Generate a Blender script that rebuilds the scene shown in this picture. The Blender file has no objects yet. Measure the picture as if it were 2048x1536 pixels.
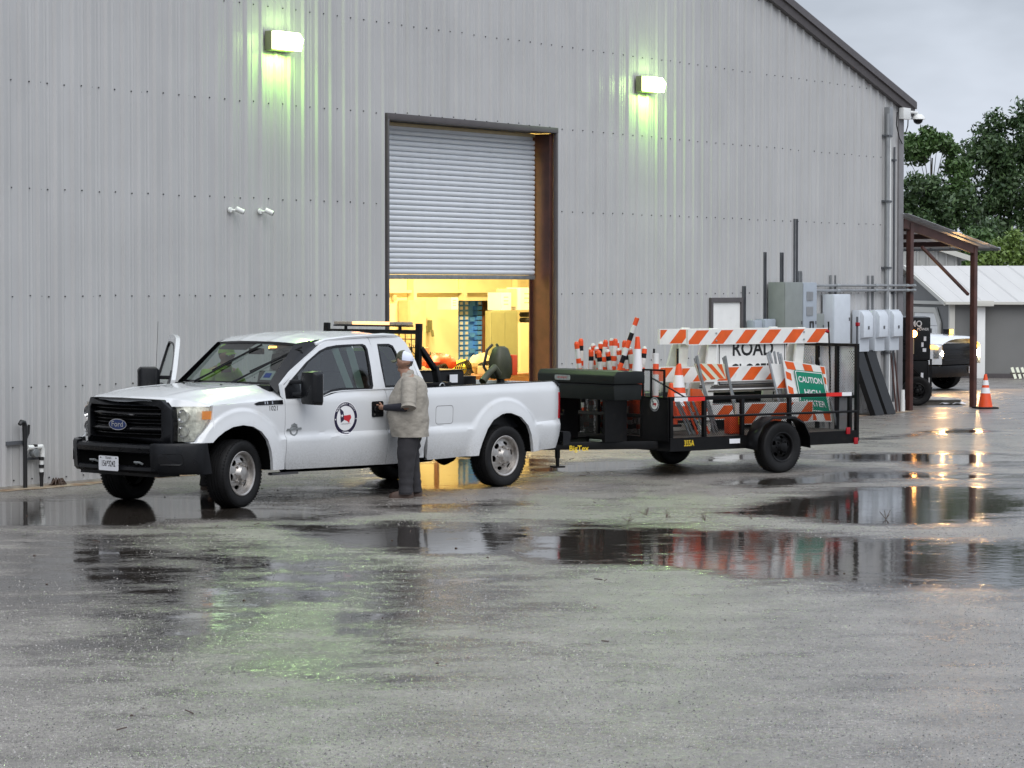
import bpy, bmesh, math, random
from math import sin, cos, pi, radians, sqrt, atan2, hypot
from mathutils import Vector, Matrix, noise
from mathutils.geometry import tessellate_polygon
random.seed(7)
S = bpy.context.scene
COL = S.collection
# ------------------------------------------------------------------ camera
CAMH = 2.434
cd = bpy.data.cameras.new('camera'); cam = bpy.data.objects.new('camera', cd); COL.objects.link(cam)
cd.sensor_width = 36; cd.lens = 95.957; cd.clip_start = .3; cd.clip_end = 3000
cam.location = (0, 0, CAMH)
cam.matrix_world = Matrix.Translation((0, 0, CAMH)) @ Matrix.Rotation(pi/2-.036003, 4, 'X') @ Matrix.Rotation(.000512, 4, 'Z')
S.camera = cam
# ------------------------------------------------------------------ sky, sun, exposure
W = bpy.data.worlds.new('World'); S.world = W; W.use_nodes = True
wn = W.node_tree; wn.nodes.clear()
def N(nt, typ, **k):
    n = nt.nodes.new(typ)
    for a, b in k.items():
        if a.startswith('_'): n.inputs[int(a[1:])].default_value = b
        else: setattr(n, a, b)
    return n
SUN_EL, SUN_ROT = radians(52), radians(160)
sky = N(wn, 'ShaderNodeTexSky', sky_type='NISHITA', sun_disc=False, sun_elevation=SUN_EL, sun_rotation=SUN_ROT, air_density=1.5, dust_density=3.0)
tc = N(wn, 'ShaderNodeTexCoord'); mp = N(wn, 'ShaderNodeMapping'); mp.inputs['Scale'].default_value = (1, 1, 2.6)
n1 = N(wn, 'ShaderNodeTexNoise'); n1.inputs['Scale'].default_value = 5.5; n1.inputs['Detail'].default_value = 5; n1.inputs['Roughness'].default_value = .5
rm = N(wn, 'ShaderNodeValToRGB')
rm.color_ramp.elements[0].position = .34; rm.color_ramp.elements[0].color = (2.35, 2.62, 3.08, 1)
rm.color_ramp.elements[1].position = .66; rm.color_ramp.elements[1].color = (4.4, 4.8, 5.5, 1)
sep = N(wn, 'ShaderNodeSeparateXYZ')
zr = N(wn, 'ShaderNodeMapRange', _1=.0, _2=1.0, _3=1.0, _4=2.5)
vm = N(wn, 'ShaderNodeVectorMath', operation='SCALE')
mx = N(wn, 'ShaderNodeMixRGB', blend_type='MIX', _0=.93)
bg = N(wn, 'ShaderNodeBackground', _1=.1); wo = N(wn, 'ShaderNodeOutputWorld')
L = wn.links.new
L(tc.outputs['Generated'], mp.inputs[0]); L(mp.outputs[0], n1.inputs[0]); L(n1.outputs[0], rm.inputs[0])
L(tc.outputs['Generated'], sep.inputs[0]); L(sep.outputs[2], zr.inputs[0])
L(rm.outputs[0], vm.inputs[0]); L(zr.outputs[0], vm.inputs['Scale'])
L(sky.outputs[0], mx.inputs[1]); L(vm.outputs[0], mx.inputs[2]); L(mx.outputs[0], bg.inputs[0]); L(bg.outputs[0], wo.inputs[0])
sl = bpy.data.lights.new('sun', 'SUN'); sl.energy = 1.3; sl.angle = radians(60); sl.color = (1, .97, .93)
so = bpy.data.objects.new('sun', sl); COL.objects.link(so)
so.rotation_euler = (pi/2-SUN_EL, 0, pi - SUN_ROT); so.location = (0, 0, 30)
S.view_settings.view_transform = 'Standard'; S.view_settings.look = 'None'
S.view_settings.gamma = 1; S.view_settings.use_curve_mapping = False; S.view_settings.exposure = 0.62
S.cycles.max_bounces = 8; S.cycles.transparent_max_bounces = 16

# ------------------------------------------------------------------ materials
MATS = {}
def lin(c):
    return tuple(((x/255)/12.92 if x/255 <= .04045 else (((x/255)+.055)/1.055)**2.4) for x in c)
def mat(name, col, rough=.5, metal=0., var=.0, vscale=6., bump=0., bscale=60., emit=None, estr=0., spec=.5, coat=0., stretch=(1, 1, 1), dirt=None, dscale=2., dlo=.5, dhi=.75, rvar=0.):
    m = bpy.data.materials.new(name); m.use_nodes = True; nt = m.node_tree
    p = nt.nodes['Principled BSDF']; l = nt.links.new
    p.inputs['Base Color'].default_value = (*col, 1); p.inputs['Roughness'].default_value = rough
    p.inputs['Metallic'].default_value = metal; p.inputs['Specular IOR Level'].default_value = spec
    if coat: p.inputs['Coat Weight'].default_value = coat; p.inputs['Coat Roughness'].default_value = .06
    t = N(nt, 'ShaderNodeTexCoord'); mpp = N(nt, 'ShaderNodeMapping'); mpp.inputs['Scale'].default_value = stretch
    l(t.outputs['Object'], mpp.inputs[0])
    src = None
    if var > 0:
        nz = N(nt, 'ShaderNodeTexNoise'); nz.inputs['Scale'].default_value = vscale; nz.inputs['Detail'].default_value = 4
        l(mpp.outputs[0], nz.inputs[0])
        mr = N(nt, 'ShaderNodeMapRange', _1=.3, _2=.7, _3=1-var, _4=1+var); l(nz.outputs[0], mr.inputs[0])
        sc = N(nt, 'ShaderNodeVectorMath', operation='SCALE'); sc.inputs[0].default_value = col; l(mr.outputs[0], sc.inputs['Scale'])
        src = sc.outputs[0]
    if dirt:
        dz = N(nt, 'ShaderNodeTexNoise'); dz.inputs['Scale'].default_value = dscale; dz.inputs['Detail'].default_value = 6; dz.inputs['Roughness'].default_value = .65
        l(mpp.outputs[0], dz.inputs[0])
        dr = N(nt, 'ShaderNodeMapRange', _1=dlo, _2=dhi); l(dz.outputs[0], dr.inputs[0])
        mm = N(nt, 'ShaderNodeMixRGB'); mm.inputs[1].default_value = (*col, 1); mm.inputs[2].default_value = (*dirt, 1)
        l(dr.outputs[0], mm.inputs[0])
        if src: l(src, mm.inputs[1])
        src = mm.outputs[0]
    if src: l(src, p.inputs['Base Color'])
    if rvar > 0:
        rz = N(nt, 'ShaderNodeTexNoise'); rz.inputs['Scale'].default_value = vscale*1.7; l(mpp.outputs[0], rz.inputs[0])
        rr = N(nt, 'ShaderNodeMapRange', _1=.3, _2=.7, _3=max(.02, rough-rvar), _4=min(1, rough+rvar)); l(rz.outputs[0], rr.inputs[0]); l(rr.outputs[0], p.inputs['Roughness'])
    if bump > 0:
        bz = N(nt, 'ShaderNodeTexNoise'); bz.inputs['Scale'].default_value = bscale; bz.inputs['Detail'].default_value = 3
        l(mpp.outputs[0], bz.inputs[0]); b = N(nt, 'ShaderNodeBump'); b.inputs['Strength'].default_value = bump; b.inputs['Distance'].default_value = .01
        l(bz.outputs[0], b.inputs['Height']); l(b.outputs[0], p.inputs['Normal'])
    if emit: p.inputs['Emission Color'].default_value = (*emit, 1); p.inputs['Emission Strength'].default_value = estr
    MATS[name] = m
    return m
def glass(name, tint, refl_rough=.02, base=.06):
    m = bpy.data.materials.new(name); m.use_nodes = True; nt = m.node_tree; nt.nodes.clear(); l = nt.links.new
    tr = N(nt, 'ShaderNodeBsdfTransparent'); tr.inputs[0].default_value = (*tint, 1)
    gl = N(nt, 'ShaderNodeBsdfGlossy'); gl.inputs['Roughness'].default_value = refl_rough; gl.inputs[0].default_value = (1, 1, 1, 1)
    fr = N(nt, 'ShaderNodeFresnel', _0=1.5); mr = N(nt, 'ShaderNodeMapRange', _1=0., _2=1., _3=base, _4=1.); ms = N(nt, 'ShaderNodeMixShader'); o = N(nt, 'ShaderNodeOutputMaterial')
    bz = N(nt, 'ShaderNodeTexNoise'); bz.inputs['Scale'].default_value = 90; t = N(nt, 'ShaderNodeTexCoord'); b = N(nt, 'ShaderNodeBump'); b.inputs['Strength'].default_value = .12; b.inputs['Distance'].default_value = .004
    l(t.outputs['Object'], bz.inputs[0]); l(bz.outputs[0], b.inputs['Height']); l(b.outputs[0], gl.inputs['Normal'])
    l(fr.outputs[0], mr.inputs[0]); l(mr.outputs[0], ms.inputs[0]); l(tr.outputs[0], ms.inputs[1]); l(gl.outputs[0], ms.inputs[2]); l(ms.outputs[0], o.inputs[0])
    MATS[name] = m; return m

M = MATS
mat('white_paint', (.60, .615, .63), .15, var=.03, vscale=2, coat=.6, bump=.05, bscale=180, dirt=(.50, .48, .44), dscale=3.2, dlo=.60, dhi=.95)
mat('black_plastic', (.007, .0075, .009), .34, var=.2, bump=.08, bscale=200, rvar=.1, spec=.28)
mat('black_gloss', (.005, .005, .006), .14, spec=.3)
mat('black_steel', (.005, .005, .0055), .3, spec=.22, var=.25, vscale=9, bump=.06, bscale=60, dirt=(.02, .016, .013), dscale=6, dlo=.58, dhi=.85)
mat('dark_void', (.003, .003, .003), .9, spec=.05)
mat('rubber', (.008, .008, .0085), .6, var=.25, vscale=14, bump=.4, bscale=70, spec=.25)
mat('wheel_steel', (.42, .40, .38), .34, metal=.75, var=.15, vscale=20, dirt=(.16, .09, .05), dscale=9, dlo=.52, dhi=.8)
mat('chrome', (.6, .6, .62), .12, metal=1)
mat('galvanized', (.36, .38, .39), .42, metal=.6, var=.2, vscale=25)
mat('old_grey_steel', (.22, .235, .24), .5, metal=.3, var=.2, vscale=12)
mat('wood_grey', (.09, .08, .065), .7, var=.3, vscale=9, stretch=(1, 1, .2))
mat('red_glass', (.32, .006, .012), .15)
mat('amber_glass', (.80, .30, .02), .2, emit=(1, .35, .03), estr=.12)
mat('red_reflector', (.55, .015, .012), .3, emit=(1, .03, .02), estr=.06)
mat('white_reflector', (.75, .75, .76), .3)
mat('cloth_grey', (.06, .062, .065), .9, var=.2)
mat('seat_grey', (.12, .125, .125), .85, var=.15)
mat('print_navy', (.012, .008, .035), .5)
mat('print_black', (.01, .01, .011), .5)
mat('print_white', (.75, .75, .76), .5)
mat('print_red', (.5, .02, .03), .5)
mat('print_yellow', (.85, .6, .03), .45)
mat('print_blue', (.008, .025, .11), .3)
mat('plate_white', (.72, .73, .76), .35, var=.04)
mat('orange_plastic', (.72, .075, .014), .42, var=.12, vscale=8, dirt=(.35, .08, .03), dscale=6, dlo=.6, dhi=.9)
mat('orange_sheet', (.66, .095, .012), .36, var=.1, vscale=7)
mat('white_sheet', (.72, .72, .70), .38, var=.07, vscale=7, dirt=(.40, .38, .34), dscale=7, dlo=.58, dhi=.9)
mat('cream_sheet', (.62, .64, .5), .4, var=.06)
mat('white_plastic', (.70, .70, .66), .42, var=.08, vscale=5, dirt=(.42, .36, .27), dscale=5, dlo=.55, dhi=.9)
mat('sign_green', (.006, .22, .13), .3, var=.08)
mat('box_green', (.0065, .0085, .0082), .5, spec=.3, var=.2, bump=.1, bscale=90)
def road_dirt(m, z0, z1):
    nt = m.node_tree; p = nt.nodes['Principled BSDF']; l = nt.links.new; src = p.inputs['Base Color'].links[0].from_socket
    t = N(nt, 'ShaderNodeTexCoord'); s = N(nt, 'ShaderNodeSeparateXYZ'); l(t.outputs['Object'], s.inputs[0])
    h = N(nt, 'ShaderNodeMapRange', _1=z1, _2=z0, _3=0., _4=1.); l(s.outputs[2], h.inputs[0])
    n = N(nt, 'ShaderNodeTexNoise'); n.inputs['Scale'].default_value = 55; n.inputs['Detail'].default_value = 6; n.inputs['Roughness'].default_value = .75; l(t.outputs['Object'], n.inputs[0])
    r = N(nt, 'ShaderNodeMapRange', _1=.42, _2=.66, _3=.15, _4=.6); l(n.outputs[0], r.inputs[0])
    a = N(nt, 'ShaderNodeMath', operation='MULTIPLY'); l(h.outputs[0], a.inputs[0]); l(r.outputs[0], a.inputs[1])
    x = N(nt, 'ShaderNodeMixRGB'); l(a.outputs[0], x.inputs[0]); l(src, x.inputs[1]); x.inputs[2].default_value = (.20, .18, .155, 1); l(x.outputs[0], p.inputs['Base Color'])
road_dirt(MATS['white_paint'], .33, .78)
glass('window_glass', (.40, .48, .45), .02, .07)
glass('clear_lens', (.95, .95, .93), .03, .05)

# ------------------------------------------------------------------ mesh builder
class MB:
    """collects shapes in (a, b, z); b counts towards the camera side (local -y)"""
    def __init__(s, flip=True): s.v = []; s.f = []; s.m = []; s.fl = flip; s.cur = 0
    def add(s, vs, fs):
        o = len(s.v); s.v += [tuple(p) for p in vs]; s.f += [tuple(o+i for i in f) for f in fs]; s.m += [s.cur]*len(fs)
    def box(s, x0, x1, y0, y1, z0, z1):
        vs = [(x, y, z) for x in (x0, x1) for y in (y0, y1) for z in (z0, z1)]
        s.add(vs, [(0, 1, 3, 2), (4, 6, 7, 5), (0, 4, 5, 1), (2, 3, 7, 6), (0, 2, 6, 4), (1, 5, 7, 3)])
    def cbox(s, c, d, rot=None):
        h = Vector(d)/2; vs = []
        for x in (-1, 1):
            for y in (-1, 1):
                for z in (-1, 1):
                    p = Vector((x*h.x, y*h.y, z*h.z))
                    if rot is not None: p = rot @ p
                    vs.append(Vector(c)+p)
        s.add(vs, [(0, 1, 3, 2), (4, 6, 7, 5), (0, 4, 5, 1), (2, 3, 7, 6), (0, 2, 6, 4), (1, 5, 7, 3)])
    def beam(s, p0, p1, w, h, up=(0, 0, 1)):
        p0, p1 = Vector(p0), Vector(p1); d = (p1-p0).normalized(); up = Vector(up)
        if abs(d.dot(up)) > .99: up = Vector((1, 0, 0))
        sd = d.cross(up).normalized()*w/2; u = sd.cross(d).normalized()*h/2
        vs = [p+a*sd+b*u for p in (p0, p1) for a, b in ((-1, -1), (1, -1), (1, 1), (-1, 1))]
        s.add(vs, [(0, 1, 2, 3), (7, 6, 5, 4), (0, 4, 5, 1), (1, 5, 6, 2), (2, 6, 7, 3), (3, 7, 4, 0)])
    def tube(s, pts, r, n=8, caps=True):
        pts = [Vector(p) for p in pts]; rr = r if isinstance(r, (list, tuple)) else [r]*len(pts)
        vs = []; up = None
        for i, p in enumerate(pts):
            d = (pts[min(i+1, len(pts)-1)]-pts[max(i-1, 0)]).normalized()
            if up is None: up = Vector((0, 0, 1)) if abs(d.z) < .9 else Vector((1, 0, 0))
            sd = d.cross(up).normalized(); up = sd.cross(d).normalized()
            for k in range(n):
                t = 2*pi*k/n; vs.append(p+rr[i]*(cos(t)*sd+sin(t)*up))
        fs = [(i*n+k, i*n+(k+1) % n, (i+1)*n+(k+1) % n, (i+1)*n+k) for i in range(len(pts)-1) for k in range(n)]
        if caps: fs += [tuple(range(n))[::-1], tuple((len(pts)-1)*n+k for k in range(n))]
        s.add(vs, fs)
    def lathe(s, prof, c, axis='z', n=24, a0=0., a1=2*pi):
        full = abs(a1-a0-2*pi) < 1e-6; m = n if full else n+1; vs = []
        for k in range(m):
            t = a0+(a1-a0)*k/n
            for r, h in prof:
                if axis == 'z': p = (r*cos(t), r*sin(t), h)
                elif axis == 'y': p = (r*cos(t), h, r*sin(t))
                else: p = (h, r*cos(t), r*sin(t))
                vs.append((c[0]+p[0], c[1]+p[1], c[2]+p[2]))
        q = len(prof)
        s.add(vs, [(k*q+j, k*q+j+1, ((k+1) % m)*q+j+1, ((k+1) % m)*q+j) for k in range(n if full else n) for j in range(q-1)])
    def plate(s, outer, holes, fn, w0, w1=None):
        """flat or mapped plate from a 2D outline with holes; fn(u, v, w) -> point"""
        loops = [outer]+list(holes); flat = [p for lp in loops for p in lp]
        tr = tessellate_polygon([[Vector((p[0], p[1], 0)) for p in lp] for lp in loops])
        vs = [fn(p[0], p[1], w0) for p in flat]; fs = [tuple(t) for t in tr]
        if w1 is not None:
            n = len(flat); vs += [fn(p[0], p[1], w1) for p in flat]; fs += [tuple(i+n for i in t[::-1]) for t in tr]
            o = 0
            for lp in loops:
                k = len(lp); fs += [(o+i, o+(i+1) % k, n+o+(i+1) % k, n+o+i) for i in range(k)]; o += k
        s.add(vs, fs)
    def grid(s, fn, nu, nv, closeu=False):
        vs = [fn(i/nu, j/nv) for i in range(nu if closeu else nu+1) for j in range(nv+1)]; q = nv+1; mu = nu if closeu else nu+1
        s.add(vs, [(i*q+j, ((i+1) % mu)*q+j, ((i+1) % mu)*q+j+1, i*q+j+1) for i in range(nu) for j in range(nv)])
    def loft(s, rings, caps=True):
        n = len(rings[0]); vs = [p for r in rings for p in r]
        fs = [(i*n+k, i*n+(k+1) % n, (i+1)*n+(k+1) % n, (i+1)*n+k) for i in range(len(rings)-1) for k in range(n)]
        if caps: fs += [tuple(range(n))[::-1], tuple((len(rings)-1)*n+k for k in range(n))]
        s.add(vs, fs)
    def text(s, txt, size, fn, bold=.0, align='CENTER', sx=1.):
        vs, fs = text_geo(txt, size, bold, align); s.add([fn(x*sx, y) for x, y in vs], fs)
    def build(s, name, m, parent=None, smooth=True, bevel=0., angle=38, weld=False):
        me = bpy.data.meshes.new(name)
        me.from_pydata([(p[0], -p[1], p[2]) for p in s.v] if s.fl else s.v, [], s.f)
        ms = m if isinstance(m, (list, tuple)) else [m]
        for x in ms: me.materials.append(MATS[x] if isinstance(x, str) else x)
        if len(ms) > 1: me.polygons.foreach_set('material_index', s.m)
        bm = bmesh.new(); bm.from_mesh(me)
        if weld: bmesh.ops.remove_doubles(bm, verts=bm.verts, dist=.0004)
        bmesh.ops.recalc_face_normals(bm, faces=bm.faces)
        if bevel > 0:
            bmesh.ops.remove_doubles(bm, verts=bm.verts, dist=.00005)
            ed = [e for e in bm.edges if len(e.link_faces) == 2 and e.calc_face_angle(0) > .6]
            bmesh.ops.bevel(bm, geom=ed, offset=bevel, segments=2, affect='EDGES', profile=.6)
        bm.to_mesh(me); bm.free()
        if smooth:
            me.polygons.foreach_set('use_smooth', [True]*len(me.polygons)); me.set_sharp_from_angle(angle=radians(angle))
        o = bpy.data.objects.new(name, me); COL.objects.link(o)
        if parent is not None: o.parent = parent
        return o
_tc = {}
def text_geo(txt, size, bold, align):
    k = (txt, bold, align)
    if k not in _tc:
        c = bpy.data.curves.new('t', 'FONT'); c.body = txt; c.size = 1; c.offset = bold; c.align_x = align; c.align_y = 'CENTER'; c.resolution_u = 3
        o = bpy.data.objects.new('t', c); COL.objects.link(o)
        dg = bpy.context.evaluated_depsgraph_get(); me = bpy.data.meshes.new_from_object(o.evaluated_get(dg))
        _tc[k] = ([(v.co.x, v.co.y) for v in me.vertices], [tuple(p.vertices) for p in me.polygons])
        bpy.data.objects.remove(o); bpy.data.curves.remove(c); bpy.data.meshes.remove(me)
    vs, fs = _tc[k]
    return [(x*size, y*size) for x, y in vs], fs
def thing(name, label, cat, loc=(0, 0, 0), rz=0., group=None):
    o = bpy.data.objects.new(name, None); COL.objects.link(o); o.location = loc; o.rotation_euler = (0, 0, rz)
    o.empty_display_size = .2; o['label'] = label; o['category'] = cat
    if group: o['group'] = group
    return o
def copy_tree(o, parent=None):
    c = o.copy(); COL.objects.link(c); c.parent = parent
    for ch in list(o.children): copy_tree(ch, c)
    return c
def dup(o, loc, rz, label, group=None):
    c = copy_tree(o); c.location = loc; c.rotation_euler = (0, 0, rz); c['label'] = label
    if group: c['group'] = group
    return c
def interp(x, tab):
    if x <= tab[0][0]: return tab[0][1]
    for (x0, y0), (x1, y1) in zip(tab, tab[1:]):
        if x <= x1: return y0+(y1-y0)*(x-x0)/(x1-x0)
    return tab[-1][1]
def sst(t): t = max(0, min(1, t)); return t*t*(3-2*t)
def rrect(x0, x1, y0, y1, r, n=4):
    o = []
    for cx, cy, a in ((x1-r, y1-r, 0), (x0+r, y1-r, pi/2), (x0+r, y0+r, pi), (x1-r, y0+r, 3*pi/2)):
        for i in range(n+1): t = a+pi/2*i/n; o.append((cx+r*cos(t), cy+r*sin(t)))
    return o
def circ(cx, cy, r, n=24, ry=None):
    return [(cx+r*cos(2*pi*i/n), cy+(ry or r)*sin(2*pi*i/n)) for i in range(n)]
import numpy as np
# ================================================================== GROUND
PUD = [
(1.00,[(-6.0, 30.15), (-5.03, 30.28), (-4.08, 30.69), (-3.04, 30.4), (-2.23, 30.12), (-1.75, 29.45), (-2.22, 28.56), (-3.18, 28.69), (-3.53, 27.73), (-4.34, 27.05), (-5.32, 26.73)]),
(0.95,[(-2.41, 28.32), (-1.69, 28.31), (-0.85, 28.19), (-0.12, 27.89), (0.28, 27.59), (0.23, 25.08), (-0.11, 24.71), (-0.76, 25.18), (-1.35, 25.82), (-2.09, 26.88)]),
(0.90,[(0.34, 27.71), (0.79, 27.59), (1.53, 27.24), (2.34, 26.8), (3.27, 26.36), (4.21, 26.15), (5.17, 26.14), (4.26, 21.54), (3.51, 21.83), (2.76, 22.2), (2.0, 22.82), (1.4, 23.3), (0.86, 23.81), (0.34, 24.52)]),
(1.00,[(1.92, 28.54), (2.61, 29.82), (3.14, 30.79), (3.62, 31.98), (4.69, 32.92), (6.6, 33.41), (5.91, 29.93), (5.0, 29.41), (4.15, 28.04), (3.47, 27.92), (2.81, 28.53)]),
(1.00,[(2.45, 33.27), (3.01, 34.48), (3.7, 35.02), (4.49, 36.17), (5.45, 35.96), (6.98, 35.37), (6.8, 34.45), (5.6, 34.83), (4.66, 34.47), (3.76, 33.26), (3.1, 32.77)]),
(1.00,[(4.09, 38.71), (4.93, 39.75), (6.11, 39.86), (6.88, 40.09), (7.77, 39.37), (7.59, 38.46), (6.48, 36.96), (5.91, 36.76), (5.67, 37.38), (4.69, 37.82)]),
(1.00,[(6.9, 45.0), (7.46, 46.42), (8.17, 46.09), (7.67, 44.69), (7.13, 44.4)]),
(0.80,[(5.29, 42.7), (6.18, 43.96), (7.07, 45.0), (6.97, 44.4), (6.08, 43.25), (5.23, 42.15)]),
(1.00,[(-1.66, 34.34), (-1.32, 37.02), (-0.88, 38.64), (-0.1, 38.63), (0.24, 37.01), (0.1, 35.24), (-0.21, 33.97), (-0.39, 33.29), (-0.99, 32.8), (-1.49, 33.3)]),
(1.00,[(0.17, 36.0), (0.45, 37.43), (1.09, 38.07), (1.77, 37.63), (1.44, 36.39), (0.69, 35.61)]),
(1.00,[(2.62, 38.05), (3.47, 39.76), (4.41, 40.36), (4.11, 38.94), (3.3, 37.83), (2.79, 37.41)]),
(0.80,[(-1.8, 30.26), (-0.92, 30.39), (-0.02, 30.38), (0.25, 30.11), (-0.24, 29.7), (-1.12, 29.78)]),
(0.62,[(-5.2, 26.1), (-3.99, 26.35), (-2.89, 26.09), (-1.49, 25.09), (-1.06, 23.73), (-0.82, 21.78), (-1.05, 20.12), (-1.5, 19.24), (-1.68, 17.46), (-2.3, 17.23), (-3.32, 19.53), (-4.01, 20.13)]),
(0.55,[(-2.06, 24.17), (-0.54, 23.73), (0.15, 22.9), (-0.24, 20.11), (-0.27, 17.45), (-0.62, 16.37), (-1.1, 15.59), (-1.49, 17.46)]),
(0.50,[(-3.37, 35.08), (-2.06, 34.61), (-1.56, 32.09), (-2.41, 30.97), (-3.21, 32.1)]),
(0.75,[(2.19, 25.07), (4.77, 24.14), (4.16, 21.06), (3.05, 21.41), (2.22, 22.5)]),
]
def make_ground():
    xs = np.concatenate([[-600, -200, -80, -30, -14], np.arange(-9, 15.01, .14), [20, 30, 60, 150, 600]])
    ys = np.concatenate([[-300, -60, -10, 4, 9, 11.5], np.arange(12.6, 50, .12), np.arange(50, 80, .5), [90, 110, 160, 300, 600, 1500]])
    X, Y = np.meshgrid(xs, ys, indexing='ij'); nx, ny = X.shape
    wet = np.zeros_like(X)
    rng = np.random.RandomState(3)
    ang = rng.rand(26)*6.28; fr = np.exp(rng.rand(26)*2.2-.6); ph = rng.rand(26)*6.28
    wx = sum(np.sin(fr[i]*(X*np.cos(ang[i])*1.0+Y*np.sin(ang[i])*.8)+ph[i])/fr[i]**.7 for i in range(13))*.10
    wy = sum(np.sin(fr[i]*(X*np.cos(ang[i])*1.0+Y*np.sin(ang[i])*.8)+ph[i])/fr[i]**.7 for i in range(13, 26))*.16
    PX, PY = X+wx, Y+wy; KY = .5
    for s, poly in PUD:
        P = np.array(poly); P = P*[1, KY]; x0, y0 = P.min(0)-1.5; x1, y1 = P.max(0)+1.5
        m = (PX > x0) & (PX < x1) & (PY*KY > y0) & (PY*KY < y1)
        px, py = PX[m], PY[m]*KY
        ins = np.zeros(px.shape, bool); d = np.full(px.shape, 9.)
        for i in range(len(P)):
            a, b = P[i], P[(i+1) % len(P)]
            c = ((a[1] > py) != (b[1] > py)) & (px < (b[0]-a[0])*(py-a[1])/(b[1]-a[1]+1e-9)+a[0]); ins ^= c
            t = np.clip(((px-a[0])*(b[0]-a[0])+(py-a[1])*(b[1]-a[1]))/(((b-a)**2).sum()+1e-9), 0, 1)
            d = np.minimum(d, np.hypot(px-a[0]-t*(b[0]-a[0]), py-a[1]-t*(b[1]-a[1])))
        sd = np.where(ins, d, -d); soft = .34 if s > .78 else .7
        v = s*np.clip(sd/soft*.5+.5, 0, 1)
        wet[m] = np.maximum(wet[m], v)
    k = np.arange(nx*ny).reshape(nx, ny)
    f = np.stack([k[:-1, :-1], k[1:, :-1], k[1:, 1:], k[:-1, 1:]], -1).reshape(-1, 4)
    me = bpy.data.meshes.new('ground')
    me.vertices.add(nx*ny); me.vertices.foreach_set('co', np.stack([X, Y, X*0], -1).ravel().astype('f'))
    me.loops.add(f.size); me.loops.foreach_set('vertex_index', f.ravel().astype('i'))
    me.polygons.add(len(f)); me.polygons.foreach_set('loop_start', np.arange(0, f.size, 4).astype('i'))
    me.update(calc_edges=True)
    at = me.attributes.new('wet', 'FLOAT', 'POINT'); at.data.foreach_set('value', wet.ravel().astype('f'))
    o = bpy.data.objects.new('ground', me); COL.objects.link(o); o['kind'] = 'structure'
    o['label'] = 'wet grey asphalt yard with shallow puddles'
    m = bpy.data.materials.new('wet_asphalt'); m.use_nodes = True; nt = m.node_tree; l = nt.links.new; p = nt.nodes['Principled BSDF']
    t = N(nt, 'ShaderNodeTexCoord'); a = N(nt, 'ShaderNodeAttribute', attribute_name='wet')
    def noise_(sc, det=3, rough=.5, vec=None):
        n = N(nt, 'ShaderNodeTexNoise'); n.inputs['Scale'].default_value = sc; n.inputs['Detail'].default_value = det; n.inputs['Roughness'].default_value = rough
        l(vec or t.outputs['Object'], n.inputs[0]); return n.outputs[0]
    def rng_(x, a0, a1, b0, b1):
        r = N(nt, 'ShaderNodeMapRange', _1=a0, _2=a1, _3=b0, _4=b1); l(x, r.inputs[0]); return r.outputs[0]
    def mth(op, x, y=None):
        n = N(nt, 'ShaderNodeMath', operation=op); l(x, n.inputs[0])
        if isinstance(y, (int, float)): n.inputs[1].default_value = y
        elif y is not None: l(y, n.inputs[1])
        return n.outputs[0]
    mpp = N(nt, 'ShaderNodeMapping'); mpp.inputs['Scale'].default_value = (.75, 1.25, 1); l(t.outputs['Object'], mpp.inputs[0])
    edge = mth('ADD', rng_(noise_(1.5, 6, .68, mpp.outputs[0]), .3, .7, -.42, .42), rng_(noise_(30, 3, .6), .3, .7, -.16, .16))
    wetn = mth('ADD', a.outputs['Fac'], edge)
    film = rng_(noise_(.42, 4, .6, mpp.outputs[0]), .40, .64, 0, 1)          # thin water film in big patches
    pud = rng_(wetn, .50, .80, 0, 1)
    soft = mth('MINIMUM', rng_(wetn, .05, .60, 0, 1), 1.0)
    # colour
    grain = noise_(95, 4, .7); blot = noise_(1.3, 5, .6)
    c1 = N(nt, 'ShaderNodeMixRGB'); c1.inputs[1].default_value = (.145, .131, .118, 1); c1.inputs[2].default_value = (.24, .220, .198, 1); l(rng_(blot, .35, .7, 0, 1), c1.inputs[0])
    c2 = N(nt, 'ShaderNodeMixRGB', blend_type='MULTIPLY', _0=.8); l(c1.outputs[0], c2.inputs[1])
    cc = N(nt, 'ShaderNodeCombineXYZ'); g = mth('MULTIPLY', rng_(grain, .32, .68, .35, 1.65), rng_(noise_(22, 5, .8), .3, .7, .55, 1.45))
    for i in range(3): l(g, cc.inputs[i])
    l(cc.outputs[0], c2.inputs[2])
    c3 = N(nt, 'ShaderNodeMixRGB'); l(soft, c3.inputs[0]); l(c2.outputs[0], c3.inputs[1]); c3.inputs[2].default_value = (.030, .025, .021, 1)
    l(c3.outputs[0], p.inputs['Base Color'])
    # roughness
    r0 = rng_(film, 0, 1, .36, .26); r1 = N(nt, 'ShaderNodeMixRGB'); l(soft, r1.inputs[0]); l(r0, r1.inputs[1]); r1.inputs[2].default_value = (.13, .13, .13, 1)
    r2 = N(nt, 'ShaderNodeMixRGB'); l(pud, r2.inputs[0]); l(r1.outputs[0], r2.inputs[1]); r2.inputs[2].default_value = (.06, .06, .06, 1)
    l(r2.outputs[0], p.inputs['Roughness']); p.inputs['IOR'].default_value = 1.40
    # bump: stone chips poking through the film; faint ripples on standing water
    vor = N(nt, 'ShaderNodeTexVoronoi'); vor.inputs['Scale'].default_value = 52; l(t.outputs['Object'], vor.inputs['Vector'])
    mid = noise_(26, 4, .65)
    h = mth('ADD', mth('MULTIPLY', vor.outputs['Distance'], .9), mth('MULTIPLY', mid, 1.4))
    dry = mth('SUBTRACT', 1.0, None) if False else rng_(soft, 0, 1, 1, .16)
    dry2 = mth('MULTIPLY', dry, rng_(pud, 0, 1, 1, .0))
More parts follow.
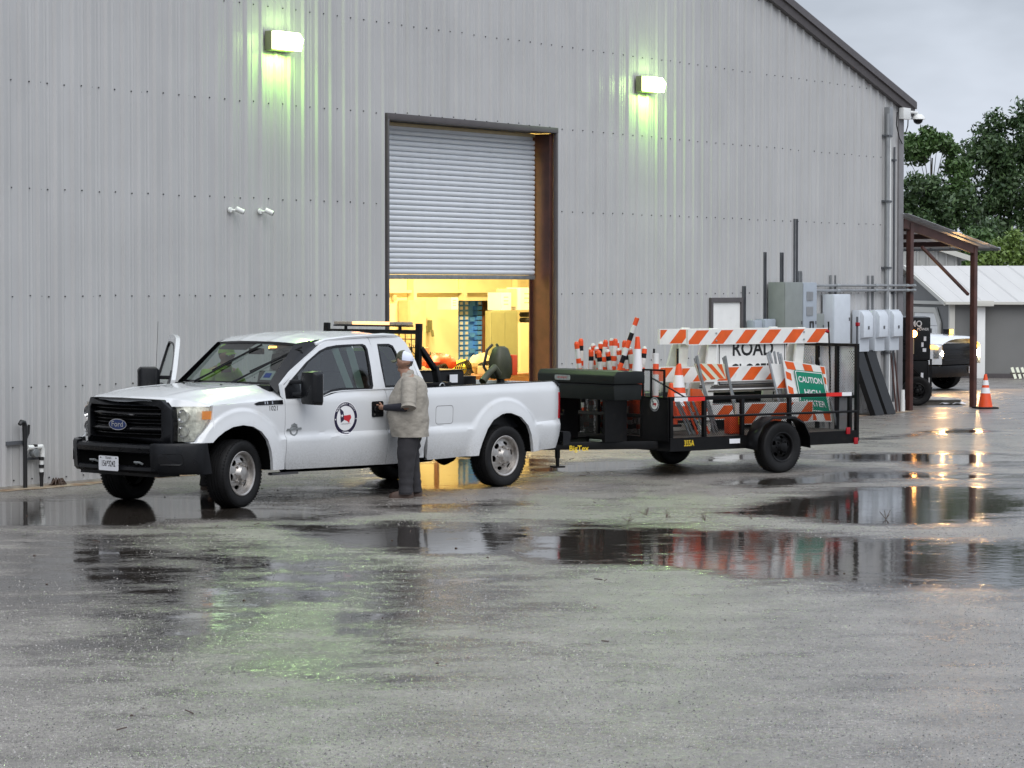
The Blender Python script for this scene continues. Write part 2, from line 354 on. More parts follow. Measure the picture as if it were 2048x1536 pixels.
    b = N(nt, 'ShaderNodeBump'); b.inputs['Distance'].default_value = .008; l(h, b.inputs['Height']); l(mth('MULTIPLY', dry2, .75), b.inputs['Strength'])
    v2 = N(nt, 'ShaderNodeTexVoronoi'); v2.inputs['Scale'].default_value = 85; l(t.outputs['Object'], v2.inputs['Vector'])
    s1_ = N(nt, 'ShaderNodeVectorMath', operation='SUBTRACT'); l(v2.outputs['Color'], s1_.inputs[0]); s1_.inputs[1].default_value = (.5, .5, .5)
    s2_ = N(nt, 'ShaderNodeVectorMath', operation='SCALE'); l(s1_.outputs[0], s2_.inputs[0]); l(mth('MULTIPLY', dry2, .42), s2_.inputs['Scale'])
    v3 = N(nt, 'ShaderNodeTexVoronoi'); v3.inputs['Scale'].default_value = 27; l(t.outputs['Object'], v3.inputs['Vector'])
    s6_ = N(nt, 'ShaderNodeVectorMath', operation='ADD'); l(v2.outputs['Color'], s6_.inputs[0]); l(v3.outputs['Color'], s6_.inputs[1]); s7_ = N(nt, 'ShaderNodeVectorMath', operation='SUBTRACT'); l(s6_.outputs[0], s7_.inputs[0]); s7_.inputs[1].default_value = (1, 1, 1); l(s7_.outputs[0], s2_.inputs[0])
    s3_ = N(nt, 'ShaderNodeVectorMath', operation='MULTIPLY'); l(s2_.outputs[0], s3_.inputs[0]); s3_.inputs[1].default_value = (1, 1, 0)
    s4_ = N(nt, 'ShaderNodeVectorMath', operation='ADD'); l(b.outputs[0], s4_.inputs[0]); l(s3_.outputs[0], s4_.inputs[1])
    s5_ = N(nt, 'ShaderNodeVectorMath', operation='NORMALIZE'); l(s4_.outputs[0], s5_.inputs[0]); b = s5_
    b2 = N(nt, 'ShaderNodeBump'); b2.inputs['Distance'].default_value = .02; b2.inputs['Strength'].default_value = .05
    l(noise_(7, 2, .5), b2.inputs['Height']); l(b.outputs[0], b2.inputs['Normal']); l(b2.outputs[0], p.inputs['Normal'])
    me.materials.append(m)
make_ground()
def make_stones():
    """coarse stone chips standing a few millimetres proud of the wet asphalt"""
    rs = np.random.RandomState(8); n = 170000
    u = rs.rand(n); y0, y1 = 13.0, 38.0; Y = (y0**-.6+(y1**-.6-y0**-.6)*u)**(-1/.6); X = (rs.rand(n)-.5)*(.40*Y+1.0)
    g = bpy.data.objects['ground'].data; wet = np.zeros(len(g.vertices), 'f'); g.attributes['wet'].data.foreach_get('value', wet)
    co = np.zeros(len(g.vertices)*3, 'f'); g.vertices.foreach_get('co', co); co = co.reshape(-1, 3)
    ys = np.unique(co[:, 1]); xs = np.unique(co[:, 0]); Wg = wet.reshape(len(xs), len(ys))
    wv = Wg[np.clip(np.searchsorted(xs, X), 0, len(xs)-1), np.clip(np.searchsorted(ys, Y), 0, len(ys)-1)]
    pt = np.sin(X*1.3+.7*np.sin(Y*.9))*np.sin(Y*.8+X*.5)
    k = (rs.rand(n) > wv*1.35) & (rs.rand(n) < .62+.38*pt); X, Y = X[k], Y[k]; n = len(X)
    r = .003+.0065*rs.rand(n)**2; h = r*(.45+.5*rs.rand(n)); a = rs.rand(n)*6.28; e = .6+.4*rs.rand(n)
    V = np.zeros((n, 5, 3))
    for i in range(4):
        t = a+i*pi/2; V[:, i, 0] = X+r*np.cos(t)*(e if i % 2 else 1); V[:, i, 1] = Y+r*np.sin(t)*(e if i % 2 else 1); V[:, i, 2] = -.001
    V[:, 4, 0] = X+r*.3*np.cos(a*3); V[:, 4, 1] = Y+r*.3*np.sin(a*5); V[:, 4, 2] = h
    b_ = (np.arange(n)*5)[:, None, None]; F = (b_+np.array([[0, 1, 4], [1, 2, 4], [2, 3, 4], [3, 0, 4]])[None]).reshape(-1, 3)
    me = bpy.data.meshes.new('stone_chips'); me.vertices.add(n*5); me.vertices.foreach_set('co', V.ravel().astype('f'))
    me.loops.add(F.size); me.loops.foreach_set('vertex_index', F.ravel().astype('i')); me.polygons.add(len(F)); me.polygons.foreach_set('loop_start', np.arange(0, F.size, 3).astype('i')); me.update(calc_edges=True)
    m = mat('stone_wet', (.2, .19, .17), .12); nt = m.node_tree; p = nt.nodes['Principled BSDF']; gN = N(nt, 'ShaderNodeNewGeometry'); rp = N(nt, 'ShaderNodeValToRGB')
    rp.color_ramp.elements[0].color = (.035, .032, .028, 1); rp.color_ramp.elements[1].color = (.38, .36, .33, 1); rp.color_ramp.elements[1].position = 1.0
    nt.links.new(gN.outputs['Random Per Island'], rp.inputs[0]); nt.links.new(rp.outputs[0], p.inputs['Base Color']); me.materials.append(m)
    o = bpy.data.objects.new('stone_chips', me); COL.objects.link(o); o['kind'] = 'stuff'; o['label'] = 'coarse wet stone chips in the asphalt surface'
make_stones()

# ================================================================== WAREHOUSE
WO, WA = (-5.984, 32.69, 0), .98311
def wworld(s_, d_, z_): return (WO[0]+s_*cos(WA)+d_*sin(WA), WO[1]+s_*sin(WA)-d_*cos(WA), z_)
def siding(name, col, rough, streak=.05):
    m = mat(name, col, rough); nt = m.node_tree; l = nt.links.new; p = nt.nodes['Principled BSDF']
    t = N(nt, 'ShaderNodeTexCoord'); oi = N(nt, 'ShaderNodeObjectInfo')
    mpp = N(nt, 'ShaderNodeMapping'); mpp.inputs['Scale'].default_value = (1, 1, .035); l(t.outputs['Object'], mpp.inputs[0])
    n = N(nt, 'ShaderNodeTexNoise'); n.inputs['Scale'].default_value = 9; n.inputs['Detail'].default_value = 5; l(mpp.outputs[0], n.inputs[0])
    r = N(nt, 'ShaderNodeMapRange', _1=.3, _2=.7, _3=1-streak, _4=1+streak); l(n.outputs[0], r.inputs[0])
    r2 = N(nt, 'ShaderNodeMapRange', _1=0, _2=1, _3=.975, _4=1.025); l(oi.outputs['Random'], r2.inputs[0])
    n3 = N(nt, 'ShaderNodeTexNoise'); n3.inputs['Scale'].default_value = .9; n3.inputs['Detail'].default_value = 5; l(t.outputs['Object'], n3.inputs[0])
    r3 = N(nt, 'ShaderNodeMapRange', _1=.35, _2=.75, _3=1.03, _4=.93); l(n3.outputs[0], r3.inputs[0])
    a = N(nt, 'ShaderNodeMath', operation='MULTIPLY'); l(r.outputs[0], a.inputs[0]); l(r2.outputs[0], a.inputs[1])
    a2 = N(nt, 'ShaderNodeMath', operation='MULTIPLY'); l(a.outputs[0], a2.inputs[0]); l(r3.outputs[0], a2.inputs[1])
    s = N(nt, 'ShaderNodeVectorMath', operation='SCALE'); s.inputs[0].default_value = col; l(a2.outputs[0], s.inputs['Scale']); l(s.outputs[0], p.inputs['Base Color'])
    b = N(nt, 'ShaderNodeBump'); b.inputs['Strength'].default_value = .25; b.inputs['Distance'].default_value = .02; l(n.outputs[0], b.inputs['Height']); l(b.outputs[0], p.inputs['Normal'])
    return m
siding('siding_grey', (.425, .425, .425), .38)
siding('siding_far', (.40, .40, .38), .5)
mat('trim_brown', (.075, .066, .068), .4, var=.1)
mat('trim_grey', (.17, .165, .17), .45, var=.1)
mat('red_primer', (.070, .028, .022), .45, var=.35, vscale=4, dirt=(.035, .018, .015), dscale=5, dlo=.5, dhi=.8)
mat('curtain_white', (.62, .65, .69), .3, metal=0, var=.03)
mat('door_white', (.80, .80, .78), .4, var=.03, dirt=(.5, .48, .42), dscale=2.5, dlo=.6, dhi=.9)
mat('interior_cream', (.78, .70, .46), .7, var=.05, vscale=2)
mat('concrete', (.30, .28, .25), .7, var=.2, bump=.3)
mat('rust_dirt', (.20, .13, .08), .9, var=.5, vscale=7, bump=.8, bscale=30, dirt=(.33, .29, .22), dscale=4, dlo=.45, dhi=.62)
mat('screw_dark', (.03, .03, .032), .5)
wh = thing('warehouse', 'large grey corrugated metal warehouse with a half raised roll-up door', 'warehouse', WO, WA)
ZT = lambda s_: 5.93+(24.6-s_)*.3 if s_ > 4 else 5.93+20.6*.3-(4-s_)*.3
DS0, DS1, DZ1 = 7.57, 11.97, 4.88; MS0, MS1, MZ1 = 16.90, 17.97, 2.20
PW = .9144
def profile(n):
    out = []
    for k in range(3):
        c = (n+.167+k/3)*PW
        out += [(c-.038, 0), (c-.014, .032), (c+.014, .032), (c+.038, 0), (c+.105, 0), (c+.118, .006), (c+.132, .006), (c+.145, 0), (c+.17, 0), (c+.183, .006), (c+.197, .006), (c+.21, 0)]
    return out
def wall_panel(n):
    s0, s1 = n*PW, (n+1)*PW; pr = [(s0, 0)]+[p for p in profile(n) if s0 < p[0] < s1-.001]
    pr += [(s1, .0)]
    for e in (DS0, DS1, MS0, MS1):
        if s0 < e < s1:
            for i in range(len(pr)-1):
                if pr[i][0] < e < pr[i+1][0]:
                    t = (e-pr[i][0])/(pr[i+1][0]-pr[i][0]); pr.insert(i+1, (e, pr[i][1]+t*(pr[i+1][1]-pr[i][1]))); break
    b = MB()
    for (a0, h0), (a1, h1) in zip(pr, pr[1:]):
        if a0 > 24.26: break
        mid = (a0+a1)/2; z0 = .03
        if DS0 < mid < DS1: z0 = DZ1
        if MS0 < mid < MS1: z0 = MZ1
        b.add([(a0, h0, z0), (a1, h1, z0), (a1, h1, ZT(a1)), (a0, h0, ZT(a0))], [(0, 1, 2, 3)])
    return b.build('wall_panel', 'siding_grey', wh, smooth=False)
for n in range(-10, 27): wall_panel(n)
# other walls, roof, trims
b = MB(); b.box(24.36, 24.40, -30, 0, 0, 5.9); b.build('side_wall', 'siding_grey', wh, smooth=False)
b = MB(); b.box(-16.6, -16.5, -30, 0, 0, 5.6); b.box(-16.5, 24.35, -30.1, -30, 0, 5.6); b.build('back_wall', 'siding_grey', wh, smooth=False)
b = MB()
for sg in (1, -1):
    e = 24.75 if sg == 1 else -16.75; zt = 5.93
    b.add([(e, .16, zt), (4, .16, zt+20.75*.3), (4, -30.2, zt+20.75*.3), (e, -30.2, zt), (e, .16, zt+.03), (4, .16, zt+.03+20.75*.3), (4, -30.2, zt+.03+20.75*.3), (e, -30.2, zt+.03)], [(0, 1, 2, 3), (4, 7, 6, 5), (0, 4, 5, 1), (2, 6, 7, 3), (0, 3, 7, 4)])
b.build('roof', 'siding_grey', wh, smooth=False)
b = MB()
for sg in (1, -1):
    e = 24.72 if sg == 1 else -16.72
    f = lambda s_, o: o+(24.6-s_)*.3 if sg == 1 else o+20.6*.3-(4-s_)*.3
    pr = [(.012, 5.76), (.11, 5.76), (.13, 5.90), (.17, 5.90), (.17, 6.03), (.155, 6.05), (.012, 6.045)]
    b.loft([[(e, d, f(e, z)) for d, z in pr], [(4, d, f(4, z)) for d, z in pr]])
b.build('rake_trim', 'trim_brown', wh, smooth=False)
b = MB(); b.box(24.20, 24.41, .0, .045, .0, 5.93); b.box(24.365, 24.41, -.2, 0, 0, 5.93); b.build('corner_trim', 'trim_grey', wh, bevel=.006)
b = MB()
for a0, a1 in ((-9.2, DS0-.06), (DS1+.06, MS0-.06), (MS1+.06, 24.2)): b.box(a0, a1, -.02, .045, 0, .028)
b.build('base_trim', 'concrete', wh, smooth=False)
# screws
b = MB()
for z in (.095, 1.205, 2.305, 3.60, 4.885, 6.17, 7.45, 8.7):
    for n in range(-1, 27):
        for o in (0, .307, .488, .619):
            s_ = n*PW+o+random.uniform(-.008, .008)
            if s_ > 24.1 or z > ZT(s_)-.1 or (DS0-.02 < s_ < DS1+.02 and z < DZ1+.02) or (MS0-.05 < s_ < MS1+.05 and z < MZ1): continue
            if random.random() < .015: continue
            zz = z+random.uniform(-.008, .008)
            b.cbox((s_, .007, zz), (.0135, .013, .0135), Matrix.Rotation(random.random(), 3, 'Y'))
for i in range(15):
    b.cbox((DS0+.15+i*.29, .045, DZ1+.012+.02*(i % 2)), (.016, .012, .016))
o = b.build('screw', 'screw_dark', wh, smooth=False); o['kind'] = 'stuff'
# roll-up door opening
b = MB(); b.box(DS0-.05, DS1+.05, -.3, .05, DZ1-.07, DZ1+.012); b.build('door_header', 'trim_brown', wh, bevel=.004)
b = MB(); b.box(DS1, DS1+.045, -.012, .05, 0, DZ1-.07); b.box(DS0-.045, DS0, -.012, .05, 0, DZ1-.07); b.build('door_trim', 'trim_brown', wh, bevel=.004)
b = MB()  # steel channel jamb on the right: web and two flanges
b.box(DS1-.008, DS1, -.42, -.02, .012, DZ1-.08); b.box(DS1-.07, DS1-.009, -.05, -.035, .012, DZ1-.08); b.box(DS1-.07, DS1-.009, -.42, -.405, .012, DZ1-.08)
b.build('door_jamb', 'red_primer', wh, smooth=False)
b = MB(); b.box(DS0+.0, DS0+.008, -.42, -.02, .012, DZ1-.08); b.box(DS0+.009, DS0+.04, -.41, -.30, .012, DZ1-.08); b.build('door_jamb', 'trim_grey', wh, smooth=False)
mat('drum_tan', (.42, .34, .2), .5, var=.1)
b = MB(); b.tube([(DS0+.05, -.60, 4.74), (DS1-.05, -.60, 4.74)], .21, 20); b.build('door_drum', 'curtain_white', wh)
b = MB(); b.beam((DS0+.01, -.33, 4.775), (DS1-.08, -.33, 4.775), .07, .05); b.build('door_rail', 'drum_tan', wh, bevel=.01)
NS = 27; z0, z1 = 2.60, 4.70; hs = (z1-z0)/NS
b = MB(); sec = [(-.325, .0), (-.305, .004), (-.294, .022), (-.290, hs*.5), (-.294, hs-.014), (-.306, hs-.006), (-.325, hs-.003)]
b.loft([[(DS0+.03, d, z) for d, z in sec], [(DS1-.10, d, z) for d, z in sec]])
sl0 = b.build('slat', 'curtain_white', None, smooth=True, angle=50)
door = bpy.data.objects.new('roll_up_door', None); COL.objects.link(door); door.parent = wh
for i in range(NS):
    q = sl0 if i == 0 else sl0.copy()
    if i: COL.objects.link(q)
    q.parent = door; q.location = (0, 0, z0+i*hs)
b = MB(); b.box(DS0+.03, DS1-.10, -.336, -.332, 2.60, 4.75); b.build('light_block_sheet', 'curtain_white', door, smooth=False)  # unseen sheet added to stop interior light leaking between the slats
b = MB(); b.box(DS0+.03, DS1-.10, -.33, -.285, 2.53, 2.595); b.build('bottom_bar', 'old_grey_steel', door, bevel=.006)
# white personnel door
b = MB(); b.plate([(MS0-.03, .0), (MS1+.03, .0), (MS1+.03, MZ1+.03), (MS0-.03, MZ1+.03)], [[(MS0+.04, .01), (MS1-.04, .01), (MS1-.04, MZ1-.05), (MS0+.04, MZ1-.05)]], lambda u, v, w: (u, w, v), -.06, .05); b.build('door_frame', 'trim_brown', wh, smooth=False)
b = MB(); b.box(MS0+.04, MS1-.04, -.02, .02, .02, MZ1-.055); pd = b.build('personnel_door', 'door_white', wh, smooth=False)
b = MB(); b.tube([(MS0+.12, .02, 1.02), (MS0+.12, .07, 1.02), (MS0+.24, .07, 1.02)], .012); b.build('handle', 'chrome', pd)
# interior
b = MB()
b.box(6.9, 22.0, -9.0, -.05, -.02, .006); b.build('floor', 'concrete', wh, smooth=False)
b = MB(); b.plate([(6.9, 0), (22, 0), (22, 5), (6.9, 5)], [[(17.99, .02), (19.28, .02), (19.28, 2.15), (17.99, 2.15)]], lambda u, v, w: (u, w, v), -6.0, -6.1); b.build('interior_wall', 'interior_cream', wh, smooth=False)
b = MB(); b.box(6.8, 6.9, -9, -.45, 0, 5); b.box(22, 22.1, -9, -.1, 0, 5); b.box(6.9, 22, -9.1, -9.0, 0, 5); b.box(12.05, 22, -.12, -.06, .0, 5.0); b.box(6.9, 7.5, -.12, -.06, 0, 5)
b.build('interior_wall', 'interior_cream', wh, smooth=False)
b = MB(); b.box(6.9, 22, -9, -.45, 5.0, 5.05); b.build('ceiling', 'interior_cream', wh, smooth=False)
b = MB(); b.box(15.0, 22, -5.99, -5.90, 2.30, 2.36); b.build('girt', 'interior_cream', wh, smooth=False)
for s_ in (14.8, 16.42, 18.03, 19.83): b = MB(); b.box(s_-.05, s_+.05, -5.99, -5.86, 2.16 if s_ > 18 else 0, 4.9); b.build('stud', 'interior_cream', wh, smooth=False)
mat('shop_lamp', (1, 1, 1), .5, emit=(1, .74, .26), estr=9)
for i, s_ in enumerate((9.8, 13.2, 16.6)):
    b = MB(); b.box(s_-.6, s_+.6, -3.3, -3.0, 4.55, 4.60); q = b.build('shop_light', 'shop_lamp', None, smooth=False); q.location = WO; q.rotation_euler = (0, 0, WA)
    q['label'] = ['ceiling lamp just inside the roll-up door', 'ceiling lamp in the middle of the workshop', 'ceiling lamp deepest in the workshop'][i]; q['category'] = 'lamp'; q['group'] = 'ceiling lamps in the workshop'
    ld = bpy.data.lights.new('shop_light', 'AREA'); ld.energy = 230; ld.color = (1, .78, .38); ld.shape = 'RECTANGLE'; ld.size = 1.1; ld.size_y = .3
    lo = bpy.data.objects.new('lamp_light', ld); COL.objects.link(lo); lo.parent = q; lo.location = (s_, 3.15, 4.53)
# dirt strip at the wall foot
b = MB(); pts = []
ss = [-9+i*.22 for i in range(154)]
vs = [(s_, .0, .0045) for s_ in ss]+[(s_, .34+.22*noise.noise((s_*.8, 3, 0))+.1*noise.noise((s_*4, 0, 0)), .0045) for s_ in ss]; k = len(ss)
b.add(vs, [(i, i+1, k+i+1, k+i) for i in range(k-1) if not (DS0 < ss[i] < DS1)])
g = b.build('dirt_strip', 'rust_dirt', None, smooth=False); g.location = WO; g.rotation_euler = (0, 0, WA); g['kind'] = 'structure'; g['label'] = 'tan gravelly dirt along the foot of the warehouse wall'
# wall lamps
mat('lamp_bronze', (.16, .17, .10), .4)
mat('lamp_lens', (1, 1, .9), .3, emit=(.60, 1, .28), estr=15)
def wall_lamp(s_, z_, w, label):
    t = thing('wall_lamp', label, 'lamp', wworld(s_, 0, z_), WA, 'lit wall lamps on the warehouse')
    h = w*.52
    b = MB(); b.box(-w/2, w/2, .035, .15, -h/2, h/2); b.build('housing', 'lamp_bronze', t, bevel=.012)
    b = MB(); sec = lambda x, k: [(x, .152, -h/2+.02), (x, .152+.16*k, -h/2+.01), (x, .152+.20*k, h*.1), (x, .152+.13*k, h/2-.015), (x, .152, h/2-.01)]
    b.loft([sec(-w/2+.015, .75), sec(-w/2+.06, 1), sec(w/2-.06, 1), sec(w/2-.015, .75)]); b.build('lens', 'lamp_lens', t, angle=30)
    ld = bpy.data.lights.new('wall_lamp', 'AREA'); ld.energy = 46; ld.color = (.66, 1, .44); ld.shape = 'RECTANGLE'; ld.size = w*.8; ld.size_y = .2; ld.spread = radians(150)
    lo = bpy.data.objects.new('lamp_light', ld); COL.objects.link(lo); lo.parent = t; lo.location = (0, -.38, -.02); lo.rotation_euler = (radians(-62), 0, 0)
    ld = bpy.data.lights.new('wall_lamp_down', 'AREA'); ld.energy = 11; ld.color = (.42, 1, .12); ld.shape = 'RECTANGLE'; ld.size = w*.8; ld.size_y = .1
    lo = bpy.data.objects.new('lamp_light', ld); COL.objects.link(lo); lo.parent = t; lo.location = (0, -.13, -h/2-.03); lo.rotation_euler = (radians(-5), 0, 0)
wall_lamp(5.02, 5.71, .50, 'lit greenish wall lamp left of the roll-up door')
wall_lamp(14.62, 5.72, .50, 'lit greenish wall lamp right of the roll-up door')
# ================================================================== PICKUP TRUCK
TO, TA = (-3.7017, 30.523, 0), .83549
FC, RC, WR = (-.02, .375), (4.27, .375), .374
gb = lambda z: 1.0-.333*(z-1.22) if z > 1.22 else 1.0
def sideB(a, z, k=1.0):
    if z < .725: b = 1.045-.06*((.725-z)/.35)**2
    elif z < .775: b = 1.045-.032*sst((z-.725)/.05)
    else: b = 1.013+.010*sin((z-.775)/.45*pi)
    if z > 1.13: b -= .030*sst((z-1.13)/.12)
    if a < -.2: b -= .10*((-.2-a)/.5)**2.2
    if a > 5.1: b -= .09*((a-5.1)/.27)**2
    for (ca, cz, R) in ((-.03, .43, .645), (4.25, .42, .640)):
        r = hypot(a-ca, (z-cz)*(1.0 if z > cz else .35))
        if r < R+.03:
            fl = 1.062-.02*sst((r-.47)/.18)
            if ca < 1 and a < -.2: fl -= .06*((-.2-a)/.5)**2
            b = b+(max(fl, b)-b)*sst((R+.03-r)/.05)
    return b
ARF = [(-.452, .735), (-.445, .745), (-.388, .795), (-.295, .852), (-.18, .895), (-.033, .91), (.115, .889), (.242, .828), (.338, .73), (.385, .616), (.405, .50), (.411, .395)]
ARR = [(3.757, .402), (3.775, .47), (3.822, .564), (3.913, .719), (4.017, .821), (4.174, .886), (4.25, .896), (4.332, .893), (4.518, .838), (4.652, .726), (4.705, .62), (4.728, .50), (4.737, .405)]
HOODL = [(-.47, 1.136), (-.214, 1.142), (.165, 1.156), (.551, 1.173), (.64, 1.18)]
HLC = [(-.69, .74), (-.617, .745), (-.576, .812), (-.493, .901), (-.43, .985), (-.415, 1.134)]
def strip(sg, a0, a1, bot, top, nz=26, da=.028, extra=(), ret=.035, rb=True, bf=sideB):
    aa = sorted(set([a0, a1]+[a0+i*(a1-a0)/max(1, int((a1-a0)/da)) for i in range(1, int((a1-a0)/da))]+[e for e in extra if a0 < e < a1]))
    mb = MB(); cols = []
    for a in aa:
        z0, z1 = bot(a), top(a)
        c = [(a, sg*bf(a, z0+(z1-z0)*j/nz), z0+(z1-z0)*j/nz) for j in range(nz+1)]
        if rb: c = [(a, c[0][1]-sg*ret, c[0][2]+.004)]+c
        c = c+[(a, c[-1][1]-sg*ret, c[-1][2]-.002)]
        cols.append(c)
    fcol = [(p[0]+.003, p[1]-sg*ret, p[2]) for p in cols[0]]; lcol = [(p[0]-.003, p[1]-sg*ret, p[2]) for p in cols[-1]]
    cols = [fcol]+cols+[lcol]; q = len(cols[0])
    mb.add([p for c in cols for p in c], [(i*q+j, (i+1)*q+j, (i+1)*q+j+1, i*q+j+1) for i in range(len(cols)-1) for j in range(q-1)])
    return mb
truck = thing('pickup_truck', 'white extended cab work pickup parked with its passenger door open, hitched to a trailer', 'pickup truck', TO, TA)
def bot_f(a): return .735 if a <= -.452 else interp(a, ARF)
def bot_r(a): return interp(a, ARR)
exF = [x for x, _ in ARF]+[x for x, _ in HLC]; exR = [x for x, _ in ARR]
for sg in (1, -1):
    nm = 'near' if sg == 1 else 'far'
    # fender
    strip(sg, -.69, .628, bot_f if True else None, lambda a: interp(a, HLC) if a < -.415 else interp(a, HOODL), extra=exF, ret=.05).build('front_fender', 'white_paint', truck, angle=32, weld=True)
    # lower part of the rear access door / cab corner
    strip(sg, 2.243, 2.868, lambda a: .368 if a < 2.74 else .368+.35*((a-2.74)/.128)**2.2*.8, lambda a: 1.236).build('rear_door', 'white_paint', truck, angle=32, weld=True)
    # bed side
    def bt(a): return interp(a, [(2.89, .655), (2.85, .52)]) if a < 2.0 else (max(.385, .66-(a-2.89)*9) if a < 2.92 else (.385+.02*(a-2.9) if a < 3.757 else (bot_r(a) if a < 4.737 else .405+(a-4.737)*.05 if a < 5.24 else .43+(a-5.24)*2.6)))
    def tp(a): return 1.233+.008*(a-2.9) if a < 5.25 else 1.252-.1*((a-5.25)/.12)**2
    strip(sg, 2.889, 5.365, bt, tp, extra=exR+[2.9, 2.905, 2.91, 5.24, 5.28, 5.3, 5.33], ret=.06).build('bed_side', 'white_paint', truck, angle=32, weld=True)
    b = MB(); b.loft([[(a, sg*.972, z-.004), (a, sg*.970, z+.006), (a, sg*.90, z+.008), (a, sg*.88, z-.03)] for a, z in ((2.90, 1.236), (3.6, 1.241), (4.4, 1.247), (5.25, 1.252), (5.34, 1.20))]); b.build('bed_rail_cap', 'black_plastic', truck)
    b = MB(); b.plate([(2.9, .70), (5.34, .70), (5.34, 1.22), (2.9, 1.22)], [], lambda u, v, w: (u, sg*w, v), .86, .88); b.build('bed_inner_side', 'black_plastic', truck, smooth=False)
    # sill
    b = MB(); b.box(.45, 3.75, min(sg*.80, sg*.97), max(sg*.80, sg*.97), .40, .50); b.build('sill', 'dark_void', truck, smooth=False)
    # wheel wells
    for c, ar in ((FC, ARF), (RC, ARR)):
        b = MB(); pts = [(a, z) for a, z in ar]
        if c is RC: pts = [(3.70, .40)]+pts+[(4.79, .40)]
        else: pts = [(-.60, .60)]+pts+[(.43, .42)]
        b.add([(a, sg*1.02, z) for a, z in pts]+[(a, sg*.55, z) for a, z in pts], [(i, i+1, len(pts)+i+1, len(pts)+i) for i in range(len(pts)-1)])
        b.build('wheel_well', 'dark_void', truck, smooth=False)
    # tail light
    b = MB(); b.loft([[(5.30, sg*.985, z), (5.365, sg*.945, z), (5.385, sg*.90, z), (5.36, sg*.82, z), (5.28, sg*.90, z)] for z in (.79, .82, 1.08, 1.115)]); b.build('tail_light', 'red_glass', truck, bevel=.008)
# doors: lower skin, window frame, glass, mirror, handle
DFR = [(.614, 1.20), (.614, 1.349), (.818, 1.465), (1.093, 1.619), (1.273, 1.718), (1.424, 1.790), (1.56, 1.821), (1.799, 1.839), (2.05, 1.843), (2.15, 1.825), (2.185, 1.70), (2.195, 1.50), (2.2, 1.20)]
GLS = [(.672, 1.18), (.676, 1.298), (.765, 1.369), (1.078, 1.574), (1.325, 1.701), (1.465, 1.744), (1.61, 1.76), (1.775, 1.765), (2.04, 1.765), (2.085, 1.75), (2.106, 1.703), (2.092, 1.502), (2.06, 1.28), (2.035, 1.245), (1.70, 1.243), (1.544, 1.241), (1.367, 1.228), (1.26, 1.20), (1.20, 1.175)]
QG = [(2.275, 1.762), (2.47, 1.762), (2.53, 1.738), (2.562, 1.67), (2.590, 1.559), (2.61, 1.406), (2.612, 1.255), (2.242, 1.255), (2.25, 1.5)]
def inset(poly, d):
    cx = sum(p[0] for p in poly)/len(poly); cy = sum(p[1] for p in poly)/len(poly); o = []
    for x, y in poly:
        l_ = hypot(x-cx, y-cy); o.append((x-(x-cx)/l_*d, y-(y-cy)/l_*d))
    return o
def seal_print(b_, cx, cz, R, fn, mats=('print_navy', 'print_white', 'print_red', 'print_black')):
    """round county seal: navy ring with lettering, flag and map; fn(u, v, lift)"""
    b_.cur = 1; b_.plate(circ(cx, cz, R*1.05, 40), [], lambda u, v, w: fn(u, v, w), .0015)
    b_.cur = 0; b_.plate(circ(cx, cz, R, 40), [circ(cx, cz, R*.78, 40)], lambda u, v, w: fn(u, v, w), .003)
    b_.cur = 1
    def arc(txt, r, mid, size, out=True):
        n = len(txt); st = size*.74/r
        for i, ch in enumerate(txt):
            t = mid-(i-(n-1)/2)*st if out else mid+(i-(n-1)/2)*st
            rot = t-pi/2 if out else t+pi/2
            b_.text(ch, size, lambda x, y, t=t, rot=rot: fn(cx+r*cos(t)+x*cos(rot)-y*sin(rot), cz+r*sin(t)+x*sin(rot)+y*cos(rot), .0045), .01)
    arc('MONTGOMERY COUNTY', R*.90, pi/2, R*.155); arc('TEXAS', R*.90, -pi/2, R*.155, False)
    for t in (pi*1.02, -.02*pi): b_.plate(circ(cx+R*.9*cos(t), cz+R*.9*sin(t), R*.045, 8), [], lambda u, v, w: fn(u, v, w), .0045)
    P = lambda L: [(cx+x*R, cz+y*R) for x, y in L]
    b_.cur = 0; b_.plate(P([(-.52, .66), (-.20, .42), (-.16, .20), (-.16, -.12), (-.20, -.16), (-.42, -.28)]), [], lambda u, v, w: fn(u, v, w), .003)
    b_.cur = 1; st = []
    for i in range(10): t = pi/2+i*pi/5; r = .13 if i % 2 == 0 else .05; st.append((-.32+r*cos(t), .16+r*sin(t)))
    b_.plate(P(st), [], lambda u, v, w: fn(u, v, w), .0045)
    b_.plate(P([(-.56, .66), (-.53, .66), (-.43, -.28), (-.46, -.28)]), [], lambda u, v, w: fn(u, v, w), .004)
    b_.cur = 2; b_.plate(P([(-.16, .17), (.10, .18), (.34, .20), (.40, .22), (.46, .10), (.48, 0), (.36, -.14), (.30, -.36), (.24, -.26), (.12, -.18), (-.02, -.14), (-.16, -.08)]), [], lambda u, v, w: fn(u, v, w), .003)
    b_.cur = 3; b_.text('COMMISSIONER PCT 4', R*.085, lambda x, y: fn(cx+.02*R+x, cz-.36*R+y, .003), 0); b_.cur = 0
PR4 = ['print_navy', 'print_white', 'print_red', 'print_black']
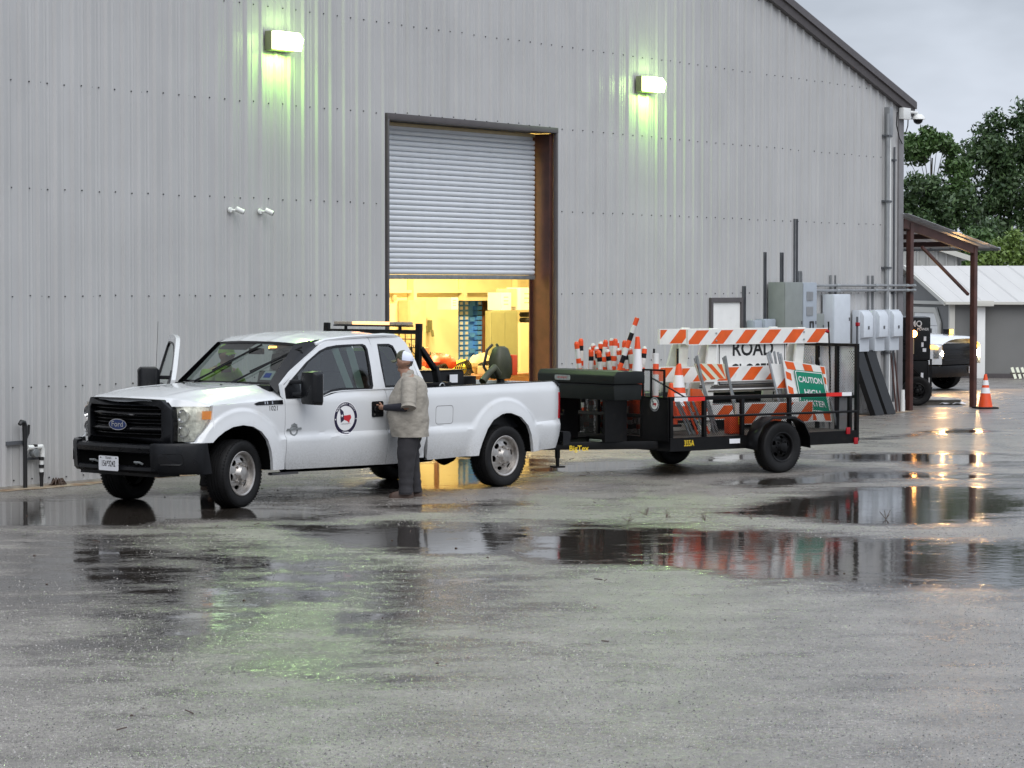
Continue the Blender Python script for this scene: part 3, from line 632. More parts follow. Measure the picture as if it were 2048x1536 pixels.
def door_assembly(sg, opened):
    root = bpy.data.objects.new('front_door', None); COL.objects.link(root); root.parent = truck
    if opened:
        h = Vector((.63, -sg*1.08, 0)); root.matrix_local = Matrix.Translation(h) @ Matrix.Rotation(-sg*radians(opened), 4, 'Z') @ Matrix.Translation(-h)
    strip(sg, .634, 2.237, lambda a: .385-.01*(a-.63) if a > .68 else .385+.3*((.68-a)/.046)**3*.3, lambda a: 1.18 if a < 1.26 else 1.18+.06*sst((a-1.2)/.4)).build('door_skin', 'white_paint', root, angle=32, weld=True)
    b = MB(); g2 = [p for p in GLS]
    fr = [(.634, 1.17), (.634, 1.335)]+DFR[2:-1]+[(2.235, 1.24), (1.7, 1.238), (1.545, 1.236), (1.367, 1.222), (1.26, 1.19), (1.2, 1.17)]
    # frame between outer outline and glass opening
    b.plate(fr, [inset(g2, .012)], lambda u, v, w: (u, sg*(gb(v)-w), v), 0, .05)
    b.build('window_frame', 'white_paint', root, angle=30)
    b = MB(); b.plate(inset(g2, .006), [inset(g2, .034)], lambda u, v, w: (u, sg*(gb(v)-w), v), -.002, .03); b.build('window_seal', 'black_plastic', root, smooth=False)
    b = MB(); b.plate(inset(g2, .03), [], lambda u, v, w: (u, sg*(gb(v)-w), v), .014); b.build('window_pane', 'window_glass', root, smooth=False)
    b = MB(); b.box(.66, 2.2, min(sg*.88, sg*.91), max(sg*.88, sg*.91), .45, 1.18); b.build('inner_trim', 'seat_grey', root, smooth=False)
    b = MB(); b.plate([(.66, 1.175), (.665, 1.29), (.75, 1.355), (.90, 1.44), (.90, 1.175)], [], lambda u, v, w: (u, sg*(gb(v)-w), v), -.012, .03); b.build('mirror_base', 'black_plastic', root, smooth=False)
    mr = MB(); mr.loft([[(.88-dx+sk*.2, sg*(b0-.07), z) for dx, b0, z in pr] for sk, pr in ((-.0, [(-.055, 1.14, 1.13), (.055, 1.14, 1.14), (.055, 1.14, 1.44), (-.055, 1.14, 1.45)]), (.0, [(-.075, 1.18, 1.10), (.075, 1.18, 1.115), (.08, 1.18, 1.47), (-.075, 1.18, 1.485)]), (.0, [(-.07, 1.36, 1.10), (.085, 1.36, 1.11), (.085, 1.36, 1.475), (-.07, 1.36, 1.485)]), (.0, [(-.045, 1.395, 1.13), (.05, 1.395, 1.14), (.05, 1.395, 1.44), (-.045, 1.395, 1.455)]))])
    m_ = mr.build('side_mirror', 'black_plastic', root, bevel=.012)
    for z_ in (1.36, 1.22): b = MB(); b.beam((.76, sg*.96, z_), (.87, sg*1.10, z_), .05, .045); b.build('mirror_arm', 'black_plastic', m_, bevel=.01)
    b = MB(); b.box(.957, .961, min(sg*1.12, sg*1.29), max(sg*1.12, sg*1.29), 1.14, 1.45); b.build('mirror_glass', 'chrome', m_, smooth=False)
    b = MB(); b.plate(rrect(1.985, 2.168, .925, 1.105, .02), [], lambda u, v, w: (u, sg*(sideB(u, v)+w), v), .0015, .012); hd = b.build('door_handle', 'black_plastic', root, smooth=False)
    b = MB(); b.plate(rrect(2.0, 2.13, .985, 1.055, .02), [], lambda u, v, w: (u, sg*(sideB(u, v)+w), v), .022, .05); b.build('handle_grip', 'black_gloss', hd, bevel=.006)
    b = MB(); b.plate(circ(2.02, .955, .012, 10), [], lambda u, v, w: (u, sg*(sideB(u, v)+w), v), .012, .016); b.build('key_lock', 'chrome', hd, smooth=False)
    if sg == 1:
        b = MB(); seal_print(b, 1.568, .928, .182, lambda u, v, w: (u, sideB(u, v)+w, v)); o = b.build('county_seal', PR4, root, smooth=False); o['label'] = 'round navy and white county seal with a red map'
        # diesel badge
        b = MB(); cx, cz = .765, .828; fn = lambda u, v, w: (u, sideB(u, v)+w, v)
        b.plate(circ(cx, cz-.005, .062, 24, .062), [circ(cx, cz-.005, .047, 24, .047)], lambda u, v, w: fn(u, v, w), .001, .009)
        b.plate([(cx-.115, cz-.008), (cx+.115, cz+.0), (cx+.105, cz+.022), (cx-.105, cz+.014)], [], fn, .004, .012)
        for k in range(-2, 3): b.plate([(cx+k*.018-.007, cz+.025), (cx+k*.018+.005, cz+.025), (cx+k*.018+.008, cz+.075-abs(k)*.008), (cx+k*.018-.004, cz+.075-abs(k)*.008)], [], fn, .002, .009)
        b.build('engine_badge', 'old_grey_steel', root, smooth=False)
    b = MB()
    for z in (.70, .95): b.tube([(.655, sg*1.0, z), (.655, sg*1.0, z+.05)], .012)
    return root
door_assembly(1, 0); door_assembly(-1, 56)
# upper cab corner with quarter glass, both sides
CABR = [(2.205, 1.238), (2.198, 1.52), (2.186, 1.70), (2.16, 1.83), (2.404, 1.862), (2.594, 1.850), (2.694, 1.826), (2.758, 1.761), (2.808, 1.657), (2.852, 1.54), (2.868, 1.40), (2.870, 1.238)]
for sg in (1, -1):
    b = MB(); b.plate(CABR, [inset(QG, .01)], lambda u, v, w: (u, sg*(gb(v)-w), v), .002, .06); b.build('cab_corner', 'white_paint', truck, angle=30)
    b = MB(); b.plate(inset(QG, .004), [inset(QG, .03)], lambda u, v, w: (u, sg*(gb(v)-w), v), .0, .03); b.build('window_seal', 'black_plastic', truck, smooth=False)
    b = MB(); b.plate(inset(QG, .026), [], lambda u, v, w: (u, sg*(gb(v)-w), v), .012); b.build('rear_side_window', 'window_glass', truck, smooth=False)
    # black A pillar (gap between windshield and door frame)
    b = MB(); b.loft([[(.62, -.77, 1.335), (.66, -.82, 1.30), (.74, -.85, 1.30), (.72, -.79, 1.34)], [(1.12, -.655, 1.775), (1.16, -.70, 1.755), (1.24, -.74, 1.74), (1.22, -.68, 1.77)], [(1.30, -.70, 1.81), (1.34, -.73, 1.80), (1.46, -.76, 1.80), (1.42, -.72, 1.82)]]) if sg < 0 else b.loft([[(.62, sg*.77, 1.335), (.63, sg*.985, 1.17), (.66, sg*.965, 1.33), (.72, sg*.80, 1.34)], [(1.12, sg*.655, 1.775), (1.20, sg*.86, 1.625), (1.26, sg*.835, 1.70), (1.22, sg*.68, 1.77)], [(1.30, sg*.72, 1.81), (1.42, sg*.80, 1.775), (1.52, sg*.79, 1.81), (1.42, sg*.72, 1.82)]]); b.build('windshield_pillar', 'black_gloss', truck, angle=50)
# hood
def zc_hood(a): return interp(a, [(-.90, 1.190), (-.86, 1.215), (-.726, 1.236), (-.454, 1.277), (-.237, 1.304), (.2, 1.325), (.65, 1.335)])
def hood(u, v):
    bb = (v*2-1)*.972; q = abs(bb)/.972
    af = -.885+.17*(min(abs(bb), .7)/.7)**2.2
    if abs(bb) > .70: af += .27*((abs(bb)-.7)/.27)**1.2
    ar = .655+.02*q
    a = af+(ar-af)*u; ze = interp(a, [(-.8, 1.12), (-.47, 1.134), (.165, 1.152), (.65, 1.176)])
    z = ze+(zc_hood(a)-ze)*(1-q**3.2)
    z += .016*(sst((q-.50)/.06)-sst((q-.60)/.12))*sst((a+.8)/.5)
    if u < .001: z = (z-.035) if abs(bb) < .66 else 1.122
    elif u < .03: z -= .003
    return (a, bb, z)
b = MB(); b.grid(hood, 44, 60); b.build('hood', 'white_paint', truck, angle=40)
b = MB(); b.box(.60, .80, -.80, .80, 1.25, 1.322); b.build('cowl', 'black_plastic', truck, bevel=.01)
for a_, b_ in ((.30, .33), (.30, -.30)):
    b = MB(); b.lathe([(0, .012), (.012, .010), (.014, 0)], (a_, b_, 1.322), 'z', 8); b.build('washer_nozzle', 'black_plastic', truck)
# fender vents
for sg in (1, -1):
    fn = lambda u, v, w: (u, sg*(sideB(u, v)+w), v)
    b = MB(); b.plate([(.166, 1.137), (.241, 1.156), (.37, 1.163), (.60, 1.165), (.60, 1.118), (.20, 1.118)], [], fn, .001, .006); v_ = b.build('fender_vent', 'black_gloss', truck, smooth=False)
    b = MB()
    for k in (.32, .355, .43): b.plate([(k, 1.125), (k+.014, 1.125), (k+.014, 1.158), (k, 1.158)], [], fn, .006, .009)
    b.build('vent_badge', 'chrome', v_, smooth=False)
b = MB(); b.text('1021', .075, lambda x, y: (.455+x, sideB(.455+x, 1.075+y)+.0015, 1.075+y), .008); b.build('fleet_number', 'print_black', truck, smooth=False)
# windshield
def wsf(u, v):   # u 0..1 across, v bottom..top
    q = u*2-1; hb, ht = .79, .665
    bb = q*(hb+(ht-hb)*v); a = (.625+.075*q*q)*(1-v)+(1.10+.075*q*q)*v+.02*sin(v*pi); z = (1.325+.0*q*q)*(1-v)+(1.795-.022*q*q)*v+.012*sin(v*pi)
    return (a, bb, z)
b = MB(); b.grid(lambda u, v: wsf(.035+u*.93, .04+v*.9), 20, 10); b.build('windshield', 'window_glass', truck, angle=80)
b = MB(); N_ = 24
for r0, r1 in (((0, 1), (0, .045)), ((0, 1), (.935, 1.0)), ((0, .04), (0, 1)), ((.96, 1), (0, 1))):
    b.grid(lambda u, v: (lambda p: (p[0]-.004, p[1], p[2]+.002))(wsf(r0[0]+u*(r0[1]-r0[0]), r1[0]+v*(r1[1]-r1[0]))), 24 if r0[1]-r0[0] > .5 else 1, 10 if r1[1]-r1[0] > .5 else 1)
b.build('windshield_seal', 'black_gloss', truck, angle=80)
for x0, z_ in ((.08, 0), (.50, 0)):
    b = MB(); p = [wsf(x0+.10, .0), wsf(x0+.10+.12, .22), wsf(x0+.10+.32, .62)]; b.tube([(q[0]-.02, q[1], q[2]+.01) for q in p], [.014, .010, .007]); w_ = b.build('wiper_arm', 'black_plastic', truck)
    p = [wsf(x0+.10+.10, .25), wsf(x0+.10+.46, .9)]; b = MB(); b.beam(*[(q[0]-.012, q[1], q[2]+.01) for q in p], .012, .022); b.build('wiper_blade', 'rubber', w_, smooth=False)
b = MB(); b.grid(lambda u, v: (lambda p: (p[0]+.006, p[1], p[2]))(wsf(.83+u*.10, .10+v*.20)), 3, 3); b.cur = 1
b.add([(lambda p: (p[0]-.001, p[1], p[2]+.001))(wsf(.85+x*.06, .15+y*.10)) for x, y in ((0, 0), (1, 0), (1, 1), (0, 1))], [(0, 1, 2, 3)]); b.build('windshield_sticker', ['plate_white', 'print_blue'], truck, smooth=False)
# roof
def roof(u, v):
    a = 1.115+u*1.62; q = v*2-1; hw = interp(a, [(1.115, .665), (1.3, .745), (1.5, .79), (2.4, .79), (2.735, .74)])
    ze = interp(a, [(1.115, 1.775), (1.3, 1.815), (1.55, 1.838), (2.1, 1.846), (2.5, 1.845), (2.66, 1.825), (2.735, 1.78)])
    zt = interp(a, [(1.115, 1.798), (1.3, 1.852), (1.55, 1.888), (2.1, 1.902), (2.5, 1.893), (2.66, 1.862), (2.735, 1.79)])
    return (a+.04*q*q*(1 if u < .5 else -1), q*hw, ze+(zt-ze)*(1-abs(q)**2.6)+.006*(sst((abs(q)-.3)/.05)-sst((abs(q)-.42)/.05)))
b = MB(); b.grid(roof, 40, 36); b.build('roof', 'white_paint', truck, angle=50)
for sg in (1, -1):
    b = MB(); pts = [(1.20, .80, 1.70), (1.33, .772, 1.775), (1.46, .795, 1.818), (1.8, .80, 1.846), (2.4, .80, 1.866), (2.6, .79, 1.853), (2.7, .775, 1.822)]
    b.loft([[(a, sg*(q-.06), z+.004), (a, sg*(q-.01), z+.016), (a, sg*(q+.012), z+.0), (a, sg*(q+.008), z-.022), (a, sg*(q-.06), z-.03)] for a, q, z in pts[1:]]); b.build('roof_rail', 'white_paint', truck, angle=60)
# cab back with rear window
b = MB(); bk = lambda u, v, w: (interp(v, [(1.2, 2.872), (1.4, 2.868), (1.54, 2.850), (1.657, 2.806), (1.76, 2.756), (1.85, 2.66)])-w, u, v)
b.plate([(-1.0, 1.2), (1.0, 1.2), (.99, 1.35), (.93, 1.45), (.88, 1.58), (.83, 1.70), (.78, 1.80), (.5, 1.855), (-.5, 1.855), (-.78, 1.80), (-.83, 1.70), (-.88, 1.58), (-.93, 1.45), (-.99, 1.35)], [rrect(-.72, .72, 1.36, 1.74, .06)], bk, 0, .05); b.build('cab_back', 'white_paint', truck, angle=40)
b = MB(); b.plate(rrect(-.73, .73, 1.35, 1.75, .06), [], bk, .02); b.build('rear_window', 'window_glass', truck, smooth=False)
b = MB(); b.box(2.80, 2.868, -1.0, 1.0, .42, 1.2); b.build('cab_back_lower', 'white_paint', truck, smooth=False)
# cabin interior
b = MB(); b.box(.5, 2.8, -.85, .85, .45, .52); b.build('cab_floor', 'dark_void', truck, smooth=False)
b = MB(); b.loft([[(.66, y, .8), (.66, y, 1.29), (.85, y, 1.31), (1.05, y, 1.24), (1.08, y, .8)] for y in (-.88, .88)]); b.build('dashboard', 'seat_grey', truck, bevel=.02)
def seat(a, bc, w):
    b = MB(); b.cbox((a, bc, .72), (.52, w, .2)); s_ = b.build('seat', 'seat_grey', truck, bevel=.04)
    b = MB(); b.cbox((a+.30, bc, 1.10), (.17, w, .66), Matrix.Rotation(radians(14), 3, 'Y')); b.build('seat_back', 'seat_grey', s_, bevel=.05)
    b = MB(); b.cbox((a+.42, bc, 1.53), (.11, w*.5, .20), Matrix.Rotation(radians(10), 3, 'Y')); b.build('headrest', 'seat_grey', s_, bevel=.035)
seat(1.50, .42, .54); seat(1.50, -.42, .54); seat(2.35, 0, 1.5)
b = MB(); b.tube([(1.13+.06*sin(t)*0+.10*cos(t)*.45, .42+.185*sin(t), 1.19+.185*cos(t)*.88) for t in [2*pi*i/20 for i in range(21)]], .016, 6, False); b.tube([(1.13, .42, 1.19), (.98, .42, 1.12)], .03); b.build('steering_wheel', 'black_plastic', truck)
for bc in (.42, -.42):
    b = MB(); b.cbox((1.24, bc, 1.735), (.20, .46, .018), Matrix.Rotation(radians(-22), 3, 'Y')); b.build('sun_visor', 'seat_grey', truck, bevel=.006)
b = MB(); b.cbox((1.14, .0, 1.68), (.03, .24, .07)); b.build('rear_view_mirror', 'black_plastic', truck, bevel=.01)
mat('amber_lamp', (1, .5, .1), .4, emit=(1, .42, .08), estr=7)
b = MB(); b.cbox((1.19, .22, 1.725), (.02, .13, .035)); b.build('cab_beacon', 'amber_lamp', truck, bevel=.01)
mat('pale_reflection', (.55, .62, .60), .6)
for k, (a0, a1) in enumerate(((1.60, 1.80), (1.84, 1.97))):
    b = MB(); b.beam((a0, .80, 1.74), (a1, .86, 1.25), .004, .085); b.build('glass_reflection_bar', 'pale_reflection', truck, smooth=False)  # modelled pale bars stand in for reflections in the door glass
# bed
b = MB(); b.box(2.9, 5.34, -.86, .86, .70, .735); b.build('bed_floor', 'black_plastic', truck, smooth=False)
b = MB(); b.box(2.892, 2.93, -.9, .9, .55, 1.225); b.build('bed_front', 'white_paint', truck, bevel=.006)
b = MB(); b.box(5.33, 5.385, -.86, .86, .62, 1.235); b.build('tailgate', 'white_paint', truck, bevel=.012)
b = MB(); b.loft([[(a, y, .62), (a+.13, y, .62), (a+.15, y, .57), (a+.12, y, .47), (a, y, .45)] for y, a in ((-1.0, 5.36), (-.9, 5.40), (-.3, 5.43), (.3, 5.43), (.9, 5.40), (1.0, 5.36))]); b.build('rear_bumper', 'black_plastic', truck, angle=30)
b = MB(); b.beam((5.2, 0, .47), (5.62, 0, .47), .07, .06); b.tube([(5.60, 0, .49), (5.60, 0, .53)], .02); b.lathe([(0, .06), (.018, .055), (.026, .035), (.018, .012), (.0, .01)], (5.60, 0, .52), 'z', 10); b.build('hitch', 'black_steel', truck)
b = MB(); b.tube([(5.35, -.25, .40), (5.5, -.22, .30), (5.62, -.1, .24), (5.75, 0, .30), (5.85, .08, .40)], .011, 5); b.tube([(5.35, .25, .42), (5.47, .2, .26), (5.6, .12, .22), (5.72, .06, .33)], .011, 5); b.tube([(5.4, .05, .42), (5.46, .1, .20), (5.52, .22, .17), (5.56, .15, .36)], .008, 5); b.build('safety_chain', 'black_steel', truck)
# chassis
b = MB()
for y in (-.45, .45): b.box(-.7, 5.35, y-.05, y+.05, .42, .57)
b.box(.5, 1.7, -.3, .3, .34, .5); b.box(1.9, 3.3, -.40, .20, .38, .56)
b.tube([(1.5, -.1, .36), (4.2, -.02, .375)], .05, 10); b.tube([(4.27, -.85, .375), (4.27, .85, .375)], .05, 10); b.lathe([(.0, -.16), (.11, -.12), (.16, 0), (.11, .12), (0, .16)], (4.27, 0, .375), 'y', 16); b.tube([(-.02, -.85, .375), (-.02, .85, .375)], .04, 8)
b.tube([(1.2, .35, .34), (2.4, .42, .33), (3.6, .42, .36)], .045, 8); b.box(-.5, .5, -.45, .45, .42, .95); b.build('chassis', 'dark_void', truck, smooth=False)
b = MB(); b.beam((.55, .86, .335), (.95, .86, .335), .07, .03); b.build('step_bracket', 'trim_grey', truck, bevel=.006)
# fuel flap
b = MB(); fn = lambda u, v, w: (u, sideB(u, v)+w, v); b.plate(rrect(3.05, 3.35, .80, 1.02, .04), [rrect(3.056, 3.344, .806, 1.014, .036)], fn, .0005, .0012); b.build('fuel_door', 'trim_grey', truck, smooth=False)
# front end
def afc(bq): return -.885+.165*(min(abs(bq), .72)/.70)**2.2
gm = lambda u, v, w: (afc(u)-w, u, v)
out_ = [(-.71, .70), (.71, .70), (.715, .95), (.70, 1.10), (.60, 1.195), (.40, 1.203), (0, 1.208), (-.40, 1.203), (-.60, 1.195), (-.70, 1.10), (-.715, .95)]
def dens(poly, k=6):
    o = []
    for i in range(len(poly)):
        p, q = poly[i], poly[(i+1) % len(poly)]; n_ = max(1, int(hypot(p[0]-q[0], p[1]-q[1])/.10))
        o += [(p[0]+(q[0]-p[0])*j/n_, p[1]+(q[1]-p[1])*j/n_) for j in range(n_)]
    return o
b = MB(); hole = dens([(-.585, .775), (.585, .775), (.60, .80), (.60, 1.09), (.55, 1.125), (-.55, 1.125), (-.60, 1.09), (-.60, .80)])
b.plate(dens(out_), [hole], gm, -.06, .045); gs = b.build('grille', 'black_plastic', truck, bevel=.012)
b = MB(); b.grid(lambda u, v: (afc(u*1.2-.6)+.05, u*1.2-.6, .76+v*.38), 16, 1); b.build('grille_back', 'dark_void', gs, smooth=False)
for zz in (.868, 1.035):
    b = MB(); b.loft([[(afc(y)-.004, y, zz-.022), (afc(y)-.022, y, zz), (afc(y)-.006, y, zz+.020), (afc(y)+.03, y, zz)] for y in [-.59+i*.0983 for i in range(13)]]); b.build('grille_bar', 'black_gloss', gs, angle=50)
b = MB()
for i in range(1, 9):
    z_ = .78+i*.0385; b.loft([[(afc(y)+.02, y, z_-.004), (afc(y)+.02, y, z_+.004), (afc(y)+.045, y, z_+.004), (afc(y)+.045, y, z_-.004)] for y in (-.59, -.3, 0, .3, .59)])
o = b.build('grille_mesh', 'black_plastic', gs, smooth=False); o['kind'] = 'stuff'
b = MB(); em = lambda u, v, w: (-.905-w+.1*u*u, u, .915+v)
b.cur = 0; b.plate(circ(0, 0, .148, 32, .062), [], em, .0, .015); b.cur = 1; b.plate(circ(0, 0, .136, 32, .053), [], em, .0152, .018)
b.cur = 0; b.text('Ford', .085, lambda x, y: em(x*1.25, y+.002, .0195), .012)
b.build('oval_badge', ['chrome', 'print_blue'], gs, smooth=False)
def bump_a(q):
    q = abs(q); return interp(q, [(0, -1.03), (.45, -1.015), (.62, -.985), (.72, -.955), (.90, -.81), (1.0, -.68), (1.035, -.60)])
ys = [-1.035, -1.0, -.95, -.9, -.8, -.72, -.66]; mid_ = [-.62, -.45, -.3, -.15, 0, .15, .3, .45, .62]
fp = MB(); full = ys+[-.62]
def sec_full(y): a = bump_a(y); return [(a+.07, y, .735), (a+.012, y, .728), (a-.004, y, .70), (a, y, .56), (a+.012, y, .43), (a+.05, y, .395), (a+.14, y, .40)]
def sec_top(y): a = bump_a(y); return [(a+.10, y, .712), (a+.015, y, .705), (a-.004, y, .675), (a+.006, y, .625), (a+.05, y, .60)]
def sec_low(y): a = bump_a(y); return [(a+.08, y, .475), (a+.02, y, .465), (a+.012, y, .43), (a+.05, y, .40), (a+.14, y, .405)]
for sgn in (1, -1): fp.loft([sec_full(sgn*y) for y in full], caps=True)
fp.loft([sec_top(y) for y in mid_]); fp.loft([sec_low(y) for y in mid_])
bm_ = fp.build('front_bumper', 'black_plastic', truck, angle=40)
b = MB(); b.box(-.94, -.90, -.64, .64, .42, .66); b.build('bumper_opening', 'dark_void', bm_, smooth=False)
b = MB()
for y in (-.33, .42): b.tube([(-.96, y-.05, .50), (-1.0, y-.04, .52), (-1.0, y+.04, .52), (-.96, y+.05, .50)], .012, 6)
b.build('tow_hook', 'old_grey_steel', bm_)
for sgn in (1, -1):
    f2 = lambda u, v, w: (bump_a(u)-w, sgn*u, v); b = MB(); b.plate(dens(rrect(.72, .93, .50, .62, .03)), [], f2, -.004, .006); b.build('fog_lamp_cover', 'black_gloss', bm_, bevel=.003)
b = MB(); b.box(-.90, -.60, -.66, .66, .36, .41); b.build('air_dam', 'black_plastic', bm_, smooth=False)
b = MB(); pl = lambda u, v, w: (-1.045-w, u, v)
b.cur = 0; b.plate(rrect(-.165, .165, .415, .575, .015), [], pl, 0, .004); b.cur = 1
b.text('TEXAS', .036, lambda x, y: pl(x, .553+y, .006), .01); b.text('156*3242', .078, lambda x, y: pl(x*.78, .49+y*1.15, .006), .012)
for x, y in ((-.13, .556), (.13, .556)): b.plate(rrect(x-.012, x+.012, y-.005, y+.005, .003), [], pl, .006)
b.build('licence_plate', ['plate_white', 'print_black'], truck, smooth=False)
mat('lamp_reflector', (.80, .80, .70), .22, metal=.25, var=.35, vscale=16, bump=.8, bscale=24)
for sg in (1, -1):
    def hlp(t):  # plan curve of the lens
        return (interp(t, [(0, -.735), (.3, -.70), (.6, -.62), (.8, -.545), (1, -.42)]), interp(t, [(0, .715), (.3, .82), (.6, .925), (.8, .975), (1, .992)]))
    nt_ = 20; b = MB(); zb = lambda a: max(.752, interp(a, HLC)+.004) if a > -.617 else .752
    cols = [(hlp(i/nt_)[0], sg*hlp(i/nt_)[1], zb(hlp(i/nt_)[0])) for i in range(nt_+1)]
    b.add([(a, y, z0_+(1.128-z0_)*j/6) for a, y, z0_ in cols for j in range(7)], [(i*7+j, (i+1)*7+j, (i+1)*7+j+1, i*7+j+1) for i in range(nt_) for j in range(6)])
    hl_ = b.build('headlight', 'clear_lens', truck, angle=60)
    b = MB(); b.add([(a+.055, y-sg*.035, max(z0_-.01, .74)+(1.135-z0_)*j/6) for a, y, z0_ in cols for j in range(7)], [(i*7+j, (i+1)*7+j, (i+1)*7+j+1, i*7+j+1) for i in range(nt_) for j in range(6)]); b.build('reflector', 'lamp_reflector', hl_, smooth=False)
    for zz, rr in ((1.02, .075), (.855, .07)):
        b = MB(); a_, y_ = hlp(.30); b.lathe([(rr, -.012), (rr*.93, .0), (rr*.6, .05), (rr*.2, .07), (0, .07)], (a_+.035, sg*(y_-.02), zz), 'x', 18); b.build('reflector_bowl', 'chrome', hl_)
    b = MB(); r_ = [hlp(t) for t in (.78, .86, .93, .985)]
    b.add([(a+.012, sg*(y-.008), z) for a, y in r_ for z in (.985, 1.075)], [(i*2, i*2+2, i*2+3, i*2+1) for i in range(3)]); b.build('turn_signal', 'amber_glass', hl_, smooth=False)
# antenna
b = MB(); b.tube([(.42, -.93, 1.17), (.43, -.93, 1.5), (.46, -.93, 2.02)], [.004, .003, .0025], 5); b.build('antenna', 'black_plastic', truck)
# wheels
def make_wheel(parent, R, w, rimR, steel='wheel_steel', dark=False, holes=6):
    root = bpy.data.objects.new('wheel', None); COL.objects.link(root); root.parent = parent
    b = MB(False); h = w/2
    prof = [(rimR*.98, -h*.78), (rimR*1.04, -h*.86), (R*.80, -h*1.0), (R*.90, -h*1.0), (R*.955, -h*.93), (R*.985, -h*.80), (R, -h*.6), (R, -h*.34), (R*.978, -h*.33), (R*.978, -h*.27), (R, -h*.26), (R, -h*.04), (R*.978, -h*.03), (R*.978, h*.03), (R, h*.04), (R, h*.26), (R*.978, h*.27), (R*.978, h*.33), (R, h*.34), (R, h*.6), (R*.985, h*.80), (R*.955, h*.93), (R*.90, h*1.0), (R*.80, h*1.0), (rimR*1.04, h*.86), (rimR*.98, h*.78)]
    b.lathe(prof, (0, 0, 0), 'y', 48); b.build('tyre', 'rubber', root, angle=50)
    b = MB(False)
    for k in range(60):  # tread blocks on the shoulder
        t = 2*pi*k/60
        for sd in (-1, 1):
            c_ = (R*.981*cos(t), sd*h*.82, R*.981*sin(t)); b.cbox(c_, (R*.008, h*.26, R*.06), Matrix.Rotation(-t, 3, 'Y'))
    o = b.build('tread_block', 'rubber', root, smooth=False); o['kind'] = 'stuff'
    # outside of the wheel is -y
    b = MB(False); b.lathe([(rimR*1.0, -h*.80), (rimR*1.04, -h*.90), (rimR*1.0, -h*.93), (rimR*.93, -h*.86), (rimR*.90, -h*.62), (rimR*.86, -h*.40), (rimR*.86, h*.7)], (0, 0, 0), 'y', 40)
    y0_ = -h*.50
    disc = lambda u, v, w_: (u, y0_+w_-(.030*sst((rimR*.80-hypot(u, v))/(rimR*.35))), v)
    hs_ = []
    for k in range(holes):
        t = 2*pi*k/holes+.2; cx, cy = rimR*.66*cos(t), rimR*.66*sin(t)
        hs_.append([(cx+rimR*(.10*cos(q)*cos(t)-.17*sin(q)*sin(t)), cy+rimR*(.10*cos(q)*sin(t)+.17*sin(q)*cos(t))) for q in [2*pi*i/10 for i in range(10)]])
    b.plate(circ(0, 0, rimR*.90, 40), [circ(0, 0, rimR*.40, 24)]+hs_, disc, 0, .012)
    b.lathe([(rimR*.42, y0_-.028), (rimR*.36, y0_-.05), (rimR*.30, y0_-.075), (rimR*.12, y0_-.082), (0, y0_-.083)], (0, 0, 0), 'y', 24)
    for k in range(8):
        t = 2*pi*k/8; b.tube([(rimR*.46*cos(t), y0_-.02, rimR*.46*sin(t)), (rimR*.46*cos(t), y0_-.05, rimR*.46*sin(t))], .011, 6)
    b.build('rim', steel, root, angle=35)
    b = MB(False); b.lathe([(rimR*.9, h*.2), (0, h*.2)], (0, 0, 0), 'y', 20); b.build('brake_drum', 'dark_void', root, smooth=False)
    return root
w0 = make_wheel(truck, WR, .262, .238)
w0.location = (RC[0], -.90, WR)
for i, (a, y, rz) in enumerate(((RC[0], .90, pi), (FC[0], -.89, radians(13)), (FC[0], .89, pi+radians(12)))):
    c = copy_tree(w0, truck); c.location = (a, y, WR); c.rotation_euler = (0, .6*i, rz)
    if i == 1: c.rotation_euler = (0, 0, rz)
# headache rack and light bar
rk = bpy.data.objects.new('headache_rack', None); COL.objects.link(rk); rk.parent = truck
for sg in (1, -1):
    b = MB(); b.beam((3.00, sg*.78, 1.44), (3.02, sg*.78, 1.985), .05, .075, (0, 1, 0)); b.beam((3.02, sg*.80, 1.70), (3.24, sg*.83, 1.44), .05, .07, (0, 1, 0)); b.beam((3.24, sg*.83, 1.47), (3.26, sg*.86, 1.25), .05, .09, (0, 1, 0)); b.box(2.98, 3.42, min(sg*.82, sg*.93), max(sg*.82, sg*.93), 1.255, 1.29); b.build('rack_upright', 'black_steel', rk, bevel=.005)
b = MB(); b.beam((3.02, -.80, 1.885), (3.02, .80, 1.885), .05, .05); b.build('rack_bar', 'black_steel', rk, bevel=.005)
b = MB(); b.beam((3.03, -.80, 1.30), (3.03, .80, 1.30), .05, .05); b.build('rack_bar', 'black_steel', rk, bevel=.005)
b = MB()
for i in range(16): y = -.75+i*.1; b.tube([(3.03, y, 1.30), (3.02, y, 1.87)], .006, 5)
for i in range(5): z = 1.40+i*.10; b.tube([(3.025, -.78, z), (3.025, .78, z)], .006, 5)
o = b.build('rack_mesh', 'black_steel', rk); o['kind'] = 'stuff'
for sg in (1, -1):
    b = MB(); b.tube([(3.25+.045*cos(t), sg*.935, 1.235+.045*sin(t)) for t in [2*pi*i/12 for i in range(13)]], .008, 6, False); b.build('tie_down_ring', 'galvanized', rk)
lb = bpy.data.objects.new('light_bar', None); COL.objects.link(lb); lb.parent = truck
b = MB(); b.box(2.97, 3.05, -.62, .66, 1.945, 1.965); b.build('bar_base', 'black_plastic', lb, bevel=.004)
mat('amber_lit', (1, .6, .3), .3, emit=(1, .40, .15), estr=1.7); mat('bar_lens', (.30, .26, .22), .25)
for i in range(12):
    y0_ = -.61+i*.105; b = MB(); b.box(2.965, 3.055, y0_+.004, y0_+.100, 1.967, 2.002); b.build('bar_module', 'amber_lit' if 3 <= i <= 8 else 'bar_lens', lb, bevel=.006)
for y in (-.45, .47): b = MB(); b.box(3.0, 3.03, y-.012, y+.012, 1.91, 1.945); b.build('bar_foot', 'black_steel', lb, smooth=False)
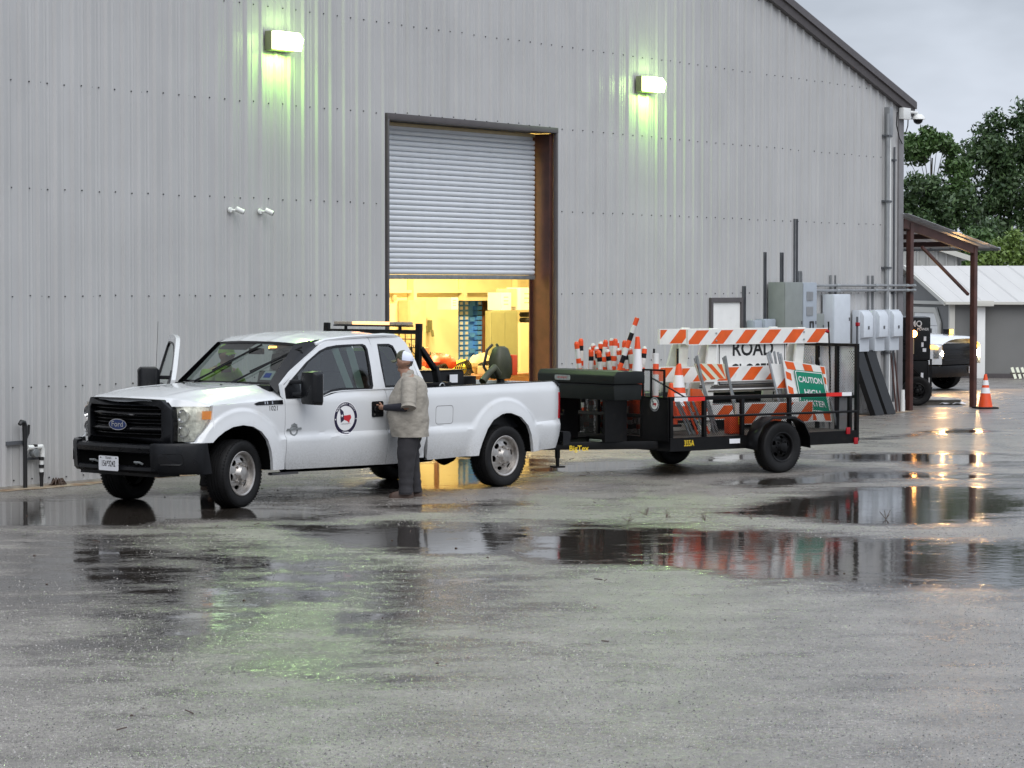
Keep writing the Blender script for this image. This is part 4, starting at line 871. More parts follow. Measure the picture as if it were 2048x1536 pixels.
# ================================================================== UTILITY TRAILER AND ITS LOAD
RO, RA = (2.813, 36.397, 0), radians(37.09)
def rw(a, b, z=0): return (RO[0]+a*cos(RA)+b*sin(RA), RO[1]+a*sin(RA)-b*cos(RA), z)
def dmesh(bd, fn, u0, u1, v0, v1, pitch=.045, w=.004, t=.002):
    """expanded metal: real crossing strands"""
    n = int((u1-u0+v1-v0)/pitch)+1
    for i in range(n):
        c = u0-(v1-v0)+i*pitch
        for sgn in (1, -1):
            p, q = (c, v0), (c+(v1-v0), v1)
            if p[0] < u0: p = (u0, v0+(u0-p[0]))
            if q[0] > u1: q = (u1, v1-(q[0]-u1))
            if q[1] <= p[1]+.005: continue
            if sgn < 0: p, q = (p[0], v0+v1-p[1]), (q[0], v0+v1-q[1])
            o = .0012*sgn; A = fn(p[0]-w/2, p[1], o); B = fn(p[0]+w/2, p[1], o); C_ = fn(q[0]+w/2, q[1], o); D = fn(q[0]-w/2, q[1], o)
            bd.add([A, B, C_, D], [(0, 1, 2, 3)])
trl = thing('utility_trailer', 'black single axle utility trailer with mesh ramp gate, loaded with road barricades', 'trailer', RO, RA)
BW, A0, A1 = .95, -1.75, 1.52
b = MB()
for y in (-BW, BW): b.box(A0, A1, y-.03, y+.03, .33, .50)
b.box(A0, A0+.06, -BW+.03, BW-.03, .331, .501); b.box(A1-.06, A1, -BW+.03, BW-.03, .331, .501)
for i in range(1, 7): b.box(A0+i*.47, A0+i*.47+.04, -BW+.03, BW-.03, .38, .47)
b.build('frame', 'black_steel', trl, smooth=False)
b = MB()
for i in range(12): b.box(A0+.06, A1-.06, -.92+i*.153, -.92+i*.153+.145, .475, .505)
b.build('deck', 'wood_grey', trl, smooth=False)
for sg in (1, -1):
    y = sg*BW
    b = MB(); b.beam((A0, y, 1.0), (A1-.06, y, .985), .05, .05); b.build('top_rail', 'black_steel', trl, bevel=.004)
    b = MB(); b.tube([(A0+.05, y+sg*.035, .765), (A1, y+sg*.035, .755)], .016, 8); b.build('mid_rail', 'black_steel', trl)
    for a in (A0+.03, -1.16, -.51, .32, 1.42):
        b = MB(); b.beam((a, y, .50), (a, y, .98), .05, .05); b.build('post', 'black_steel', trl, bevel=.004)
    b = MB(); dmesh(b, lambda u, v, w: (u, y-sg*.03+w, v), A0+.06, A1-.06, .51, .95, .032, .0075); o = b.build('side_mesh', 'black_steel', trl, smooth=False); o['kind'] = 'stuff'
# front face
for z in (.765, 1.0):
    b = MB(); b.beam((A0, -BW, z), (A0, BW, z), .045, .045, (1, 0, 0)); b.build('front_rail', 'black_steel', trl, bevel=.004)
for y in (-.48, -.02, .42):
    b = MB(); b.beam((A0, y, .50), (A0, y, .98), .04, .04); b.build('post', 'black_steel', trl, bevel=.004)
b = MB(); b.box(A0-.026, A0-.018, .46, .97, .46, .985); b.build('front_panel', 'black_steel', trl, smooth=False)
b = MB(); seal_print(b, .70, .925, .085, lambda u, v, w: (A0-.027-w, u, v)); b.build('county_seal', PR4, trl, smooth=False)
fr = [((A0, .44, 1.02), (A0, .44, 1.36)), ((A0, .86, 1.02), (A0, .86, 1.36)), ((A0, .43, 1.36), (A0, .87, 1.36)), ((A0, .60, 1.02), (A0, .60, 1.36))]
cg = bpy.data.objects.new('mesh_guard', None); COL.objects.link(cg); cg.parent = trl
for p, q in fr: b = MB(); b.beam(p, q, .022, .022); b.build('bar', 'black_steel', cg, smooth=False)
b = MB(); dmesh(b, lambda u, v, w: (A0+w, u, v), .45, .85, 1.03, 1.35, .03, .006); o = b.build('mesh', 'galvanized', cg, smooth=False); o['kind'] = 'stuff'
for dy in (0, .05): b = MB(); b.beam((A0, .60+dy, 1.26-dy*.3), (A0+.28, BW, 1.01), .018, .018); b.build('brace', 'black_steel', trl, smooth=False)
b = MB(); dmesh(b, lambda u, v, w: (A0+.03+w, u, v), -.92, .44, .51, .98, .024, .0145); o = b.build('front_mesh', 'black_steel', trl, smooth=False); o['kind'] = 'stuff'
# tongue, jack, coupler
for sg in (1, -1): b = MB(); b.beam((-3.12, sg*.03, .405), (A0+.1, sg*.76, .405), .05, .10); b.build('tongue_beam', 'black_steel', trl, bevel=.005)
b = MB(); b.loft([[(-3.34, -.04, .50), (-3.34, .04, .50), (-3.34, .04, .56), (-3.34, -.04, .56)], [(-3.0, -.06, .42), (-3.0, .06, .42), (-3.0, .06, .50), (-3.0, -.06, .50)]]); b.build('coupler', 'black_steel', trl, bevel=.006)
b = MB(); b.tube([(-2.80, 0, .24), (-2.80, 0, .85)], .035, 10); b.tube([(-2.80, 0, .14), (-2.80, 0, .26)], .024, 8); b.box(-2.87, -2.73, -.07, .07, .12, .14); b.tube([(-2.80, 0, .80), (-2.80, .12, .80), (-2.80, .13, .86)], .012, 6); b.build('jack', 'black_steel', trl)
dv = Vector((1.45, .73, 0)).normalized(); b = MB()
b.text('BigTex', .095, lambda x, y: tuple(Vector((-2.68, .285, .372))+dv*x*.95+Vector((.005*0, 0, y))+Vector((-.4498, .893, 0))*0.004), .014); b.build('maker_lettering', 'print_yellow', trl, smooth=False)
b = MB(); b.text('355A', .11, lambda x, y: (-1.44+x*.72, BW+.033, .425+y), .004); b.build('unit_number', 'print_yellow', trl, smooth=False)
for y0, y1, z_ in ((-.94, -.80, .39), (-.66, -.40, .385)):
    b = MB(); b.cur = 0; b.box(A0-.006, A0-.001, y0, y1, z_-.035, z_+.035); b.cur = 1
    for k in range(4): b.box(A0-.0075, A0-.0062, y0+.01, y1-.02, z_-.025+k*.015, z_-.020+k*.015)
    b.build('label_sticker', ['plate_white', 'print_black'], trl, smooth=False)
b = MB(); b.box(-.75, -.57, BW+.0305, BW+.033, .40, .46); b.build('label_sticker', 'plate_white', trl, smooth=False)
for a0, a1, mt in ((A0+.07, -1.46, 'white_reflector'), (-1.46, -1.17, 'red_reflector'), (.965, 1.25, 'red_reflector'), (1.25, 1.43, 'white_reflector')):
    b = MB(); b.box(a0, a1, BW+.026, BW+.03, .965, 1.015); b.build('reflector_tape', mt, trl, smooth=False)
b = MB(); b.lathe([(0, 0), (.03, .004), (.032, .02)], (A0-.03, .31, .37), 'x', 12); b.build('marker_lamp', 'amber_glass', trl)
b = MB(); b.lathe([(0, 0), (.03, .004), (.032, .02)], (A0-.03, .52, .38), 'x', 12); b.build('marker_lamp', 'amber_glass', trl)
for a, z in ((1.36, .50), (A1-.015, .36)): b = MB(); b.box(a-.04, a+.03, BW+.031, BW+.05, z-.045, z+.045); b.build('marker_lamp', 'red_glass', trl, bevel=.006)
# axle, wheels, fenders
b = MB(); b.tube([(0, -.95, .335), (0, .95, .335)], .04, 8)
for y in (-.86, .86): b.beam((-.33, y, .37), (.33, y, .37), .05, .04)
b.build('axle', 'black_steel', trl, smooth=False)
wt = make_wheel(trl, .338, .205, .19, 'black_steel', holes=5); wt.location = (0, -1.075, .338)
c = copy_tree(wt, trl); c.location = (0, 1.075, .338); c.rotation_euler = (0, 0, pi)
for sg in (1, -1):
    b = MB(); pr = [(-.47, .34), (-.455, .50), (-.36, .66), (-.2, .735), (.2, .735), (.36, .66), (.455, .50), (.47, .34)]
    b.loft([[(a, sg*y, z), (a, sg*(y+.0), z)] for a, z in pr for y in ()] or [[(a, sg*.985, z), (a, sg*1.20, z-.004), (a, sg*1.205, z-.03), (a, sg*.985, z-.012)] for a, z in pr]); b.build('fender', 'black_steel', trl, angle=50)
# ramp gate
mat('mesh_bright', (.55, .56, .57), .35, metal=.3, var=.2)
gt = bpy.data.objects.new('ramp_gate', None); COL.objects.link(gt); gt.parent = trl
gx = A1+.03
for z in (.37, .95, 1.64): b = MB(); b.beam((gx, -BW, z), (gx, BW, z), .04, .045, (1, 0, 0)); b.build('bar', 'black_steel', gt, smooth=False)
for y in (-.95, -.57, -.19, .19, .57, .95): b = MB(); b.beam((gx, y, .35), (gx, y, 1.66), .05, .045, (1, 0, 0)); b.build('bar', 'black_steel', gt, smooth=False)
b = MB(); dmesh(b, lambda u, v, w: (gx+.02+w, u, v), -.93, .93, .39, 1.62, .042, .020); o = b.build('mesh', 'mesh_bright', gt, smooth=False); o['kind'] = 'stuff'
b = MB(); b.tube([(gx+.03, .40, .4), (gx+.02, .42, 1.2), (gx, .40, 1.95)], .012, 6); b.build('latch_rod', 'black_steel', gt)
b = MB(); b.lathe([(0, .03), (.03, .01), (.03, -.01), (0, -.03)], (gx-.02, .40, 1.82), 'z', 8); b.build('red_tag', 'red_glass', gt)
def onT(name, label, cat, a, y, z, rz=0., group=None):
    return thing(name, label, cat, rw(a, y, z), RA+rz, group)
# tongue toolbox
t = onT('tool_box', 'long dark green metal tool box across the trailer tongue', 'tool box', -2.28, .02, 0)
b = MB(); b.loft([[(x, y, z) for x, z in ((-.22, .99), (-.235, 1.19), (.235, 1.19), (.22, .99))] for y in (-.76, .76)]); b.build('box_body', 'box_green', t, bevel=.012)
b = MB(); b.loft([[(x, y, z) for x, z in ((-.25, 1.195), (-.25, 1.30), (-.21, 1.355), (.21, 1.355), (.25, 1.30), (.25, 1.195))] for y in (-.79, .79)]); b.build('lid', 'box_green', t, bevel=.012)
b = MB(); b.cur = 0; b.plate(rrect(-.42, -.10, 1.225, 1.29, .02), [], lambda u, v, w: (-.2505-w, u, v), 0, .003); b.cur = 1; b.text('BETTER BUILT', .032, lambda x, y: (-.255, -.26+x, 1.257+y), .004); b.build('name_plate', ['galvanized', 'print_red'], t, smooth=False)
b = MB(); b.tube([(-.2, -.55, 1.19), (-.35, -.62, 1.12)], .008, 6); b.build('lid_stay', 'galvanized', t)
for y in (-.5, .5): b = MB(); b.box(-.18, .18, y-.02, y+.02, .455, .985); b.build('box_stand', 'black_steel', t, smooth=False)
# delineator posts
mat('post_white', (.62, .62, .60), .4, var=.1, dirt=(.3, .28, .24), dscale=9, dlo=.5, dhi=.85)
def banded_tube(bd, p, q, r, bands, n=10):
    p, q = Vector(p), Vector(q); k = len(bands)
    for i, m_ in enumerate(bands): bd.cur = m_; bd.tube([p+(q-p)*i/k, p+(q-p)*(i+1)/k], r, n, i in (0, k-1))
random.seed(11)
for i in range(24):
    y = -.95+i*.040+random.uniform(-.015, .015); a = -1.66+.12*(i % 3)+random.uniform(-.02, .02); h = random.uniform(1.56, 1.72); ln = random.uniform(-.2, .2)
    t = onT('delineator_post', 'upright orange striped post in the tight bundle behind the trailer tool box', 'delineator post', a, y, 0, 0, 'upright delineator posts bundled at the front of the trailer')
    b = MB(); bd_ = [[1, 2, 1, 0, 1, 1, 0, 1, 1, 0, 2, 1, 1, 0, 1, 1, 2, 0], [1, 0, 1, 1, 0, 1, 2, 1, 0, 1, 1, 2, 0, 1, 0, 1, 1, 0]][i % 2]; banded_tube(b, (0, 0, .51), (ln, .01, h), .034, bd_, 10); b.build('tube', ['orange_plastic', 'post_white', 'black_plastic'], t, angle=50)
    b = MB(); b.cur = 0; b.lathe([(.0, .03), (.022, .026), (.032, 0), (.032, -.02)], (ln, .01, h), 'z', 10); b.build('cap', 'orange_plastic' if i % 3 == 0 else 'post_white', t)
t = onT('delineator_post', 'striped delineator post leaning to the right, rising highest above the bundle', 'delineator post', -1.63, -.05, 0)
b = MB(); banded_tube(b, (-.25, -.05, .95), (.02, .20, 2.02), .032, [1, 0, 2, 1, 0, 2, 1, 0, 2, 1, 0], 10); b.build('tube', ['orange_plastic', 'post_white', 'black_plastic'], t, angle=50)
# cones
def cone(label, loc, rz, H, R, Rt, bands, base=.36, group='traffic cones'):
    t = thing('traffic_cone', label, 'traffic cone', loc, rz, group)
    if base: b = MB(); b.box(-base/2, base/2, -base/2, base/2, 0, .035); b.build('base', 'rubber', t, bevel=.01)
    b = MB(); z = .035; rr = lambda z_: R+(Rt-R)*(z_-.035)/(H-.035)
    for f_, m_ in bands:
        z1_ = z+(H-.035)*f_; b.cur = m_; o_ = .002 if m_ else 0; b.lathe([(rr(z)+o_, z), (rr(z1_)+o_, z1_)], (0, 0, 0), 'z', 24); z = z1_
    b.cur = 0; b.lathe([(Rt, H), (Rt*.7, H+.006), (Rt*.6, H-.05)], (0, 0, 0), 'z', 24); b.build('body', ['orange_plastic', 'white_reflector'], t, angle=60)
    return t
CB = [(.34, 0), (.20, 1), (.07, 0), (.15, 1), (.24, 0)]
cone('tall thin white banded cone among the striped posts on the trailer', rw(-1.58, .12, .71), RA, 1.06, .12, .028, [(.42, 0), (.10, 1), (.05, 0), (.28, 1), (.15, 0)], .0)
cone('traffic cone with a black rod in its tip near the front of the trailer', rw(-1.10, .38, .66), RA, .76, .15, .032, [(.25, 0), (.23, 1), (.10, 0), (.22, 1), (.20, 0)], .34)
t = onT('black_rod', 'thin black rod sticking straight up out of the trailer cone', 'rod', -1.12, .38, 0); b = MB(); b.tube([(0, 0, 1.40), (0, 0, 1.62)], .016, 8); b.build('shaft', 'black_plastic', t)
t = onT('folded_post', 'weathered red and white plastic post leaning beside the front mesh guard', 'post', -1.44, .30, 0); b = MB(); banded_tube(b, (-.05, .08, .6), (.02, 0, 1.56), .04, [0, 1, 0, 1, 1, 0, 1], 10); b.build('tube', ['orange_plastic', 'post_white'], t, angle=50)
b = MB(); b.tube([(.01, -.03, 1.5), (.015, -.03, 1.62)], .015, 6); b.build('stub', 'black_plastic', t)
cone('squat orange cone lying low behind the front mesh guard of the trailer', rw(-1.40, .58, .62), RA, .56, .09, .025, [(1., 0)], .2)
t = onT('barricade_light', 'flat orange plastic barricade panel propped behind the front cone', 'panel', -.70, .30, 0); b = MB(); b.plate([(-.12, .78), (.10, .78), (.09, 1.0), (.03, 1.08), (-.12, 1.09)], [], lambda u, v, w: (u, w, v), -.02, .02); b.build('panel', 'orange_sheet', t, bevel=.008)
# striped boards
def stripes(bd, fn, u0, u1, v0, v1, per=.43, ph=0., w=.5, lean=1, lift=.0015):
    h = v1-v0; k0 = int((u0-h-ph)/per)-2; k1 = int((u1+h-ph)/per)+2
    for k in range(k0, k1):
        x = ph+k*per; P = [(x, v0), (x+per*w, v0), (x+per*w+lean*h, v1), (x+lean*h, v1)]
        for lim, sgn in ((u0, 1), (u1, -1)):    # clip
            Q = []
            for i in range(len(P)):
                p, q = P[i], P[(i+1) % len(P)]; pi_, qi = sgn*(p[0]-lim) >= 0, sgn*(q[0]-lim) >= 0
                if pi_: Q.append(p)
                if pi_ != qi: s_ = (lim-p[0])/(q[0]-p[0]); Q.append((lim, p[1]+(q[1]-p[1])*s_))
            P = Q
            if len(P) < 3: break
        if len(P) >= 3: bd.plate(P, [], lambda u, v, w_: fn(u, v, w_), lift)
def board(parent, name, u0, u1, v0, v1, fn, t_=.03, per=.43, ph=0., lean=1, mats=('white_sheet', 'orange_sheet')):
    b = MB(); m = .012
    b.cur = 0; vs = [fn(u, v, w) for u in (u0, u1) for v in (v0, v1) for w in (0, -t_)]; b.add(vs, [(0, 1, 3, 2), (4, 6, 7, 5), (0, 4, 5, 1), (2, 3, 7, 6), (0, 2, 6, 4), (1, 5, 7, 3)])
    b.cur = 1; stripes(b, fn, u0+m, u1-m, v0+m, v1-m, per, ph, .5, lean)
    return b.build(name, list(mats), parent, smooth=False)
for lbl, y, ofs, hi, nm in (('road closed barricade of white plastic A-frames and striped boards, front one', .18, 0., 1.86, 0), ('second striped barricade standing right behind the road closed barricade', -.16, -.20, 1.865, 1)):
    t = onT('road_barricade', lbl, 'barricade', 0, y, 0, 0, 'striped barricades standing on the trailer')
    fn = lambda u, v, w: (u, w, v)
    board(t, 'top_board', -.77+ofs, 1.79+ofs, hi-.205, hi, fn, .04, .43, .06)
    board(t, 'lower_board', -.88+ofs, 1.62+ofs, 1.165, 1.365, fn, .04, .43, .17)
    board(t, 'bottom_board', -.80+ofs, 1.55+ofs, .66, .86, fn, .04, .43, .11)
    for a in (-.28+ofs, 1.30+ofs):
        for bq in (-.05, -.30):
            b = MB(); s_ = .035 if bq > -.1 else -.035
            b.plate([(a-.22-.03, .51), (a-.05, .51), (a+.08, hi+.012), (a-.055, hi+.012)], [], lambda u, v, w: (u, bq*(.35+.65*(hi-v)/(hi-.5)) if bq < -.1 else w-.045, v), 0, -.045) if bq > -.1 else b.plate([(a-.30, .51), (a-.12, .51), (a+.03, hi-.03), (a-.10, hi-.03)], [], lambda u, v, w: (u, -.10-.30*(hi-v)/(hi-.5)+w, v), 0, -.04)
            b.build('upright', 'white_plastic', t, bevel=.008)
        for zz in (hi-.05, hi-.15): b = MB(); b.lathe([(0, .012), (.012, .009), (.014, 0)], (a+.0, .004, zz), 'y', 8); b.build('bolt', 'galvanized', t)
    if nm == 0:
        b = MB(); b.cur = 0; b.plate(rrect(-.20, 1.02, 1.10, 1.80, .03), [], fn, -.052, -.060); b.cur = 1
        b.plate(rrect(-.185, 1.005, 1.115, 1.785, .025), [rrect(-.170, .99, 1.13, 1.77, .02)], fn, -.0515)
        b.text('ROAD', .27, lambda x, y: (.42+x*.98, -.0505, 1.588+y), .022); b.text('CLOSED', .27, lambda x, y: (.42+x*.80, -.0505, 1.285+y), .022)
        b.build('sign_board', ['white_sheet', 'print_black'], t, smooth=False)
# folded small barricade with angle iron legs
t = onT('folding_barricade', 'small folding barricade with one striped board and slanted steel legs', 'barricade', 0, .62, 0)
q4 = lambda TL, TR, BR, BL: (lambda u, v, w: tuple(Vector(BL)*(1-u)*(1-v)+Vector(BR)*u*(1-v)+Vector(TR)*u*v+Vector(TL)*(1-u)*v+Vector((0, w, 0))))
fq = q4((-1.03, 0, 1.43), (-.52, 0, 1.415), (-.49, 0, 1.225), (-.93, 0, 1.205))
b = MB(); b.cur = 0; b.add([fq(u, v, w) for u in (0, 1) for v in (0, 1) for w in (0, -.02)], [(0, 1, 3, 2), (4, 6, 7, 5), (0, 4, 5, 1), (2, 3, 7, 6), (0, 2, 6, 4), (1, 5, 7, 3)]); b.cur = 1
for k in range(-1, 4):
    x = k*.34+.05; P = [(x+.36, 0), (x+.53, 0), (x+.17, 1), (x, 1)]; P = [(max(.015, min(.985, p[0])), p[1]*.96+.02) for p in P]
    if P[1][0]-P[0][0]+P[2][0]-P[3][0] > .02: b.plate(P, [], fq, .002)
b.build('board', ['cream_sheet', 'orange_sheet'], t, smooth=False)
for p, q in (((-1.02, .02, 1.53), (-.70, .0, .52)), ((-.53, .02, 1.52), (-.27, .0, .50)), ((-.98, -.06, 1.50), (-.55, -.10, .52)), ((-.49, -.06, 1.50), (-.12, -.1, .52))):
    b = MB(); b.beam(p, q, .038, .012, (0, 1, 0)); b.build('leg', 'old_grey_steel', t, smooth=False)
# folded sign stands, CAUTION HIGH WATER
t = onT('sign_stand', 'green caution high water sign on a striped folding stand', 'sign', 0, 0, 0)
fs = q4((.66, .46, 1.445), (1.31, .59, 1.35), (1.43, .60, .60), (.80, .50, .63))
b = MB(); b.cur = 0; b.plate([(0, 0), (1, 0), (1, 1), (0, 1)], [], fs, 0, -.018); b.cur = 1
stripes(b, fs, .02, .98, .86, .985, .42, .07, .5, -.3); stripes(b, fs, .02, .98, .02, .16, .42, .0, .5, -.3)
for k in range(3):
    v = .22+k*.24
    for u0_, u1_ in ((.02, .14), (.90, .98)): b.plate([(u0_, v), (u1_, v-.03), (u1_, v+.09), (u0_, v+.12)], [], fs, .0015)
b.build('stripe_board', ['white_sheet', 'orange_sheet'], t, smooth=False)
fg = q4((.815, .50, 1.315), (1.245, .60, 1.27), (1.41, .60, .715), (.945, .51, .765))
b = MB(); b.cur = 0; b.plate(rrect(0, 1, 0, 1, .05), [], fg, .010, .005); b.cur = 1; b.plate(rrect(.02, .98, .02, .98, .04), [rrect(.045, .955, .04, .96, .03)], fg, .0115)
for tx, v_, k in (('CAUTION', .77, .185), ('HIGH', .46, .24), ('WATER', .20, .215)): b.text(tx, .235, lambda x, y: fg(.5+x*k/.235*.98, v_+y*.86, .0115), .02)
b.build('sign_face', ['sign_green', 'print_white'], t, smooth=False)
for p, q in (((.64, .43, 1.53), (.95, .48, .50)), ((1.24, .56, 1.47), (1.56, .58, .50)), ((.60, .35, 1.56), (.84, .35, .52)), ((1.16, .48, 1.5), (1.38, .5, .52))):
    b = MB(); b.beam(p, q, .032, .014, (0, 1, 0)); b.build('leg', 'galvanized', t, smooth=False)
t = onT('sign_stand', 'folded striped stand with bare metal legs, left of the green sign', 'sign stand', 0, 0, 0)
fs = q4((.50, .36, 1.40), (.78, .40, 1.38), (.82, .40, 1.06), (.60, .38, 1.06))
b = MB(); b.cur = 0; b.plate([(0, 0), (1, 0), (1, 1), (0, 1)], [], fs, 0, -.018); b.cur = 1; b.plate([(.1, .02), (.95, .02), (.95, .55)], [], fs, .002); b.build('stripe_board', ['white_sheet', 'orange_sheet'], t, smooth=False)
for p, q in (((.47, .36, 1.53), (.72, .42, .60)), ((.53, .33, 1.56), (.80, .38, .66)), ((.66, .36, 1.55), (.88, .40, .62))): b = MB(); b.beam(p, q, .03, .014, (0, 1, 0)); b.build('leg', 'galvanized', t, smooth=False)
# lower load seen through the side mesh
t = onT('steel_legs_bundle', 'bundle of slanted steel angle legs inside the front of the trailer', 'steel legs', 0, .72, 0)
for k in range(6): b = MB(); b.beam((-1.45+k*.07, -.04*(k % 2), .98), (-1.18+k*.065, -.02, .52), .03, .01, (0, 1, 0)); b.build('leg', ['galvanized', 'old_grey_steel', 'orange_plastic'][k % 3 if k != 4 else 1], t, smooth=False)
t = onT('folded_barricade', 'striped barricade board lying low inside the trailer behind the side rails', 'barricade', 0, .74, 0)
board(t, 'board', -.42, .95, .62, .90, lambda u, v, w: (u, w, v), .03, .5, .1, 1)
t = onT('orange_lamp_unit', 'orange plastic warning lamp housing on the trailer deck', 'warning lamp', -.52, .80, 0)
b = MB(); b.cbox((0, 0, .63), (.24, .12, .24)); b.build('housing', 'orange_plastic', t, bevel=.03); b = MB(); b.cbox((.07, .07, .68), (.09, .02, .11)); b.build('lens', 'print_yellow', t, bevel=.01)
t = onT('crate', 'dark crates stretched as added fill to darken the trailer deck behind the barricades', 'crate', 0, 0, 0)
b = MB(); b.box(-1.45, 1.2, -.75, -.30, .51, 1.02); b.build('crate_body', 'box_green', t, bevel=.02); b = MB(); b.box(-.5, .8, -.29, -.26, 1.0, 1.06); b.build('rim', 'white_plastic', t, smooth=False)  # long dark fill added to deepen the shade inside the trailer
t = onT('sign_pile', 'stack of sign blanks with brown edges lying under the lower striped board', 'sign blanks', 0, .20, 0)
for k in range(4): b = MB(); b.box(-.38+k*.02, .92-k*.01, -.34, -.06, 1.03+k*.022, 1.047+k*.022); b.build('sign_blank', ['wood_grey', 'white_sheet', 'trim_brown', 'wood_grey'][k], t, smooth=False)
# ================================================================== PEOPLE
def skin_body(nodes, edges, root, m, parent, name='body'):
    me = bpy.data.meshes.new(name); me.from_pydata([n[0] for n in nodes], [], []); me.edges.add(len(edges))
    for i, e in enumerate(edges): me.edges[i].vertices = e
    me.update()
    o = bpy.data.objects.new(name, me); COL.objects.link(o)
    md = o.modifiers.new('s', 'SKIN'); md.use_smooth_shade = True
    if not me.skin_vertices: me.skin_vertices.new() if hasattr(me.skin_vertices, 'new') else None
    bm = bmesh.new(); bm.from_mesh(me); ly = bm.verts.layers.skin.verify(); bm.verts.ensure_lookup_table()
    for i, n in enumerate(nodes):
        r = n[1]; bm.verts[i][ly].radius = (r, r) if not isinstance(r, tuple) else r; bm.verts[i][ly].use_root = (i == root)
    bm.to_mesh(me); bm.free()
    sb = o.modifiers.new('b', 'SUBSURF'); sb.levels = 2; sb.render_levels = 2
    dg = bpy.context.evaluated_depsgraph_get(); nm = bpy.data.meshes.new_from_object(o.evaluated_get(dg)); bpy.data.objects.remove(o)
    nm.materials.clear(); nm.materials.append(MATS[m]); nm.polygons.foreach_set('use_smooth', [True]*len(nm.polygons)); nm.name = name
    q = bpy.data.objects.new(name, nm); COL.objects.link(q); q.parent = parent; return q
mat('skin', (.27, .145, .095), .5, var=.12, vscale=14)
mat('khaki_shirt', (.30, .275, .235), .85, var=.10, vscale=22, bump=1.0, bscale=13, stretch=(1, 1, 1.8))
mat('dark_jeans', (.022, .021, .024), .85, var=.3, vscale=8, bump=.5, bscale=16)
mat('brown_boot', (.06, .035, .025), .6, var=.2)
mat('black_sleeve', (.012, .012, .02), .8)
mat('cap_white', (.62, .66, .78), .8, var=.05)
mat('cap_camo', (.07, .07, .045), .85, var=.7, vscale=40)
mat('hi_viz', (.24, .42, .05), .7, var=.2, vscale=8)
mat('silver_band', (.55, .56, .56), .4)
def rings(path, n=26, wob=.0, seed=0, fq=7.):
    """path of (centre, rx, ry) horizontal-ish ellipse rings with cloth wrinkles"""
    out = []
    for i, (c, rx, ry) in enumerate(path):
        r = []
        for k in range(n):
            t = 2*pi*k/n; w = 1+wob*noise.noise((cos(t)*1.7+seed, sin(t)*1.7, c[2]*fq))+wob*.5*noise.noise((cos(t)*4+seed, sin(t)*4, c[2]*fq*2.2))
            r.append((c[0]+rx*w*cos(t), c[1]+ry*w*sin(t), c[2]))
        out.append(r)
    return out
def limb(bd, pts, n=14, wob=.06, seed=0):
    """cloth tube round a bent limb: pts of (point, radius)"""
    P = [Vector(p) for p, _ in pts]; fine = []
    for i in range(len(P)-1):
        for j in range(6): t = j/6; fine.append((P[i].lerp(P[i+1], t), pts[i][1]*(1-t)+pts[i+1][1]*t))
    fine.append((P[-1], pts[-1][1]))
    sm = []
    for i, (p, r) in enumerate(fine):
        a, b_ = fine[max(0, i-1)][0], fine[min(len(fine)-1, i+1)][0]; sm.append(((p*2+a+b_)/4, r))
    rr = [r*(1+wob*noise.noise((i*.9+seed, 0, 0))) for i, (p, r) in enumerate(sm)]
    bd.tube([p for p, _ in sm], rr, n)
